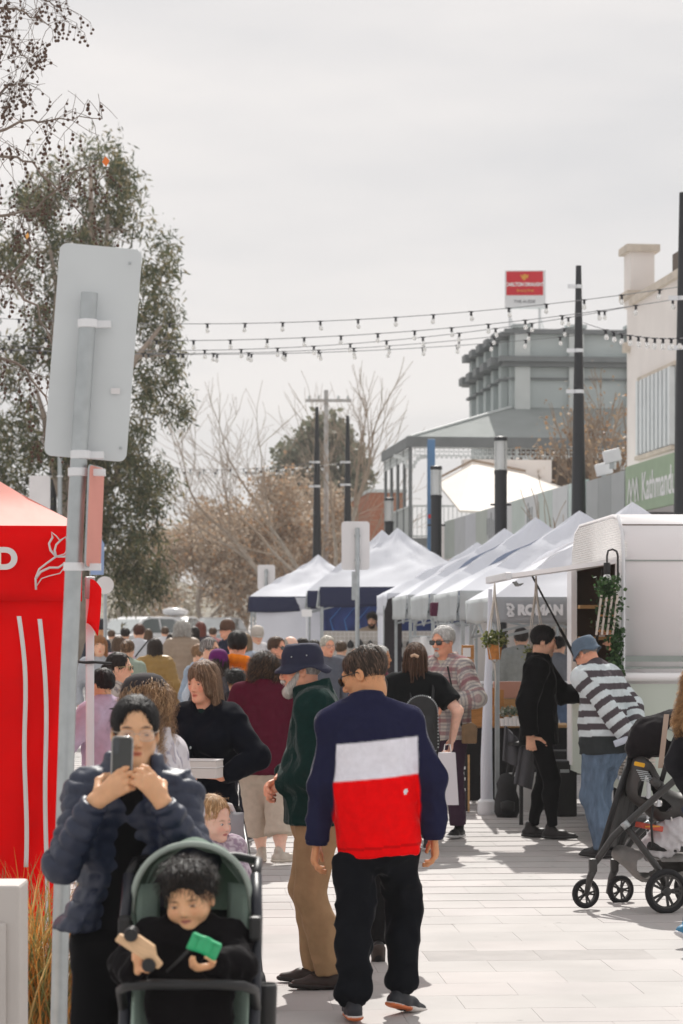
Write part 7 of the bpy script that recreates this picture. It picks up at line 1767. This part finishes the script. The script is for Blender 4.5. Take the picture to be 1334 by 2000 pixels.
# phone in the woman's hands
ph = thing('mobile_phone', 'dark mobile phone in a clear case held up by the woman', 'phone', at(238, 1489, 7.165)); ph.rotation_euler = (R_(-8), R_(2), R_(6))
b = MB(); b.prism(rrect(.056, .146, .009), frameM((0, .005, 0), (1, 0, 0), (0, 0, 1)), .009); b.build('body', mk('phone_back', (.03, .032, .03), .25, .1, spec=.6), ph, bev=.002)
b = MB(); pl = rrect(.059, .150, .011); b.tube([(x, .0, y) for x, y in pl] + [(pl[0][0], 0, pl[0][1])], .0035, 6); b.build('clear_case', mk('phone_case', (.30, .29, .28), .2, .03), ph, smooth='all')
b = MB(); b.prism(rrect(.018, .048, .006), frameM((-.018, -.005, .048), (1, 0, 0), (0, 0, 1)), .002); b.build('camera_bump', M_dglass, ph)
# takeaway boxes
bxp = lw(420, 13.0, -38)
for i, (py, hgt) in enumerate(((1519, .052), (1499, .036))):
    t = thing('takeaway_box', ['lower white takeaway box in the brown haired womans hand', 'upper white takeaway box in the brown haired womans hand'][i], 'box', at(393, py, 12.62), R_(-12), 'takeaway boxes held by the woman')
    b = MB(); b.prism([(-.10, -.07), (.10, -.07), (.10, .07), (-.10, .07)], Matrix.Identity(4), hgt); b.build('tray', mk('box_card', (.66, .60, .57), .7, .03), t, bev=.004)
    b = MB(); b.box((0, 0, hgt + .004), (.205, .145, .007)); b.build('lid', mk('box_card2', (.72, .69, .68), .7, .03), t, bev=.003)
# ---- second stroller with fair toddler
o2 = (at(412, 0, 11.2).x, 11.2, 0)
s2 = thing('grey_stroller', 'grey stroller holding the fair haired toddler, mostly hidden', 'stroller', o2, R_(8))
for s_ in (-1, 1):
    b = MB(); b.tube([(s_ * .17, .22, .80), (s_ * .19, .05, .60), (s_ * .2, -.28, .16)], .014, 8); b.build('frame_tube', M_frame, s2, smooth='all')
    b = MB(); b.tube([(s_ * .20, .05, .62), (s_ * .22, .30, .14)], .013, 8); b.build('rear_leg', M_frame, s2, smooth='all')
    wheel(s2, (s_ * .2, -.30, .09), .09, .03, R_(90)); wheel(s2, (s_ * .22, .32, .12), .12, .03, R_(90))
b = MB(); b.tube([(-.17, .22, .80), (-.12, .25, .81), (.12, .25, .81), (.17, .22, .80)], .014, 8); b.build('handlebar', M_bplastic, s2, smooth='all')
b = MB(); b.sheet(lambda u, v: (-.17 + .34 * u, .08 + .12 * v, .36 + .50 * v), 6, 8); solid(b.build('seat_back', mk('grey_seat', (.30, .30, .32), .8, .1), s2, smooth='all'), .03)
b = MB(); b.sheet(lambda u, v: (-.17 + .34 * u, .08 - .30 * v, .37 + .03 * v), 6, 6); solid(b.build('seat_pan', mk('grey_seat', (0, 0, 0)), s2), .03)
b = MB(); b.tube([(-.15, .24, .80), (-.11, .21, .89), (0, .20, .92), (.11, .21, .89), (.15, .24, .80)], .016, 8); b.build('canopy_hoop', mk('pale_hoop', (.6, .58, .58), .6, .04), s2, smooth='all')
w = lw(425, 11.2, 0, o2)
T2, TS2 = person('fair haired toddler in speckled lilac top sitting in a stroller looking right', 425, 11.2, .90, 6, loc=o2, st=.009, hs=.0045, skin='fair', nh=900, hr=('short', (.42, .24, .11)), hcol2=(.62, .42, .24), hw=.0014, blush=.35, iris=(.06, .07, .10), brow=(.45, .28, .18), lip=(.6, .2, .18), ps=dict(kid=1, headh=.225, hipz=.445, hy=52, hp=4, hipxy=(0, -.02), shw=.11, w=1.15, R=dict(w=(-.14, -.2, .50)), L=dict(w=(.14, -.2, .5)), fR=dict(a=(-.1, -.4, .28), pole=(-.2, -.6, 1)), fL=dict(a=(.1, -.4, .28), pole=(.2, -.6, 1))), top=dict(col=pat((.56, .50, .56), (.34, .26, .34), 160, .1), g=.022, name='top', collar='crew'), low=dict(col=(.2, .2, .26), g=.012))
# ---- black travel stroller at the right
def rp(px, py, d): q = at(px, py, d); return (q.x - st_o[0], q.y - st_o[1], q.z)
st_o = (at(1225, 0, 15.1).x, 15.1, 0)
bs = thing('black_stroller', 'graphite travel stroller with baby capsule at the right edge', 'stroller', st_o)
N_, F_2 = 14.85, 15.35
wheel(bs, rp(1144, 1745, N_ + .1), .094, .026, R_(22)); wheel(bs, rp(1212, 1738, F_2), .094, .026, R_(22)); wheel(bs, rp(1301, 1741, 14.75), .138, .034, R_(14)); wheel(bs, rp(1356, 1732, F_2 - .05), .138, .034, R_(14))
def tube(name, pts, r, m=M_frame, flat=1.0, n=10): b = MB(); b.tube(pts, r, n, flat=flat); return b.build(name, m, bs, smooth='all')
for d_, ox in ((N_, 0), (F_2, 42)):
    tube('main_frame', [rp(1158 + ox, 1690, d_), rp(1172 + ox, 1672, d_), rp(1196 + ox, 1636, d_), rp(1222 + ox, 1610, d_), rp(1275 + ox, 1562, d_), rp(1345 + ox, 1500, d_), rp(1400 + ox, 1440, d_)], .021)
    tube('rear_leg', [rp(1221 + ox, 1612, d_), rp(1255 + ox, 1656, d_), rp(1288 + ox, 1700, d_), rp(1301 + ox, 1736, d_)], .021)
    b = MB(); b.box(rp(1158 + ox, 1690, d_), (.052, .052, .085)); b.build('wheel_housing', M_frame, bs, bev=.012, smooth=True)
    tube('wheel_fork', [rp(1158 + ox, 1700, d_), rp(1152 + ox, 1716, d_), rp(1146 + ox, 1744, d_ + .05)], [.026, .022, .016])
    tube('hub_cap', [rp(1218 + ox, 1606, d_ - .02), rp(1226 + ox, 1616, d_ - .02)], .026, M_galv)
tube('front_strut', [rp(1172, 1670, 15.0), rp(1205, 1560, 15.05), rp(1232, 1478, 15.1)], .024, M_bplastic, .7); tube('front_strut', [rp(1210, 1664, 15.3), rp(1240, 1560, 15.3), rp(1262, 1482, 15.3)], .024, M_bplastic, .7)
b = MB(); b.add([rp(1180, 1660, 15.05), rp(1228, 1500, 15.12), rp(1262, 1500, 15.28), rp(1240, 1600, 15.28), rp(1200, 1660, 15.25)], [(0, 1, 2, 3, 4)]); solid(b.build('leg_panel', M_bplastic, bs), .015)
# capsule
fl = Fld()
P_ = lambda px, py, d=15.1: np.array(rp(px, py, d))
fl.ch([P_(1262, 1500), P_(1258, 1540), P_(1290, 1572), P_(1350, 1580), P_(1400, 1560)], [.10, .10, .09, .09, .10], .06, (0, 1, 0), 1.3)
fl.rc(P_(1290, 1480), P_(1400, 1470), .11, .11, .05, op=1)
V, Q = fl.net(.012); link('capsule_shell', npmesh('capsule_shell', V, Q, np.tile((.05, .047, .045), (len(V), 1))), bs, M_leather)
fl = Fld(); fl.ch([P_(1240, 1462), P_(1268, 1440), P_(1320, 1432), P_(1385, 1450)], [.06, .115, .14, .13], .05, (0, 1, 0), 1.25); fl.rc(P_(1300, 1512), P_(1400, 1512), .10, .12, .03, op=1)
V, Q = fl.net(.012); V = fold(V, vnorm(V, Q), .012, 14, 4); link('capsule_canopy', npmesh('capsule_canopy', V, Q, np.tile((.016, .014, .016), (len(V), 1))), bs, M_cloth)
b = MB(); b.box(rp(1249, 1493, 14.93), (.066, .02, .026), M=Matrix.Rotation(R_(12), 4, 'Y')); b.build('yellow_label', mk('label_yellow', (.75, .38, .02), .5, .05), bs, bev=.006)
b = MB()
for k in range(6): b.bar(rp(1243 + 2 * k, 1504 + 4 * k, 14.93), rp(1266 + 3 * k, 1508 + 4 * k, 14.93), .006, .004, up=(0, 1, 0))
b.build('vent_line', M_galv, bs)
b = MB(); b.sheet(lambda u, v: Vector(rp(1297 - 12 * v + 10 * u, 1395 + 105 * v, 14.90 - .02 * math.sin(v * 3))), 1, 10); solid(b.build('tan_strap', mk('tan_webbing', (.40, .30, .24), .8, .06), bs), .006)
tube('capsule_pivot', [rp(1274, 1522, 14.88), rp(1290, 1536, 14.86)], .03, M_frame); tube('handle_arm', [rp(1290, 1532, 14.88), rp(1308, 1470, 14.9), rp(1335, 1400, 14.95)], .016, M_bplastic)
tube('brake_cable', [rp(1275, 1575, 14.9), rp(1272, 1610, 14.9), rp(1275, 1655, 14.9)], .008, M_bplastic); tube('cross_bar', [rp(1268, 1652, 15.0), rp(1300, 1656, 15.05), rp(1350, 1656, 15.1)], .026, M_bplastic)
fl = Fld(); fl.ch([P_(1212, 1668, 15.15), P_(1262, 1692, 15.15), P_(1330, 1690, 15.15)], [.05, .085, .08], .05, (0, 1, 0), 1.5); fl.rc(P_(1200, 1630, 15.1), P_(1340, 1640, 15.1), .085, .085, .02, op=1)
V, Q = fl.net(.012); V = fold(V, vnorm(V, Q), .01, 14, 6); link('basket', npmesh('basket', V, Q, np.tile((.24, .23, .22), (len(V), 1))), bs, M_cloth)
bg = thing('white_bag', 'white shopping bag stuffed in the black stroller basket', 'bag', (at(1305, 0, 15.1).x, 15.1, at(0, 1690, 15.1).z)); fl = Fld(); fl.ch([(-.10, 0, .10), (-.02, 0, .16), (.06, 0, .24), (.10, 0, .30)], [.07, .09, .10, .08], .05); V, Q = fl.net(.012); V = fold(V, vnorm(V, Q), .022, 16, 3); link('bag', npmesh('bag', V, Q, np.tile((.62, .60, .62), (len(V), 1))), bg, M_cloth); b = MB(); b.tube([(.02, -.08, .26), (.0, -.1, .33), (.06, -.1, .35), (.10, -.08, .30)], .006, 6); b.build('handle', M_white, bg)
rb = thing('red_packet', 'red and orange packet on top of the white bag', 'packet', (at(1268, 0, 15.0).x, 15.0, at(0, 1624, 15.0).z), .3); b = MB(); b.box((0, 0, .03), (.15, .10, .035), M=Matrix.Rotation(.2, 4, 'Y')); b.build('packet', mk('packet_red', (.5, .08, .05), .4, .3, 12), rb, bev=.006); b = MB(); b.box((-.0, -.052, .035), (.10, .004, .01)); b.build('stripe', M_gold, rb)
# bottle in striped man's hands, paper bag and shoulder bag
bt = thing('water_bottle', 'clear water bottle held behind the striped mans back', 'bottle', at(1217, 1447, 17.9)); bt.rotation_euler = (0, R_(70), 0)
b = MB(); b.lathe([(.002, -.07), (.024, -.07), (.026, -.05), (.026, .03), (.012, .06), (.012, .075)], 14); b.build('bottle', mk('pet_bottle', (.75, .8, .9), .1, .05, alpha=.45), bt, smooth=True); b = MB(); b.lathe([(.002, .076), (.014, .076), (.014, .095), (.002, .095)], 12); b.build('bottle_top', mk('cap_blue', (.2, .25, .6), .4, .05), bt, smooth=True)
pbg = thing('paper_bag', 'large flat white paper bag carried by the woman with dreadlocks', 'bag', at(874, 1572, 18.45)); b = MB(); b.prism([(-.085, 0), (.085, 0), (.06, .40), (-.07, .40)], frameM((0, .04, 0), (1, 0, 0), (0, 0, 1)), .07); b.build('bag', mk('white_paper', (.66, .64, .67), .8, .03), pbg, bev=.004); b = MB(); b.tube([(-.03, 0, .39), (-.02, 0, .46), (.02, 0, .46), (.03, 0, .39)], .004, 5); b.build('handle', M_white, pbg)
sb = thing('shoulder_bag', 'small brown leather bag at the checked mans side', 'bag', at(914, 1452, 19.5)); b = MB(); b.prism([(-.05, 0), (.07, 0), (.075, .14), (.03, .17), (-.05, .15)], frameM((0, .04, 0), (1, 0, 0), (0, 0, 1)), .08); b.build('body', mk('brown_leather', (.20, .12, .06), .5, .2, 20), sb, bev=.012, smooth=True); b = MB(); b.tube([(-.05, 0, .14), (-.10, .05, .3), (-.16, .1, .62)], .008, 6); b.build('strap', M_bplastic, sb)
# studded backpack on the dreadlocked woman
q = gx(811, 18.7); bk = thing('studded_backpack', 'black leather backpack edged with silver studs', 'backpack', (q.x + .045, q.y - .175, q.z + .74), R_(-4))
fl = Fld(); fl.rc((0, 0, .13), (0, 0, .34), .125, .125, .05, (0, 1, 0), .45); fl.rc((0, -.0, .10), (0, -.0, .12), .135, .135, .03, (0, 1, 0), .5); fl.rc((0, -.05, .10), (0, -.05, .22), .08, .09, .02, (0, 1, 0), .35); V, Q = fl.net(.008); link('body', npmesh('body', V, Q, np.tile((.014, .014, .015), (len(V), 1))), bk, M_leather)
b = MB(); sm_ = M_galv
for k in range(26):
    a = math.pi * k / 25; b.lathe([(.001, 0), (.007, .001), (.004, .006)], 6, frameM((.125 * math.cos(a), -.062 + .02 * abs(math.cos(a)), .34 + .125 * math.sin(a)), (1, 0, 0), (0, 0, 1)))
for s_ in (-1, 1):
    for k in range(11): b.lathe([(.001, 0), (.007, .001), (.004, .006)], 6, frameM((s_ * .127, -.045, .32 - .025 * k), (1, 0, 0), (0, 0, 1)))
for k in range(12): b.lathe([(.001, 0), (.006, .001), (.003, .006)], 6, frameM((-.11 + .02 * k, -.075, .045), (1, 0, 0), (0, 0, 1)))
o = b.build('studs', M_galv, bk); o['kind'] = 'stuff'
b = MB(); b.lathe([(.001, .0), (.022, .0), (.024, .006), (.001, .014)], 12, frameM((0, -.068, .30), (1, 0, 0), (0, 0, 1))); b.build('round_badge', M_galv, bk)
for s_ in (-1, 1): b = MB(); b.tube([(s_ * .08, .03, .42), (s_ * .09, .10, .56), (s_ * .09, .2, .6)], .014, 6, flat=.4); b.build('shoulder_strap', M_bplastic, bk)

# ================================================================ CARS AT THE END OF THE STREET
M_carw = mk('car_white', (.72, .72, .73), .25, .02, spec=.6); M_car2 = mk('car_silver', (.45, .46, .47), .25, .02, spec=.6); M_tint = mk('car_glass', (.10, .12, .12), .08, .05, spec=.8)
def car(label, px, d, yaw, m, hgt=1.5, pod=False):
    t = thing('parked_car', label, 'car', gx(px, d), R_(yaw), 'cars at the end of the street'); k = hgt / 1.5
    body = [(-2.1, .3), (2.1, .3), (2.15, .62), (2.05, .80), (1.15, .93), (-1.75, .96), (-2.12, .86), (-2.15, .5)]
    b = MB(); b.prism([(x, z * k) for x, z in body], frameM((0, .86, 0), (1, 0, 0), (0, 0, 1)), 1.72); b.build('body', m, t, bev=.07, seg=3, smooth=True)
    cab = [(1.15, .90), (.45, 1.40), (.1, 1.48), (-1.0, 1.48), (-1.45, 1.36), (-1.95, .93)]
    def c3(s_, ins): return [Vector((x, s_ * (.80 - .16 * max(0, (z - .9) / .58)), z * k)) for x, z in cab]
    L, Rr = c3(-1, 0), c3(1, 0); n = len(cab); b = MB(); b.add(L + Rr, [tuple(range(n)), tuple(range(2 * n - 1, n - 1, -1))] + [(i, i + n, i + n + 1, i + 1) for i in range(n - 1)]); b.build('cabin', m, t, smooth=True, bev=.03)
    for s_ in (-1, 1):
        for pts in ([(.95, .98), (.38, 1.37), (.06, 1.42), (-.28, 1.42), (-.28, .98)], [(-.36, .98), (-.36, 1.42), (-.95, 1.41), (-1.35, 1.30), (-1.6, 1.0)]):
            b = MB(); b.add([(x, s_ * (.812 - .16 * max(0, (z - .9) / .58)), z * k) for x, z in (pts if s_ < 0 else pts[::-1])], [tuple(range(len(pts)))]); b.build('window', M_tint, t)
    for x0, z0, x1, z1 in ((1.13, .95, .50, 1.385), (-1.93, .98, -1.47, 1.36)):
        off = .012 if x0 > 0 else -.012; b = MB(); b.add([(x0 + off, -.70, z0 * k + .012), (x0 + off, .70, z0 * k + .012), (x1 + off, .62, z1 * k + .012), (x1 + off, -.62, z1 * k + .012)], [(0, 1, 2, 3)]); b.build('windscreen', mk('windscreen_glass', (.45, .48, .48), .08, .05, spec=.8), t)
    for x in (-1.35, 1.35):
        for s_ in (-1, 1):
            b = MB(); b.lathe([(.05, -.1), (.29, -.1), (.32, -.06), (.32, .06), (.29, .1), (.05, .1)], 20, Matrix.Translation((x, s_ * .80, .32)) @ Matrix.Rotation(R_(90), 4, 'X')); b.build('wheel', M_rubber, t, smooth=True)
    for s_ in (-1, 1): b = MB(); b.box((2.1, s_ * .62, .70 * k), (.08, .3, .12)); b.build('headlight', M_glass, t, bev=.02)
    if pod:
        b = MB(); b.lathe([(.01, -.8), (.30, -.75), (.38, -.3), (.38, .4), (.25, .78), (.01, .82)], 14, Matrix.Translation((-.4, 0, 1.66 * k)) @ Matrix.Rotation(R_(90), 4, 'Y') @ Matrix.Diagonal((.42, 1.1, 1, 1))); b.build('roof_box', m, t, smooth='all')
car('white hatchback parked beyond the crowd by the gum tree', 268, 78, -128, M_carw, 1.55); car('white car with a roof box behind the hatchback', 338, 90, -100, M_carw, 1.5, True); car('silver car partly hidden by the crowd on the right lane', 425, 95, -100, M_car2, 1.45)

hz = MB(); hz.box((0, 447, 14.5), (530, 920, 31.2)); hzo = hz.build('haze', None); hzo['kind'] = 'stuff'
hm_ = bpy.data.materials.new('haze'); hm_.use_nodes = True; hn = hm_.node_tree; hn.nodes.clear(); ho = hn.nodes.new('ShaderNodeOutputMaterial'); pv = hn.nodes.new('ShaderNodeVolumePrincipled')
pv.inputs['Color'].default_value = (.93, .92, .91, 1); pv.inputs['Density'].default_value = .0007; hn.links.new(pv.outputs[0], ho.inputs['Volume']); hzo.data.materials.append(hm_)
